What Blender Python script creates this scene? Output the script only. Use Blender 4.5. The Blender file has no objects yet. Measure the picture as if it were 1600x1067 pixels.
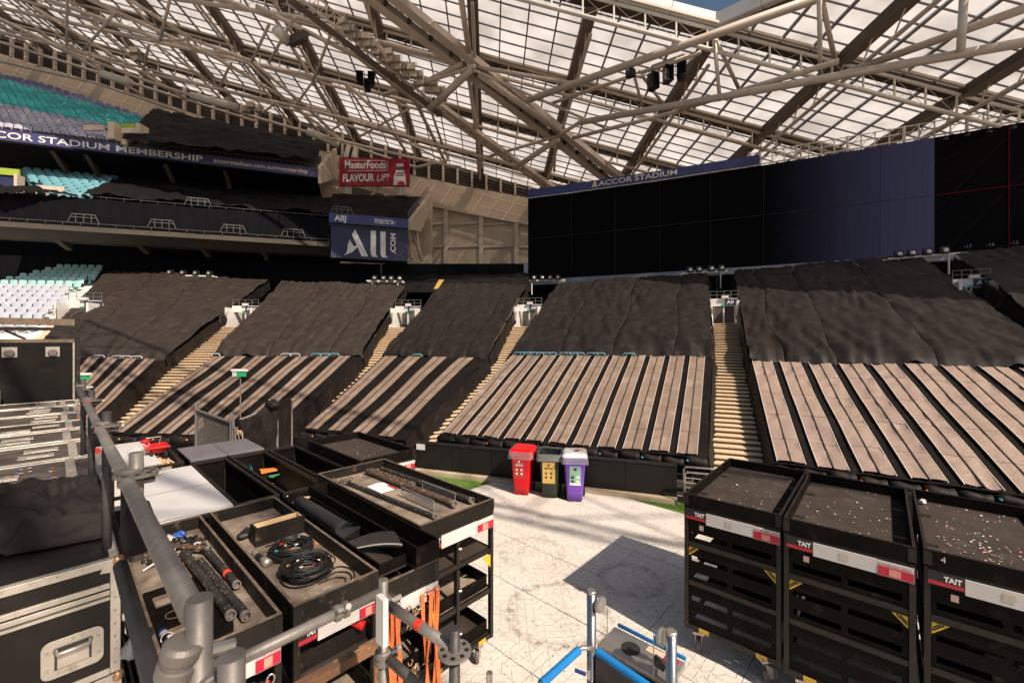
import bpy, math, random
from mathutils import Vector, Matrix, noise
random.seed(7)
R = math.radians
scene = bpy.context.scene
COL = scene.collection

# ------------------------------------------------------------------ camera
FOC, CU, CV, CAMH = 667.0, 800.0, 530.0, 3.5
cam = bpy.data.cameras.new('camera'); cam.lens = 36 * FOC / 1600; cam.sensor_width = 36
cam.shift_y = -3.5 / 1600; cam.clip_start = 0.05; cam.clip_end = 600
cam.dof.use_dof = True; cam.dof.focus_distance = 7.0; cam.dof.aperture_fstop = 4.5
camo = bpy.data.objects.new('camera', cam); COL.objects.link(camo)
camo.location = (0, 0, CAMH); camo.rotation_euler = (R(90), 0, 0)
scene.camera = camo

# ------------------------------------------------------------------ sky, sun, exposure
SUN = Vector((1.2, -1.42, 1.78)).normalized()
world = bpy.data.worlds.new('World'); scene.world = world; world.use_nodes = True
wn = world.node_tree; wn.nodes.clear()
sky = wn.nodes.new('ShaderNodeTexSky'); sky.sky_type = 'NISHITA'; sky.sun_disc = False
sky.sun_elevation = math.asin(SUN.z); sky.sun_rotation = math.atan2(SUN.x, SUN.y)
sky.air_density = 1.2; sky.dust_density = 1.5
bg = wn.nodes.new('ShaderNodeBackground'); bg.inputs[1].default_value = 0.06
wo = wn.nodes.new('ShaderNodeOutputWorld')
wn.links.new(sky.outputs[0], bg.inputs[0]); wn.links.new(bg.outputs[0], wo.inputs[0])
sl = bpy.data.lights.new('sun', 'SUN'); sl.energy = 5.0; sl.angle = R(0.55); sl.color = (1.0, 0.86, 0.72)
so = bpy.data.objects.new('sun', sl); COL.objects.link(so); so.location = (20, -24, 40)
so.rotation_euler = SUN.to_track_quat('Z', 'Y').to_euler()
scene.view_settings.view_transform = 'Standard'; scene.view_settings.look = 'None'
scene.view_settings.exposure = 0.42; scene.view_settings.gamma = 1.0
scene.view_settings.use_curve_mapping = False
scene.cycles.max_bounces = 7; scene.cycles.diffuse_bounces = 3; scene.cycles.glossy_bounces = 3
scene.cycles.transparent_max_bounces = 8; scene.cycles.sample_clamp_indirect = 6
scene.cycles.caustics_reflective = False; scene.cycles.caustics_refractive = False

# ------------------------------------------------------------------ surveying helpers
def ray(u, v): return Vector(((u - CU) / FOC, 1.0, (CV - v) / FOC))
def at(u, v, Y): return ray(u, v) * Y + Vector((0, 0, CAMH))
def onz(u, v, Z):
    r = ray(u, v); return r * ((Z - CAMH) / r.z) + Vector((0, 0, CAMH))
def proj(p): return (CU + FOC * p[0] / p[1], CV - FOC * (p[2] - CAMH) / p[1])
E1 = Vector((math.cos(R(47)), math.sin(R(47)), 0)); E2 = Vector((-E1.y, E1.x, 0))
def W(a, b, z=0.0): return E1 * a + E2 * b + Vector((0, 0, z))
def lerp(a, b, t): return a + (b - a) * t
def N3(x, y, z): return noise.noise(Vector((x, y, z)))
def RU(a, b): return random.uniform(a, b)

# ------------------------------------------------------------------ materials
MATS = {}
def mat(name, c1, c2=None, scale=3.0, rough=0.6, metal=0.0, bump=0.0, bscale=30.0, lo=.35, hi=.65,
        c3=None, s3=25.0, t3=(.62, .7), spec=0.4, detail=6, coat=0, stretch=None, emit=None, rvar=.12, weave=0):
    m = bpy.data.materials.new(name); m.use_nodes = True; n = m.node_tree; L = n.links.new
    p = n.nodes['Principled BSDF']
    p.inputs['Roughness'].default_value = rough; p.inputs['Metallic'].default_value = metal
    p.inputs['Specular IOR Level'].default_value = spec; p.inputs['Coat Weight'].default_value = coat
    tc = n.nodes.new('ShaderNodeTexCoord'); oi = n.nodes.new('ShaderNodeObjectInfo')
    sc = n.nodes.new('ShaderNodeVectorMath'); sc.operation = 'SCALE'; sc.inputs[0].default_value = (17, 31, 53)
    L(oi.outputs['Random'], sc.inputs['Scale'])
    ad = n.nodes.new('ShaderNodeVectorMath'); ad.operation = 'ADD'
    L(tc.outputs['Object'], ad.inputs[0]); L(sc.outputs[0], ad.inputs[1])
    vec = ad.outputs[0]
    if stretch:
        ml = n.nodes.new('ShaderNodeVectorMath'); ml.operation = 'MULTIPLY'; ml.inputs[1].default_value = stretch
        L(vec, ml.inputs[0]); vec = ml.outputs[0]
    def nz(s, d=detail):
        t = n.nodes.new('ShaderNodeTexNoise'); t.inputs['Scale'].default_value = s; t.inputs['Detail'].default_value = d
        t.inputs['Roughness'].default_value = .6; L(vec, t.inputs['Vector']); return t.outputs[0]
    def ramp(x, a, b):
        r = n.nodes.new('ShaderNodeMapRange'); r.inputs[1].default_value = a; r.inputs[2].default_value = b; L(x, r.inputs[0]); return r.outputs[0]
    def mix(f, a, b):
        x = n.nodes.new('ShaderNodeMix'); x.data_type = 'RGBA'; L(f, x.inputs[0])
        for s, i in ((a, 6), (b, 7)):
            if isinstance(s, tuple): x.inputs[i].default_value = (*s, 1)
            else: L(s, x.inputs[i])
        return x.outputs[2]
    col = c1
    if c2: f = ramp(nz(scale), lo, hi); col = mix(f, c1, c2)
    if c3: col = mix(ramp(nz(s3, 4), *t3), col, c3)
    if isinstance(col, tuple): p.inputs['Base Color'].default_value = (*col, 1)
    else: L(col, p.inputs['Base Color'])
    if rvar and c2:
        r = n.nodes.new('ShaderNodeMapRange'); r.inputs[3].default_value = max(.02, rough - rvar); r.inputs[4].default_value = min(1, rough + rvar)
        L(nz(scale * 2.3, 3), r.inputs[0]); L(r.outputs[0], p.inputs['Roughness'])
    if bump:
        b = n.nodes.new('ShaderNodeBump'); b.inputs['Strength'].default_value = bump; b.inputs['Distance'].default_value = .02
        L(nz(bscale, 5), b.inputs['Height']); L(b.outputs[0], p.inputs['Normal'])
    if emit:
        p.inputs['Emission Color'].default_value = (*emit[0], 1); p.inputs['Emission Strength'].default_value = emit[1]
    MATS[name] = m
    return m

mat('steel_paint', (.60, .50, .42), (.50, .41, .34), 1.2, .5, bump=.05)
mat('steel_white', (.74, .68, .61), (.64, .58, .51), 1.5, .45)
mat('roof_dark', (.085, .064, .05), (.055, .042, .035), 1.0, .6, spec=.2)  # off-white steel, darkened in colour as a shaded silhouette against the panels
mat('roof_rib', (.20, .155, .125), (.14, .11, .09), 1.0, .6, spec=.2)  # thinner off-white bars, their backlit shade put into the colour
mat('concrete', (.64, .52, .40), (.54, .44, .335), .35, .85, bump=.15, bscale=14, c3=(.42, .34, .26), s3=1.6, t3=(.58, .8))
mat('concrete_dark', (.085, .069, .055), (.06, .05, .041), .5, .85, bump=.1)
mat('louvre', (.10, .085, .074), (.075, .066, .06), 2, .6, spec=.2)
mat('clad', (.56, .46, .355), (.48, .39, .30), .6, .7, bump=.05, stretch=(3, 3, .3))
mat('tarp_brown', (.036, .028, .0235), (.025, .0193, .0163), 1.3, .62, bump=.4, bscale=7, c3=(.056, .044, .036), s3=3.0, t3=(.52, .85), spec=.18)
mat('tarp', (.0155, .0114, .0098), (.0095, .0071, .0063), 1.3, .6, bump=.5, bscale=7, c3=(.034, .0262, .0218), s3=3.0, t3=(.52, .85), spec=.2)
mat('tarp_dark', (.009, .0075, .0075), (.005, .0045, .0045), 1.5, .75, bump=.4, bscale=7, spec=.12)
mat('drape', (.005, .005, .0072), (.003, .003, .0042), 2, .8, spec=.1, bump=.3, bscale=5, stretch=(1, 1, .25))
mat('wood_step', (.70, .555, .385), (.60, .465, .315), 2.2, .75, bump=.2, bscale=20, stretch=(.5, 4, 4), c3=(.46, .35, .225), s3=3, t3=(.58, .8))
mat('yellow_edge', (.62, .40, .09), (.5, .3, .06), 6, .6)
mat('black_wall', (.008, .0065, .006), (.012, .010, .009), 1.4, .5, spec=.25, bump=.1, bscale=8, stretch=(2, 2, .4))
mat('kerb', (.52, .42, .29), (.38, .29, .19), 2.5, .85, bump=.2)
mat('white_wall', (.74, .71, .67), (.60, .56, .52), 1.2, .6)
mat('navy', (.028, .033, .085), (.022, .026, .07), 2, .5)
mat('navy_bright', (.055, .065, .20), (.045, .052, .17), 2, .5)
mat('sign_white', (.82, .79, .75), (.72, .69, .66), 3, .5)
mat('sign_cream', (.80, .62, .45), (.75, .57, .40), 3, .5)
mat('sign_red', (.33, .008, .022), (.28, .006, .018), 2, .45)
mat('seat_white', (.50, .52, .57), (.42, .44, .49), 1.5, .4)
mat('seat_pale_teal', (.42, .66, .62), (.34, .55, .52), 1.5, .4)
mat('seat_teal', (.06, .45, .45), (.05, .37, .38), 1.5, .4)
mat('seat_aqua', (.16, .36, .41), (.12, .30, .35), 1.5, .4)
mat('seat_blue', (.19, .20, .36), (.14, .15, .28), 1.5, .45)
mat('seat_grey', (.44, .42, .50), (.33, .32, .39), 1.5, .45)
mat('seat_azure', (.05, .26, .42), (.04, .21, .35), 1.5, .4)
mat('chrome_rail', (.20, .185, .17), (.15, .14, .13), 4, .45, metal=.4)
mat('lime', (.33, .42, .05), (.28, .37, .045), 3, .5)
mat('green_sign', (.02, .36, .13), None, rough=.5)
mat('red_plain', (.62, .012, .015), (.5, .01, .012), 3, .4)
mat('black_plastic', (.012, .011, .011), (.02, .018, .017), 5, .42)
mat('lens_glass', (.55, .53, .5), None, rough=.12, metal=.6)
mat('grass', (.07, .16, .02), (.13, .21, .03), 9, .9, bump=.6, bscale=60)

# copper-coloured mats: shiny woven sheet with wrinkles
mat('mat_tan', (.285, .203, .150), (.235, .165, .122), 1.0, .45, metal=.2, bump=.5, bscale=2.6, spec=.6, c3=(.44, .34, .28), s3=2.2, t3=(.5, .85))
mat('mat_shiny', (.52, .38, .305), (.43, .312, .248), 1.0, .36, metal=.45, bump=1.0, bscale=4.0, spec=1.0, c3=(.52, .39, .315), s3=1.7, t3=(.5, .85), stretch=(1, 1.6, 1))
mat('mat_seam', (.02, .017, .016), None, rough=.8)

def roof_panel_mat():
    m = bpy.data.materials.new('roof_panel'); m.use_nodes = True; n = m.node_tree; n.nodes.clear(); L = n.links.new
    o = n.nodes.new('ShaderNodeOutputMaterial'); tr = n.nodes.new('ShaderNodeBsdfTranslucent'); di = n.nodes.new('ShaderNodeBsdfDiffuse')
    tp = n.nodes.new('ShaderNodeBsdfTransparent'); mx = n.nodes.new('ShaderNodeMixShader'); m2 = n.nodes.new('ShaderNodeMixShader')
    tc = n.nodes.new('ShaderNodeTexCoord'); nz = n.nodes.new('ShaderNodeTexNoise'); nz.inputs['Scale'].default_value = .5; nz.inputs['Detail'].default_value = 6
    oi = n.nodes.new('ShaderNodeObjectInfo'); ad = n.nodes.new('ShaderNodeVectorMath'); ad.operation = 'ADD'
    L(tc.outputs['Object'], ad.inputs[0]); L(oi.outputs['Location'], ad.inputs[1]); L(ad.outputs[0], nz.inputs['Vector'])
    cr = n.nodes.new('ShaderNodeMix'); cr.data_type = 'RGBA'; cr.inputs[6].default_value = (.50, .46, .43, 1); cr.inputs[7].default_value = (.82, .78, .745, 1)
    mr = n.nodes.new('ShaderNodeMapRange'); mr.inputs[1].default_value = .32; mr.inputs[2].default_value = .66
    L(nz.outputs[0], mr.inputs[0]); L(mr.outputs[0], cr.inputs[0])
    L(cr.outputs[2], tr.inputs[0]); di.inputs[0].default_value = (.55, .52, .5, 1)
    mx.inputs[0].default_value = .26; L(tr.outputs[0], mx.inputs[1]); L(di.outputs[0], mx.inputs[2])
    tp.inputs[0].default_value = (1, .95, .9, 1); m2.inputs[0].default_value = .09; L(mx.outputs[0], m2.inputs[1]); L(tp.outputs[0], m2.inputs[2])
    L(m2.outputs[0], o.inputs[0]); MATS['roof_panel'] = m
roof_panel_mat()

# ------------------------------------------------------------------ mesh builder
XF = {}
class MB:
    def __init__(s): s.v = []; s.f = []
    def poly(s, pts):
        k = len(s.v); s.v += [Vector(p) for p in pts]; s.f.append(tuple(range(k, k + len(pts)))); return s
    def hexa(s, b, t):
        k = len(s.v); s.v += [Vector(p) for p in b] + [Vector(p) for p in t]
        for q in ((3, 2, 1, 0), (4, 5, 6, 7), (0, 1, 5, 4), (1, 2, 6, 5), (2, 3, 7, 6), (3, 0, 4, 7)): s.f.append(tuple(k + i for i in q))
        return s
    def box(s, x0, x1, y0, y1, z0, z1):
        return s.hexa([(x0, y0, z0), (x1, y0, z0), (x1, y1, z0), (x0, y1, z0)], [(x0, y0, z1), (x1, y0, z1), (x1, y1, z1), (x0, y1, z1)])
    def bar(s, p, q, w, h, up=(0, 0, 1)):
        p = Vector(p); q = Vector(q); d = (q - p).normalized(); u = Vector(up)
        x = d.cross(u)
        if x.length < 1e-4: x = d.cross(Vector((1, 0, 0)))
        x.normalize(); u = x.cross(d); a = x * (w / 2); b = u * (h / 2)
        return s.hexa([p - a - b, p + a - b, q + a - b, q - a - b], [p - a + b, p + a + b, q + a + b, q - a + b])
    def tube(s, p, q, r, n=8, r2=None, cap=True):
        p = Vector(p); q = Vector(q); d = (q - p).normalized(); x = d.orthogonal().normalized(); y = d.cross(x); r2 = r if r2 is None else r2
        k = len(s.v)
        for c, rr in ((p, r), (q, r2)):
            for i in range(n):
                a = 2 * math.pi * i / n; s.v.append(c + x * (rr * math.cos(a)) + y * (rr * math.sin(a)))
        for i in range(n): j = (i + 1) % n; s.f.append((k + i, k + j, k + n + j, k + n + i))
        if cap: s.f.append(tuple(range(k + n - 1, k - 1, -1))); s.f.append(tuple(range(k + n, k + 2 * n)))
        return s
    def path(s, pts, r, n=6, closed=False):
        pts = [Vector(p) for p in pts]; m = len(pts); k = len(s.v); prev = None
        for i, p in enumerate(pts):
            a = pts[(i - 1) % m] if (closed or i) else pts[0]; b = pts[(i + 1) % m] if (closed or i < m - 1) else pts[-1]
            d = (b - a).normalized()
            x = d.orthogonal().normalized() if prev is None else (prev - d * prev.dot(d)).normalized()
            prev = x; y = d.cross(x)
            for j in range(n):
                t = 2 * math.pi * j / n; s.v.append(p + x * (r * math.cos(t)) + y * (r * math.sin(t)))
        for i in range(m if closed else m - 1):
            i2 = (i + 1) % m
            for j in range(n): j2 = (j + 1) % n; s.f.append((k + i * n + j, k + i * n + j2, k + i2 * n + j2, k + i2 * n + j))
        if not closed:
            s.f.append(tuple(range(k + n - 1, k - 1, -1))); e = k + (m - 1) * n; s.f.append(tuple(range(e, e + n)))
        return s
    def lathe(s, c, prof, n=12, axis=(0, 0, 1)):
        d = Vector(axis).normalized(); x = d.orthogonal().normalized(); y = d.cross(x); c = Vector(c); k = len(s.v)
        for r, h in prof:
            for i in range(n):
                a = 2 * math.pi * i / n; s.v.append(c + d * h + x * (r * math.cos(a)) + y * (r * math.sin(a)))
        for i in range(len(prof) - 1):
            for j in range(n): j2 = (j + 1) % n; s.f.append((k + i * n + j, k + i * n + j2, k + (i + 1) * n + j2, k + (i + 1) * n + j))
        s.f.append(tuple(range(k + n - 1, k - 1, -1))); e = k + (len(prof) - 1) * n; s.f.append(tuple(range(e, e + n)))
        return s
    def prism(s, pts, ext):
        pts = [Vector(p) for p in pts]; e = Vector(ext); n = len(pts); k = len(s.v); s.v += pts + [p + e for p in pts]
        s.f.append(tuple(range(k + n - 1, k - 1, -1))); s.f.append(tuple(range(k + n, k + 2 * n)))
        for i in range(n): j = (i + 1) % n; s.f.append((k + i, k + j, k + n + j, k + n + i))
        return s
    def grid(s, fn, nu, nv):
        k = len(s.v)
        for j in range(nv + 1):
            for i in range(nu + 1): s.v.append(Vector(fn(i / nu, j / nv)))
        for j in range(nv):
            for i in range(nu): a = k + j * (nu + 1) + i; s.f.append((a, a + 1, a + nu + 2, a + nu + 1))
        return s
    def mesh(s, name, m, smooth=False, inv=None):
        me = bpy.data.meshes.new(name)
        vs = [inv @ v for v in s.v] if inv else s.v
        me.from_pydata([tuple(v) for v in vs], [], s.f); me.materials.append(MATS[m] if isinstance(m, str) else m)
        if smooth: me.polygons.foreach_set('use_smooth', [True] * len(me.polygons))
        me.update(); return me
    def build(s, name, m, parent=None, smooth=False, world=False, base=None, bevel=0):
        inv = None
        if parent is not None and world: inv = XF[parent.name].inverted()
        if base is not None: inv = Matrix.Translation(-Vector(base))
        o = bpy.data.objects.new(name, s.mesh(name, m, smooth, inv)); COL.objects.link(o)
        M = Matrix.Identity(4)
        if base is not None: o.location = base; M = Matrix.Translation(Vector(base))
        if parent is not None: o.parent = parent; M = XF[parent.name] @ M
        XF[o.name] = M
        if bevel:
            b = o.modifiers.new('bevel', 'BEVEL'); b.width = bevel; b.segments = 2; b.limit_method = 'ANGLE'
        return o

def tag(o, label=None, cat=None, group=None, kind=None):
    if label: o['label'] = label
    if cat: o['category'] = cat
    if group: o['group'] = group
    if kind: o['kind'] = kind
    return o
def thing(name, label, cat, loc=(0, 0, 0), rz=0.0, group=None, kind=None):
    o = bpy.data.objects.new(name, None); o.empty_display_size = .2; COL.objects.link(o)
    o.location = loc; o.rotation_euler = (0, 0, rz)
    XF[o.name] = Matrix.Translation(Vector(loc)) @ Matrix.Rotation(rz, 4, 'Z')
    return tag(o, label, cat, group, kind)
def share(name, me, parent, loc=(0, 0, 0), rot=(0, 0, 0)):
    o = bpy.data.objects.new(name, me); COL.objects.link(o); o.parent = parent; o.location = loc; o.rotation_euler = rot
    M = Matrix.Translation(Vector(loc)) @ Matrix.Rotation(rot[2], 4, 'Z')
    XF[o.name] = (XF[parent.name] @ M) if parent else M
    return o
TXT = {}
def text(body, origin, right, up, height, m, parent, name='lettering', width=None, align='LEFT', depth=.01, bold=0.0, shear=0.0):
    """flat raised lettering: origin = left end of the base line, in world space"""
    cu = bpy.data.curves.new('t', 'FONT'); cu.body = body; cu.size = 1; cu.align_x = align; cu.extrude = .02; cu.offset = bold; cu.shear = shear
    cu.resolution_u = 3
    ob = bpy.data.objects.new('t', cu); COL.objects.link(ob)
    dg = bpy.context.evaluated_depsgraph_get(); me = bpy.data.meshes.new_from_object(ob.evaluated_get(dg))
    bpy.data.objects.remove(ob); bpy.data.curves.remove(cu)
    xs = [v.co.x for v in me.vertices]; ys = [v.co.y for v in me.vertices]
    x0, x1 = min(xs), max(xs)
    r = Vector(right).normalized(); u = Vector(up).normalized(); nrm = r.cross(u)
    sy = height / .70; sx = sy if width is None else width / (x1 - x0)
    inv = XF[parent.name].inverted() if parent else Matrix.Identity(4)
    o3 = Vector(origin)
    off = x0 if align == 'LEFT' else 0
    for v in me.vertices:
        c = v.co.copy(); v.co = inv @ (o3 + r * ((c.x - off) * sx) + u * (c.y * sy) + nrm * (depth * (1 if c.z > 0 else 0)))
    me.materials.append(MATS[m] if isinstance(m, str) else m); me.name = name
    o = bpy.data.objects.new(name, me); COL.objects.link(o); o.parent = parent; XF[o.name] = (XF[parent.name] if parent else Matrix.Identity(4))
    return o
# ------------------------------------------------------------------ ground and tiled floor
def floor_mat():
    m = bpy.data.materials.new('floor_tile'); m.use_nodes = True; n = m.node_tree; L = n.links.new; p = n.nodes['Principled BSDF']
    g = n.nodes.new('ShaderNodeNewGeometry')
    def nz(s, d=5, vec=None, dist=0):
        t = n.nodes.new('ShaderNodeTexNoise'); t.inputs['Scale'].default_value = s; t.inputs['Detail'].default_value = d
        t.inputs['Distortion'].default_value = dist; L(vec or g.outputs['Position'], t.inputs['Vector']); return t.outputs[0]
    def mr(x, a, b, c=0, d=1):
        r = n.nodes.new('ShaderNodeMapRange')
        for i, q in zip((1, 2, 3, 4), (a, b, c, d)): r.inputs[i].default_value = q
        L(x, r.inputs[0]); return r.outputs[0]
    def mth(op, x, y=None):
        r = n.nodes.new('ShaderNodeMath'); r.operation = op
        for i, q in enumerate((x, y)):
            if q is None: continue
            if isinstance(q, (int, float)): r.inputs[i].default_value = q
            else: L(q, r.inputs[i])
        return r.outputs[0]
    def mix(f, a, b):
        x = n.nodes.new('ShaderNodeMix'); x.data_type = 'RGBA'
        if isinstance(f, float): x.inputs[0].default_value = f
        else: L(f, x.inputs[0])
        for s, i in ((a, 6), (b, 7)):
            if isinstance(s, tuple): x.inputs[i].default_value = (*s, 1)
            else: L(s, x.inputs[i])
        return x.outputs[2]
    # ribs: three families of short raised bars that make small triangles
    ribs = None
    for ang in (2, 47, 92, 137):
        mp = n.nodes.new('ShaderNodeMapping'); mp.inputs['Rotation'].default_value = (0, 0, R(-ang)); L(g.outputs['Position'], mp.inputs[0])
        sx = n.nodes.new('ShaderNodeSeparateXYZ'); L(mp.outputs[0], sx.inputs[0])
        fr = mth('FRACT', mth('MULTIPLY', sx.outputs[1], 9.5)); ln = mr(mth('ABSOLUTE', mth('SUBTRACT', fr, .5)), .035, .08, 1, 0)
        row = mth('FLOOR', mth('MULTIPLY', sx.outputs[1], 9.5)); al = mth('ADD', mth('MULTIPLY', sx.outputs[0], 7.0), mth('MULTIPLY', row, .37))
        cb = n.nodes.new('ShaderNodeCombineXYZ'); L(row, cb.inputs[1]); L(mth('FLOOR', al), cb.inputs[0]); cb.inputs[2].default_value = ang
        wn_ = n.nodes.new('ShaderNodeTexWhiteNoise'); wn_.noise_dimensions = '3D'; L(cb.outputs[0], wn_.inputs['Vector'])
        gate = mth('MULTIPLY', mth('GREATER_THAN', wn_.outputs['Value'], .50), mr(mth('ABSOLUTE', mth('SUBTRACT', mth('FRACT', al), .5)), .36, .46, 1, 0))
        q = mth('MULTIPLY', ln, gate); ribs = q if ribs is None else mth('MAXIMUM', ribs, q)
    base = mix(mr(nz(.9), .35, .7), (.68, .625, .56), (.63, .575, .51))
    base = mix(mr(nz(3.1, 7), .56, .85), base, (.50, .44, .38))
    dirt = mr(nz(1.1, 8, None, .6), .58, .76)
    base = mix(mth('MULTIPLY', ribs, mr(nz(1.7, 4), .3, .7, .10, .50)), base, (.27, .225, .185))
    base = mix(mth('MULTIPLY', dirt, mr(nz(17, 5), .47, .64)), base, (.20, .16, .125))
    # tyre marks: rings of rubber on the floor
    for cx, cy, r, w, amt in RINGS:
        v = n.nodes.new('ShaderNodeVectorMath'); v.operation = 'DISTANCE'; v.inputs[1].default_value = (cx, cy, 0)
        L(g.outputs['Position'], v.inputs[0])
        d = mr(mth('ABSOLUTE', mth('SUBTRACT', v.outputs['Value'], r)), w * .3, w, amt, 0)
        base = mix(mth('MULTIPLY', d, mr(nz(9, 6), .40, .62)), base, (.16, .125, .10))
    vo = n.nodes.new('ShaderNodeTexVoronoi'); vo.inputs['Scale'].default_value = 5.5; L(g.outputs['Position'], vo.inputs['Vector'])
    base = mix(mr(vo.outputs['Distance'], .045, .075, .9, 0), base, (.10, .08, .06))
    L(base, p.inputs['Base Color']); p.inputs['Roughness'].default_value = .62; p.inputs['Specular IOR Level'].default_value = .3
    b = n.nodes.new('ShaderNodeBump'); b.inputs['Strength'].default_value = .5; b.inputs['Distance'].default_value = .008
    L(mth('ADD', ribs, nz(30, 3)), b.inputs['Height']); L(b.outputs[0], p.inputs['Normal']); MATS['floor_tile'] = m
g0 = onz(872, 955, 0); g1 = onz(985, 905, 0); g2 = onz(830, 860, 0)
RINGS = [(g0.x, g0.y, .62, .10, .6), (g1.x, g1.y, .42, .09, .5), (g2.x, g2.y, .5, .12, .3)]
floor_mat()
mat('ground_dirt', (.34, .30, .26), (.26, .23, .20), .3, .9)
def wallpt(k): return Vector((3.58 + .945 * k, 9.26 - .328 * k, 0))        # front line of the black wall
gm = MB().grid(lambda s, t: (lerp(-160, 160, s), lerp(-60, 200, t), -.03), 8, 8)
tag(gm.build('ground', 'ground_dirt'), kind='structure')
gs = MB()
gs.poly([wallpt(-9) + Vector((-.3, -.9, -.022)), wallpt(4) + Vector((-.3, -.9, -.022)), wallpt(4) + Vector((0, 0, -.022)), wallpt(-9) + Vector((0, 0, -.022))])
tag(gs.build('grass_strip', 'grass'), kind='structure')

floor = thing('pavement', None, None, kind='structure')
TS = 1.04
inner = MB()
g_ = .0018; ch = .003
inner.hexa([(g_, g_, -.025), (TS - g_, g_, -.025), (TS - g_, TS - g_, -.025), (g_, TS - g_, -.025)],
           [(g_ + ch, g_ + ch, 0.0), (TS - g_ - ch, g_ + ch, 0.0), (TS - g_ - ch, TS - g_ - ch, 0.0), (g_ + ch, TS - g_ - ch, 0.0)])
tile_me = inner.mesh('tile', 'floor_tile')
nt = 0; rest = MB()
for i in range(-8, 12):
    for j in range(-8, 16):
        a, b = i * TS + .30, j * TS + .22
        c = W(a + TS / 2, b + TS / 2)
        cs = [W(a + x * TS, b + y * TS) for x in (0, 1) for y in (0, 1)]
        dd = min((Vector((-.328, -.945, 0))).dot(q - wallpt(0)) for q in cs)
        d2 = min(11.55 - q.y for q in cs)
        if dd < -.16 or d2 < .0 or c.y < -6: continue
        u, v = proj(c) if c.y > .5 else (9e3, 9e3)
        if c.y > 1.5 and -150 < u < 1750 and v < 1350:
            share('tile', tile_me, floor, W(a, b, RU(-.002, .002)), (RU(-.004, .004), RU(-.004, .004), R(47) + RU(-.004, .004))); nt += 1
        else:
            M = Matrix.Translation(W(a, b)) @ Matrix.Rotation(R(47), 4, 'Z'); rest.hexa([M @ v for v in inner.v[:4]], [M @ v for v in inner.v[4:]])
tag(rest.build('tile_field', 'floor_tile', floor), kind='stuff')
# grass blades that show in the gaps along the wall
gb = MB()
for _ in range(5200):
    k = RU(-7.5, 2.6); p = wallpt(k) + Vector((-.328, -.945, 0)) * RU(.12, 1.15)
    h = RU(.012, .035); a = RU(0, 6.28); d = Vector((math.cos(a), math.sin(a), 0)) * .007; t = Vector((RU(-.015, .015), RU(-.015, .015), h))
    gb.poly([p + Vector((0, 0, -.03)) - d, p + Vector((0, 0, -.03)) + d, p + Vector((0, 0, -.03)) + t])
tag(gb.build('grass', 'grass'), 'short green grass showing in the gaps between white floor tiles and black wall', 'grass', kind='stuff')

# ------------------------------------------------------------------ black wall round the pitch
def wall_run(label, p, q, h, n, sticker=False):
    p = Vector((*p, 0)); q = Vector((*q, 0)); d = (q - p).normalized(); nr = Vector((d.y, -d.x, 0)); t = thing('pitch_wall', label, 'wall', p)
    for i in range(n):
        a = p.lerp(q, i / n) + d * .004; b = p.lerp(q, (i + 1) / n) - d * .004; e = -nr * .10
        o = nr * RU(0, .006)
        MB().hexa([a + o, b + o, b + e, a + e], [x + Vector((0, 0, h)) for x in (a + o, b + o, b + e, a + e)]).build('panel', 'black_wall', t, world=True)
    MB().bar(p + Vector((0, 0, h + .02)) - nr * .05, q + Vector((0, 0, h + .02)) - nr * .05, .15, .035).build('cap', 'black_plastic', t, world=True)
    MB().bar(p + nr * .10 + Vector((0, 0, .03)), q + nr * .10 + Vector((0, 0, .03)), .18, .10).build('kerb', 'kerb', t, world=True)
    if sticker:
        a = p + d * .02 + nr * .012; MB().hexa([a, a + d * .26, a + d * .26 - nr * .003, a - nr * .003], [x + Vector((0, 0, .16)) for x in (a, a + d * .26, a + d * .26 - nr * .003, a - nr * .003)]).build('sticker', 'sign_white', t, world=True).location.z = h - .17
    return t
A0 = wallpt(-6.5)
wall_run('black pitch wall behind the three wheelie bins', (A0.x, A0.y), (3.58, 9.26), .74, 6, True)
wall_run('black pitch wall at far left behind the carts', (-16, 12.2), (-4.1, 12.0), .72, 9)
B0 = wallpt(1.75); wall_run('black pitch wall behind the three slotted carts', (B0.x, B0.y), (11.2, 4.9), .74, 7)

# ------------------------------------------------------------------ seating blocks of the lower stand
class Block:
    def __init__(s, ref, ang, z0=.92, sl=.40):
        s.ref = Vector((*ref, 0)); s.n = Vector((math.sin(R(ang)), math.cos(R(ang)), 0)); s.z0 = z0; s.sl = sl
    def hit(s, u, v):
        r = ray(u, v); k = s.n.dot(Vector((r.x, r.y, 0))); c = s.n.dot(s.ref)
        Y = (CAMH - s.z0 + s.sl * c) / (s.sl * k - r.z); return r * Y + Vector((0, 0, CAMH))
    def setup(s, bl, br, ml, mr, tl, tr):
        s.bl, s.br, s.ml, s.mr, s.tl, s.tr = [s.hit(*q) for q in (bl, br, ml, mr, tl, tr)]; return s
    def edge(s, side, z):
        b, m, t = (s.bl, s.ml, s.tl) if side == 'l' else (s.br, s.mr, s.tr)
        if z <= m.z: return b + (m - b) * ((z - b.z) / (m.z - b.z))
        return m + (t - m) * ((z - m.z) / (t.z - m.z))
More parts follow.
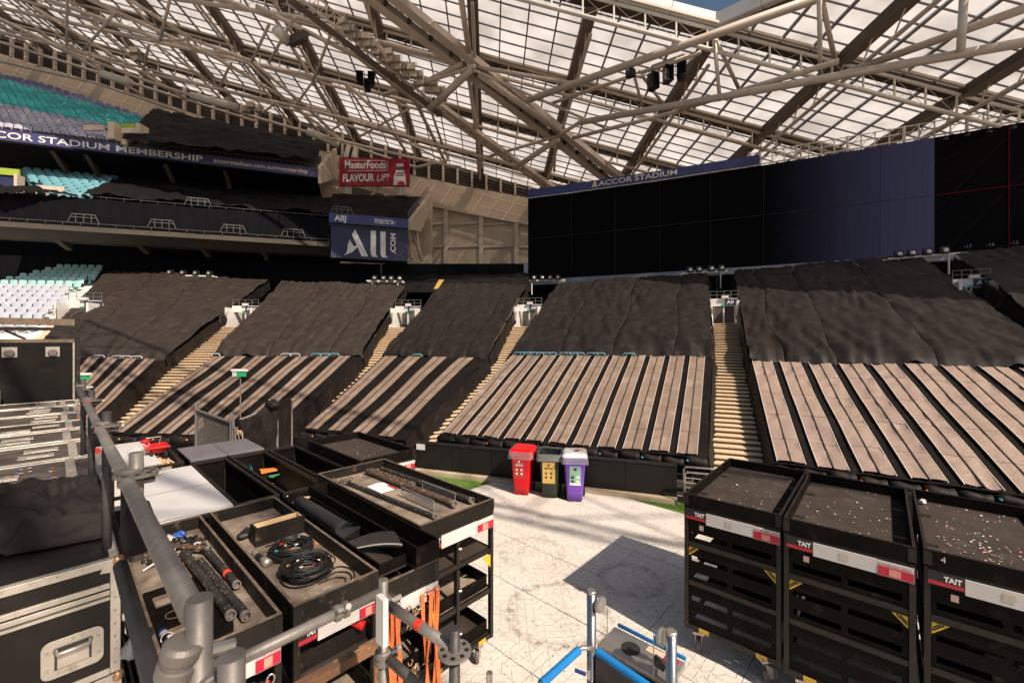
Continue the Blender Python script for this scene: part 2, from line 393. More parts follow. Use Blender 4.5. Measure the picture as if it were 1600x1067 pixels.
BK = {
 'A': Block((-12.9, 12.6), -5.7).setup((-60, 668), (152, 660), (48, 556), (258, 561), (165, 428), (420, 441)),
 'B': Block((-11.3, 12.3), 2.9).setup((169, 677), (432, 683), (334, 556), (566, 556), (440, 445), (634, 451)),
 'C': Block((-6.13, 12.4), 14).setup((472, 671), (633, 687), (599, 556), (763, 559), (692, 449), (824, 450)),
 'D': Block((-1.95, 11.7), 19.1).setup((687, 678), (1107, 713), (799, 554), (1114, 557), (872, 450), (1106, 431)),
 'E': Block((5.5, 9.05), 27).setup((1208, 721), (2080, 836), (1171, 565), (1665, 575), (1146, 430), (1432, 401)),
 'F': Block((11, 5.5), 35).setup((1760, 760), (2300, 860), (1690, 560), (2150, 590), (1492, 404), (1760, 380)),
}
WHERE = {'A': 'leftmost covered block', 'B': 'mesh gate block', 'C': 'narrow block by the bins',
         'D': 'block behind the bins', 'E': 'block behind slotted carts', 'F': 'far right edge block'}
def bil(p00, p10, p11, p01, s, t): return p00.lerp(p10, s).lerp(p01.lerp(p11, s), t)
def folds(p, seed, fine=1.0):
    x, y = p.x, p.y
    rg = lambda a, b, c: 1 - 2.0 * abs(N3(a, b, c))
    a = rg(x * .8 + y * .25 + seed, y * .30 - x * .1, seed)
    b = rg(x * 2.1 - y * .75 + seed, y * .6 + x * .5, seed + 5)
    c = N3(x * .35, y * .35, seed + 9)
    w = max(0, .25 + N3(x * .4, y * .4, seed + 13) * 1.6)
    d = rg(x * 4.2 + y * 2.2 + .8 * c, y * 1.5 - x * 1.6, seed + 3) ** 3
    e = rg(x * 7.5 - y * 2.5, y * 2.8 + x * 2.0, seed + 7) ** 3
    return .03 * a + .030 * b * fine + .07 * c + (.030 * d + .016 * e) * fine * w

# concrete rake under the covers
stand = MB()
for k, b in BK.items():
    d = Vector((0, 0, -.62))
    stand.grid(lambda s, t, b=b: bil(b.bl, b.br, b.mr, b.ml, s, t) + Vector((0, 0, -.62)), 1, 1)
    stand.grid(lambda s, t, b=b: bil(b.ml, b.mr, b.tr, b.tl, s, t) + Vector((0, 0, -.62)), 1, 1)
    stand.hexa([b.bl * 1 - Vector((0, 0, b.bl.z)), b.br - Vector((0, 0, b.br.z)), b.br - Vector((0, 0, b.br.z)) + b.n * .3, b.bl - Vector((0, 0, b.bl.z)) + b.n * .3],
               [b.bl + d, b.br + d, b.br + d + b.n * .3, b.bl + d + b.n * .3])
tag(stand.build('lower_stand', 'concrete_dark', base=(0, 12, 0)), 'shallow concrete seating rake under the black covers', 'stand')

SEAMS = {'A': (0, .30, .60, 1), 'B': (0, .36, .78, 1), 'C': (0, .46, .8, 1), 'D': (0, .26, .55, .83, 1), 'E': (0, .13, .34, .66, 1), 'F': (0, .5, 1)}
def upper_cover(k):
    b = BK[k]; th = thing('seat_cover', 'black cloth over the upper rows of the ' + WHERE[k], 'seat cover', b.ml)
    cs = SEAMS[k]; seed = ord(k) * 3.7
    for q in range(len(cs) - 1):
        s0, s1 = cs[q] + .0012, cs[q + 1] - .0012
        wdt = (b.mr - b.ml).length * (s1 - s0); nu = max(10, int(wdt / .085)); nv = 110
        ln = (b.tl - b.ml).length
        dz = RU(-.012, .012)
        def fn(s, t):
            g = s0 + (s1 - s0) * s
            wv = lambda k: 0 if k in (0, len(cs) - 1) else .012 * math.sin(t * 9 + k * 2) + .012 * N3(t * 6, k, seed)
            g2 = g + lerp(wv(q), wv(q + 1), s)
            p = bil(b.ml, b.mr, b.tr, b.tl, g2, t)
            row = t * ln / .84
            rip = .030 * (1 - abs((row % 1) - .35) * 1.6) * (.5 + .8 * max(0, N3(p.x * .5, p.y * .5, seed)))
            ac, al = p.x * b.n.y - p.y * b.n.x, p.x * b.n.x + p.y * b.n.y
            rgd = lambda A, B, C: (1 - 2 * abs(N3(A, B, C)))
            am = max(.15, .55 + 1.3 * N3(ac * .33, al * .33, seed + 21))
            wp = .5 * N3(ac * .5, al * .5, seed + 51); pl = .11 * am * rgd(ac * 2.6 + al * .55 + wp, al * .30, seed) + .075 * am * rgd(ac * 5.2 - al * .7 + wp, al * .42, seed + 41) + .03 * rgd(ac * 1.2 - al * 1.5, al * .9 + ac, seed + 31)
            z = folds(p, seed, 1.3) * .8 + pl + rip + dz * min(s, 1 - s) * 4
            e = min(s, 1 - s) * wdt
            z -= (.045 * math.exp(-e / .05) if (q and s < .5) or (q < len(cs) - 2 and s > .5) else 0)          # cloth dips into the seams
            z -= .25 * max(0, .05 - t) / .05 * (.6 + .6 * N3(p.x * 2.2, p.y, seed + 2))
            ext = 0
            if t == 0: z -= .10
            return p + Vector((0, 0, .10 + z))
        MB().grid(fn, nu, nv).build('sheet', 'tarp_brown' if k in 'AB' else 'tarp', th, smooth=True, world=True)
    # skirts hanging over the aisles
    for side, x0, x1 in (('l', b.ml, b.tl), ('r', b.mr, b.tr)):
        if (k == 'F' and side == 'r'): continue
        sg = -1 if side == 'l' else 1; xa = Vector((b.n.y, -b.n.x, 0)) * sg
        def sk(s, t):
            p = x0.lerp(x1, s); f = N3(s * 26, t * 1.5, seed + sg); h = .52 + .10 * N3(s * 9, 0, seed)
            return p + xa * (.03 + .07 * t + .085 * f * (t + .25)) + Vector((0, 0, .04 + folds(p, seed, 1) * (1 - t) - t * h))
        MB().grid(sk, 110, 7).build('skirt', 'tarp', th, smooth=True, world=True)
    return th
for k in 'ABCDEF': upper_cover(k)

mat('tarp_low', (.0105, .0080, .0069), (.0065, .005, .0044), 1.3, .7, bump=.4, bscale=9, c3=(.02, .0155, .013), s3=3, t3=(.55, .85), spec=.12)
NSTRIP = {'A': 7, 'B': 7, 'C': 4, 'D': 11, 'E': 9}
def lower_cover(k):
    b = BK[k]; seed = ord(k) * 1.9; n = NSTRIP[k]
    th = thing('seat_cover', 'black cloth with copper mat strips on front rows of the ' + WHERE[k], 'seat cover', b.bl)
    def surf(s, t, amp=1.0):
        p = bil(b.bl, b.br, b.mr, b.ml, s, t)
        return p + Vector((0, 0, amp * (.030 * N3(p.x * 1.3, p.y * .8, seed) + .045 * N3(p.x * .5, p.y * .5, seed + 4))))
    wdt = (b.br - b.bl).length
    def cl(s, t):
        p = surf(s, t); return p + Vector((0, 0, .012 * N3(p.x * 7, p.y * 2, seed) - .03))
    MB().grid(cl, int(wdt / .11), 44).build('cloth', 'tarp_low', th, smooth=True, world=True)
    for side, x0, x1 in (('l', b.bl, b.ml), ('r', b.br, b.mr)):
        sg = -1 if side == 'l' else 1; xa = Vector((b.n.y, -b.n.x, 0)) * sg
        def sk(s, t):
            p = x0.lerp(x1, s); f = N3(s * 15, t * 1.2, seed + sg)
            return p + xa * (.01 + .10 * t + .07 * f * (t + .15)) + Vector((0, 0, -.02 - t * (.60 + .12 * N3(s * 7, 0, seed))))
        MB().grid(sk, 60, 7).build('skirt', 'tarp', th, smooth=True, world=True)
    m = 'mat_shiny' if k == 'E' else 'mat_tan'
    cuts = [0, .17, .38, .60, .81, 1]
    gap = {'A': .42, 'B': .46, 'C': .48, 'D': .30, 'E': .30}[k]
    for i in range(n):
        w = (1 - .02) / n; a0 = .012 + i * w; 
        if k == 'C' and i == 0: a0 += .01
        lw = w * (1 - gap) / 2; 
        for l in range(2):
            x0 = a0 + l * (lw + .0010 * 11 / n); x1 = x0 + lw - .0012 * 11 / n
            off = 0
            for c in range(5):
                t0, t1 = cuts[c] + .0010, cuts[c + 1] - .0010
                if c == 0: t0 = .006 + RU(0, .004)
                if c == 4: t1 = .985 + RU(0, .01)
                sd = RU(0, 50)
                wr = .045 if k == 'E' else (.022 if k == 'D' and i > 5 else .012)
                def fn(s, t):
                    p = surf(lerp(x0, x1, s), lerp(t0, t1, t))
                    tt = lerp(t0, t1, t); ss = lerp(x0, x1, s) * wdt; fold = (.2 + .8 * math.sin(math.pi * s)) * (wr * (.42 - 2 * abs(N3(ss * 1.5 + tt * 5, tt * 13 - ss * 1.2, seed + i * 3.1))) + wr * .5 * (.42 - 2 * abs(N3(ss * 3.5 - tt * 9, tt * 22, seed + i))))
                    return p + Vector((0, 0, .022 + fold))
                MB().grid(fn, 3, 8).build('mat_panel', m, th, smooth=True, world=True)
        for xe in (a0 - .0006, a0 + 2 * lw):
            if k in 'DE': MB().path([surf(xe, t / 14) + Vector((0, 0, .022)) for t in range(15)], .008, 4).build('pale_edge', 'label_pale', th, world=True)
        # dark piping between the two lanes
        xm = a0 + lw + .0002
        MB().path([surf(xm, t / 14) + Vector((0, 0, .03)) for t in range(15)], .014, 4).build('piping', 'mat_seam', th, world=True)
    # padded rolls along the front edge
    nb = max(6, int(wdt / .46))
    fw = -b.n
    for i in range(nb):
        p = b.bl.lerp(b.br, (i + .04) / nb); q = b.bl.lerp(b.br, (i + .96) / nb); dz = RU(-.03, .03)
        mb = MB(); r = RU(.085, .115)
        pts = [p.lerp(q, t / 4) + fw * (.07 + RU(0, .03)) + Vector((0, 0, -.13 + dz + .02 * math.sin(t * 1.6))) for t in range(5)]
        mb.path(pts, r, 8).build('padded_roll', 'tarp', th, smooth=True, world=True)
        if i % 2: 
            c = pts[0] + fw * .1 + Vector((0, 0, .05)); MB().tube(c, c + Vector((.03, 0, -.03)), .018, 6).build('tie', random.choice(['orange', 'orange', 'tie_blue']), th, world=True)
    return th
mat('label_pale', (.6, .52, .46), None, rough=.5); mat('orange', (.72, .22, .04), None, rough=.6); mat('tie_blue', (.08, .35, .42), None, rough=.6)
for k in 'ABCDE': lower_cover(k)
# front rows of seats peeping out between the upper and lower covers
pk = MB(); rr_ = .11
pk.path([(-.20, 0, 0), (-.20, 0, .07), (-.15, 0, .11), (.15, 0, .11), (.20, 0, .07), (.20, 0, 0)], .022, 5)
peek = {}
for m in ('seat_aqua', 'seat_white'): peek[m] = pk.mesh('seat_back', m, True)
for k, m, lst in (('A', 'seat_white', [.52, .66, .72, .80]), ('B', 'seat_white', [.02, .5, .56]), ('B', 'seat_aqua', [.70, .76, .82]), ('C', 'seat_aqua', [.35]),
                  ('D', 'seat_aqua', [.05, .085, .12, .155, .19, .225, .30, .335, .37, .44, .475, .62])):
    b = BK[k]
    for f in lst:
        p = b.ml.lerp(b.mr, f) - b.n * .10 + Vector((0, 0, -.02))
        o = share('stadium_seat', peek[m], None, p, (0, 0, math.atan2(-b.n.x, b.n.y)))
        tag(o, ('pale aqua' if m == 'seat_aqua' else 'white') + ' folded seat showing between covers of the ' + WHERE[k], 'seat', 'folded seats showing between covers of the ' + WHERE[k])

# ------------------------------------------------------------------ aisle stairs
def aisle(lk, rk, label, ztop, n, z0=.92):
    L_, R_ = BK[lk], BK[rk]; th = thing('aisle_stairs', label, 'stairs', L_.edge('r', z0) - Vector((0, 0, .9)))
    for i in range(n):
        za = lerp(z0 - .05, ztop, i / n); zb = lerp(z0 - .05, ztop, (i + 1) / n)
        a, b2 = L_.edge('r', za), R_.edge('l', za); c, d = R_.edge('l', zb), L_.edge('r', zb)
        e = (b2 - a).normalized() * .12; a = a - e; b2 = b2 + e; c = c + e; d = d - e
        zt = zb - .60 + RU(-.006, .006)
        fw = ((a + b2) / 2 - (c + d) / 2).normalized() * .02; fw.z = 0; fw = fw * 1.6
        def fl(p, z): return Vector((p.x, p.y, z))
        MB().hexa([fl(a + fw, zt - .03), fl(b2 + fw, zt - .03), fl(c, zt - .03), fl(d, zt - .03)], [fl(a + fw, zt), fl(b2 + fw, zt), fl(c, zt), fl(d, zt)]).build('step', 'wood_step', th, world=True)
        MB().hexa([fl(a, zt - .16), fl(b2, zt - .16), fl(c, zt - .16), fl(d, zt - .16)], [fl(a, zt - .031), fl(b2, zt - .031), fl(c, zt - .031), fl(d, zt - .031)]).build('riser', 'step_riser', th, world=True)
    return th
mat('step_riser', (.20, .125, .055), (.14, .085, .04), 2, .8)  # risers darker than the treads, their shading put into the colour
aisle('A', 'B', 'timber aisle steps left of the block behind the mesh gate', 4.75, 40)
aisle('B', 'C', 'timber aisle steps between the mesh gate block and the narrow block', 4.7, 40)
aisle('C', 'D', 'timber aisle steps ending left of the black wall behind the bins', 4.7, 44)
aisle('D', 'E', 'timber aisle steps climbing straight up behind the slotted carts', 4.75, 44)
aisle('E', 'F', 'timber aisle steps at the far right edge half hidden by black cloth', 5.2, 40)

# ------------------------------------------------------------------ entrances at the head of the aisles
def vomitory(c, ang, w, label, full=True, door='door_dark'):
    """white parapet box with a doorway, facing down the rake; c = middle of the door sill"""
    t = thing('stand_entrance', label, 'entrance', c, -R(ang))
    MB().box(-w / 2 - .10, -w / 2, -.25, 1.6, -.5, 1.05).build('side_wall', 'white_wall', t); MB().box(w / 2, w / 2 + .10, -.25, 1.6, -.5, 1.05).build('side_wall', 'white_wall', t)
    MB().box(-w / 2 - .10, w / 2 + .10, .5, .60, .80, 1.22).build('lintel', 'white_wall', t)
    MB().box(-w / 2, w / 2, 1.4, 1.46, -.5, .80).build('door', 'louvre', t)
    MB().box(-.03, .03, .53, .58, -.5, .79).build('door_post', 'white_wall', t)
    for x in (-w / 2 - .10, w / 2): MB().prism([(x, -.252, .0), (x, -.9, -.55), (x, -.9, -.25), (x, -.252, .35)], (.10, 0, 0)).build('parapet', 'white_wall', t)
    s = MB().box(.05, w / 2 + .16, .44, .498, .84, 1.18).build('sign', 'navy', t)
    text('AII', XF[t.name] @ Vector((.12, .435, .92)), E_dir(ang), (0, 0, 1), .18, 'sign_white', s, bold=.02)
    MB().box(-.12, .04, .42, .438, .79, .90).build('exit_sign', 'green_sign', t)
    for z in (1.42, 1.62): MB().tube((-w / 2 - .1, .56, z), (w / 2 + .1, .56, z), .014, 6).build('rail', 'chrome_rail', t)
    for i in range(5): x = lerp(-w / 2 - .1, w / 2 + .1, i / 4); MB().tube((x, .56, 1.2), (x, .56, 1.63), .014, 6).build('rail_post', 'chrome_rail', t)
    MB().box(-.10, .2, .36, .52, 1.23, 1.36).build('wall_lamp', 'white_wall', t)
    for sx in (-1, 1): MB().path([(sx * (w / 2 - .05), -1.0, .05), (sx * (w / 2 - .05), -1.0, .38), (sx * (w / 2 - .05), -.3, .75), (sx * (w / 2 - .05), -.3, .1)], .016, 6).build('handrail', 'chrome_rail', t)
    return t
def E_dir(ang): return Vector((math.cos(R(ang)), -math.sin(R(ang)), 0))
def vom_at(lk, rk, z, ang, label):
    a = BK[lk].edge('r', z); b = BK[rk].edge('l', z); c = (a + b) / 2; c.z = z - .55
    v = vomitory(c, ang, max(.9, (b - a).length * .9), label); v.scale = (.9, .8, .8); return v
vom_at('A', 'B', 4.85, -2, 'white stand entrance with railings above leftmost full timber aisle')
vom_at('B', 'C', 4.8, 8, 'white stand entrance above the second timber aisle from left')
vom_at('C', 'D', 4.8, 16, 'white stand entrance below left end of the giant screen')
vom_at('D', 'E', 4.85, 23, 'dark recessed stand entrance above the straight timber aisle')
vom_at('E', 'F', 5.3, 31, 'white stand entrance with navy sign below right end of giant screen')

# uncovered seats at the left, with their own entrance
def seat_mesh(m, w=.43):
    s = MB()
    s.grid(lambda a, b: ((a - .5) * w, .20 + .05 * b - .03 * math.sin(math.pi * a), .40 + .42 * b - .05 * (2 * a - 1) ** 2 * b), 4, 3)
    s.grid(lambda a, b: ((a - .5) * w, -.16 + .38 * b, .38 + .03 * (2 * a - 1) ** 2 - .02 * b), 4, 2)
    s.hexa([(-.05, .0, 0), (.05, 0, 0), (.05, .22, 0), (-.05, .22, 0)], [(-.05, .0, .37), (.05, 0, .37), (.05, .22, .37), (-.05, .22, .37)])
    return s.mesh('seat', m, True)
SM = {m: seat_mesh(m) for m in ('seat_white', 'seat_pale_teal', 'seat_teal', 'seat_aqua', 'seat_blue', 'seat_grey', 'seat_azure')}
bA = BK['A']
def row_seats(blk, v_list_fn, mfn, label, group, lim):
    pass
def seats_on_plane(hit, nvec, ax, origin, rows, cols, pitch, rowd, rise, keep, mfn, label, group, limit=300):
    items = []
    for r in range(rows):
        for c in range(cols):
            p = origin + ax * (c * pitch) + nvec * (r * rowd) + Vector((0, 0, r * rise))
            if p.y < 3: continue
            u, v = proj(p + Vector((0, 0, .5)))
            if -25 < u < 1620 and keep(u, v): items.append((p, r, c, u, v))
    items.sort(key=lambda q: q[0].y)
    yaw = math.atan2(-nvec.x, nvec.y); extra = {}
    for i, (p, r, c, u, v) in enumerate(items):
        m = mfn(u, v, r)
        if i < limit:
            o = share('stadium_seat', SM[m], None, p, (0, 0, yaw + RU(-.03, .03))); tag(o, label(m), 'seat', group)
        else: extra.setdefault(m, []).append(p)
    return extra, yaw
ax = Vector((bA.n.y, -bA.n.x, 0)); org = bA.hit(-30, 520) - Vector((0, 0, .75)) - ax * 8
def keepA(u, v):
    e = lerp(150, 60, (v - 425) / 80)
    return 412 < v < 512 and u < e and not (96 < u and v > 447)
seats_on_plane(None, bA.n, ax, org, 16, 60, .52, .84, .336, keepA, lambda u, v, r: 'seat_pale_teal' if v < 447 else 'seat_white',
               lambda m: 'pale teal folding seat in the top uncovered rows at far left of lower stand' if m == 'seat_pale_teal' else 'white folding seat in the uncovered rows above the black case rack',
               'uncovered lower stand seats at far left')
MB().grid(lambda s, t: bil(bA.hit(-420, 560), bA.hit(60, 560), bA.hit(170, 424), bA.hit(-320, 416), s, t) - Vector((0, 0, .70)), 1, 1).build('concrete_rake', 'white_wall')
tag(bpy.data.objects['concrete_rake'], 'pale concrete terrace under the uncovered white seats at far left', 'terrace')
vomitory(bA.hit(118, 492) - Vector((0, 0, .45)), -8, 1.3, 'pale stand entrance beside the uncovered white seats at far left')
st = thing('aisle_stairs', 'pale timber steps below the leftmost stand entrance', 'stairs', bA.hit(90, 540))
for i in range(22):
    va, vb = lerp(585, 494, i / 22), lerp(585, 494, (i + 1) / 22)
    def ep(v, d): return bA.hit(lerp(110, 20, (v - 494) / 60) + d, v)
    a, b2, c, d = ep(va, -26), ep(va, 30), ep(vb, 30), ep(vb, -26); zt = d.z - .5
    fl = lambda p, z: Vector((p.x, p.y, z))
    MB().hexa([fl(a, zt - .14), fl(b2, zt - .14), fl(c, zt - .14), fl(d, zt - .14)], [fl(a, zt), fl(b2, zt), fl(c, zt), fl(d, zt)]).build('step', 'wood_step', st, world=True)
# ------------------------------------------------------------------ giant screen
SC = 1.10
def led_pt(q): 
    x, y = lerp(1.05, 21.7, q) * SC, lerp(28, 18.1, q) * SC
    n = Vector((9.9, 20.65, 0)).normalized() * (.45 * 4 * q * (1 - q)); return Vector((x, y, 0)) + n
LZ0, LZ1 = CAMH + (530 - 437) / FOC * 28 * SC, CAMH + (530 - 311) / FOC * 28 * SC
def q_of(u):
    lo, hi = -.1, 1.6
    for _ in range(40):
        m = (lo + hi) / 2; p = led_pt(m)
        if CU + FOC * p.x / p.y < u: lo = m
        else: hi = m
    return lo
QE = 1.12
def screen_mats():
    for nm in ('screen_dark', 'screen_lit', 'screen_red'):
        m = bpy.data.materials.new(nm); m.use_nodes = True; n = m.node_tree; L = n.links.new; p = n.nodes['Principled BSDF']
        p.inputs['Base Color'].default_value = (.0022, .0018, .0022, 1); p.inputs['Roughness'].default_value = .5; p.inputs['Specular IOR Level'].default_value = .05
        if nm == 'screen_lit':      # picture on the screen: violet ramp of the test image
            tc = n.nodes.new('ShaderNodeTexCoord'); s = n.nodes.new('ShaderNodeSeparateXYZ'); L(tc.outputs['Object'], s.inputs[0])
            r = n.nodes.new('ShaderNodeMapRange'); r.interpolation_type = 'SMOOTHSTEP'
            a = led_pt(0); xl = (led_pt(q_of(1190)) - a).length; xr = (led_pt(q_of(1462)) - a).length
            r.inputs[1].default_value = xl; r.inputs[2].default_value = xr + 1.0; L(s.outputs[0], r.inputs[0])
            mp = n.nodes.new('ShaderNodeMapping'); mp.inputs['Scale'].default_value = (9, 1, .3); L(tc.outputs['Object'], mp.inputs[0])
            nz = n.nodes.new('ShaderNodeTexNoise'); nz.inputs['Scale'].default_value = 1.2; nz.inputs['Detail'].default_value = 5; L(mp.outputs[0], nz.inputs['Vector'])
            m2 = n.nodes.new('ShaderNodeMath'); m2.operation = 'MULTIPLY'; m3 = n.nodes.new('ShaderNodeMapRange'); m3.inputs[3].default_value = .75; m3.inputs[4].default_value = 1.25
            L(nz.outputs[0], m3.inputs[0]); L(r.outputs[0], m2.inputs[0]); L(m3.outputs[0], m2.inputs[1])
            m4 = n.nodes.new('ShaderNodeMath'); m4.operation = 'MULTIPLY'; m4.inputs[1].default_value = .026; L(m2.outputs[0], m4.inputs[0])
            p.inputs['Emission Color'].default_value = (.78, .76, 1.45, 1); L(m4.outputs[0], p.inputs['Emission Strength'])
        if nm == 'screen_red':
            p.inputs['Base Color'].default_value = (.05, .002, .004, 1)
            p.inputs['Emission Color'].default_value = (.5, .01, .03, 1); p.inputs['Emission Strength'].default_value = .03
        MATS[nm] = m
screen_mats()
mat('screen_red_dim', (.01, .003, .004), None, rough=.5, emit=((.3, .01, .02), .007))
mat('screen_num', (.05, .05, .06), None, rough=.5, emit=((.5, .5, .6), .06))
mat('ledge_grey', (.20, .22, .26), (.16, .17, .21), 1, .5)
p0 = led_pt(0); dX = (led_pt(1) - p0); led_rz = math.atan2(dX.y, dX.x)
led = thing('giant_screen', 'giant curved black screen behind the right seating blocks', 'screen', (p0.x, p0.y, LZ0), led_rz)
qs = [q_of(u) for u in (825, 893, 961, 1031, 1110, 1193, 1283, 1375, 1460)] + [q_of(1576), q_of(1705), q_of(1850)]
for i in range(len(qs) - 1):
    for j in range(3):
        a, b = led_pt(qs[i]), led_pt(qs[i + 1]); d = (b - a).normalized(); nr = Vector((d.y, -d.x, 0))
        za, zb = lerp(LZ0, LZ1, j / 3) + .0006, lerp(LZ0, LZ1, (j + 1) / 3) - .0006
        a = a + d * .0006; b = b - d * .0006; k = -nr * .25
        MB().hexa([Vector((q.x, q.y, za)) for q in (a, b, b + k, a + k)], [Vector((q.x, q.y, zb)) for q in (a, b, b + k, a + k)]).build('screen_panel', 'screen_lit' if i < 8 else 'screen_dark', led, world=True)
def sline(q1, z1, q2, z2, w, m, n=8):
    for i in range(n if abs(q1 - q2) > 1e-6 else 1):
        nn = n if abs(q1 - q2) > 1e-6 else 1
        a, b = led_pt(lerp(q1, q2, i / nn)), led_pt(lerp(q1, q2, (i + 1) / nn)); a.z, b.z = lerp(z1, z2, i / nn), lerp(z1, z2, (i + 1) / nn)
        o = Vector((-.43, -.9, 0)) * .03
        MB().bar(a + o, b + o, w, .02, (-.43, -.9, 0)).build('grid_line', m, led, world=True)
zm = lerp(LZ0, LZ1, .5)
sline(qs[8] + .002, zm, qs[11], zm, .035, 'screen_red', 4); sline(qs[9], LZ0, qs[9], LZ1, .035, 'screen_red')
for i in range(1, 8): sline(qs[i], LZ0, qs[i], LZ1, .02, 'screen_red_dim')
sline(qs[0], zm, qs[8] - .002, zm, .025, 'screen_red_dim', 8)
for body, u, vv in (('-18', 1472, 385), ('-17', 1506, 383), ('-16', 1541, 380), ('-15', 1578, 377)):
    p = led_pt(q_of(u)); p.z = LZ0 + .16; d = (led_pt(q_of(u) + .02) - led_pt(q_of(u))).normalized(); text(body, p + Vector((d.y, -d.x, 0)) * .03, d, (0, 0, 1), .15, 'screen_num', led, 'number')
    p.z = LZ1 - .22; text(body, p + Vector((d.y, -d.x, 0)) * .03, d, (0, 0, 1), .12, 'screen_num', led, 'number')
# ledge below and banner above
for nm, m, z0, z1, q1, q2, th, out in (('ledge', 'ledge_grey', LZ0 - .42, LZ0 - .05, 0, QE + .1, .6, .25),):
    for i in range(10):
        a, b = led_pt(lerp(q1, q2, i / 10)), led_pt(lerp(q1, q2, (i + 1) / 10)); d = (b - a).normalized(); nr = Vector((d.y, -d.x, 0))
        MB().hexa([Vector((x.x, x.y, z0)) for x in (a + nr * out, b + nr * out, b - nr * th, a - nr * th)], [Vector((x.x, x.y, z1)) for x in (a + nr * (out - .1), b + nr * (out - .1), b - nr * th, a - nr * th)]).build(nm, m, led, world=True)
for i in range(10):
    a, b = led_pt(lerp(0, QE + .1, i / 10)), led_pt(lerp(0, QE + .1, (i + 1) / 10)); d = (b - a).normalized(); nr = Vector((d.y, -d.x, 0))
    MB().grid(lambda s, t: a.lerp(b, s) - nr * (.3 - .08 * N3(s * 9 + i * 9, t, 3)) + Vector((0, 0, lerp(LZ0 - .4, 3.0, t))), 16, 2).build('lower_drape', 'drape', led, smooth=True, world=True)
MB().bar(Vector((p0.x - .15, p0.y, LZ0 - .5)), Vector((p0.x - .15, p0.y, LZ0 + 1.2)), .22, .3).build('end_post', 'ledge_grey', led, world=True)
bz0, bz1 = LZ1 + .02, LZ1 + .62
ban = thing('screen_banner', 'navy name banner along the top left of the giant screen', 'banner', (p0.x, p0.y, bz0), led_rz)
qb = q_of(1187)
for i in range(6):
    a, b = led_pt(lerp(0, qb, i / 6)), led_pt(lerp(0, qb, (i + 1) / 6)); d = (b - a).normalized(); nr = Vector((d.y, -d.x, 0))
    MB().hexa([Vector((x.x, x.y, bz0)) for x in (a + nr * .1, b + nr * .1, b - nr * .05, a - nr * .05)], [Vector((x.x, x.y, bz1)) for x in (a + nr * .1, b + nr * .1, b - nr * .05, a - nr * .05)]).build('banner_panel', 'navy_bright', ban, world=True)
    MB().bar(a + nr * .12 + Vector((0, 0, bz0 - .02)), b + nr * .12 + Vector((0, 0, bz0 - .02)), .05, .035).build('trim', 'steel_white', ban, world=True)
a, b = led_pt(q_of(936)), led_pt(q_of(1058)); d = (b - a).normalized(); nr = Vector((d.y, -d.x, 0))
text('ACCOR STADIUM', a + nr * .16 + Vector((0, 0, bz0 + .16)), d, (0, 0, 1), .32, 'sign_white', ban, width=(b - a).length, bold=.01)
la = led_pt(q_of(925)) + nr * .15 + Vector((0, 0, bz0 + .12)); w_ = .40
lg = MB(); lg.prism([la, la + d * .14 , la + d * .30 + Vector((0, 0, .24)), la + d * .20 + Vector((0, 0, .42))], nr * .02)
lg.prism([la + d * .24, la + d * .42, la + d * .26 + Vector((0, 0, .42)), la + d * .20 + Vector((0, 0, .40))], nr * .03).build('emblem', 'sign_cream', ban, world=True)
# service rail on top of the screen
rl = thing('service_walkway', 'thin steel service walkway railing along the top of the giant screen', 'railing', (p0.x + 8, p0.y - 3, LZ1), 0)
for z in (.25, .62, .95):
    pts = [led_pt(lerp(qb * .98, 1.15, i / 16)) + Vector((0, .5, LZ1 + z)) for i in range(17)]
    MB().path(pts, .04 if z < .3 else .03, 5).build('rail', 'steel_white', rl, world=True)
for i in range(26):
    p = led_pt(lerp(qb * .98, 1.15, i / 25)) + Vector((0, .5, LZ1))
    MB().tube(p, p + Vector((0, 0, 1.0)), .035 if i % 4 else .07, 5).build('post', 'steel_white', rl, world=True)
    if i < 25:
        q = led_pt(lerp(qb * .98, 1.15, (i + 1) / 25)) + Vector((0, .5, LZ1)); MB().tube(p + Vector((0, .3, .25)), q + Vector((0, 0, .95)), .018, 4).build('brace', 'steel_white', rl, world=True)

# ------------------------------------------------------------------ roof surface and perimeter wall
def rz(x, y): return 23.56 - .26 * x - .12 * y + .028 * max(0, -x)
def RP(u, v, h=0.0):
    r = ray(u, v); Y = (23.56 - h - CAMH) / (r.z + .26 * r.x + .12); return r * Y + Vector((0, 0, CAMH))
WALLY = 41.0
def wall_at(u, v, dy=0): return at(u, v, WALLY + dy)
pw = thing('perimeter_wall', 'tan concrete wall with dark louvres below the edge of the roof', 'wall', (-20, WALLY, 0))
TOPV = [(-160, 36), (0, 84), (118, 120), (236, 155), (320, 184), (405, 211), (506, 237), (644, 274), (725, 291), (824, 309), (950, 332)]
def topv(u):
    for (a, va), (b, vb) in zip(TOPV, TOPV[1:]):
        if u <= b: return lerp(va, vb, (u - a) / (b - a))
    return TOPV[-1][1]
us = [-160 + i * 37 for i in range(31)]
for i in range(len(us) - 1):
    u0, u1 = us[i], us[i + 1]; hb = 36 if u0 < 480 else 42
    a, b = wall_at(u0, topv(u0)), wall_at(u1, topv(u1)); c, d = wall_at(u1, topv(u1) + hb), wall_at(u0, topv(u0) + hb)
    g = Vector((.002, 0, 0))
    MB().prism([a + g, b - g, c - g, d + g], (0, .3, 0)).build('wall_panel', 'concrete', pw, world=True)
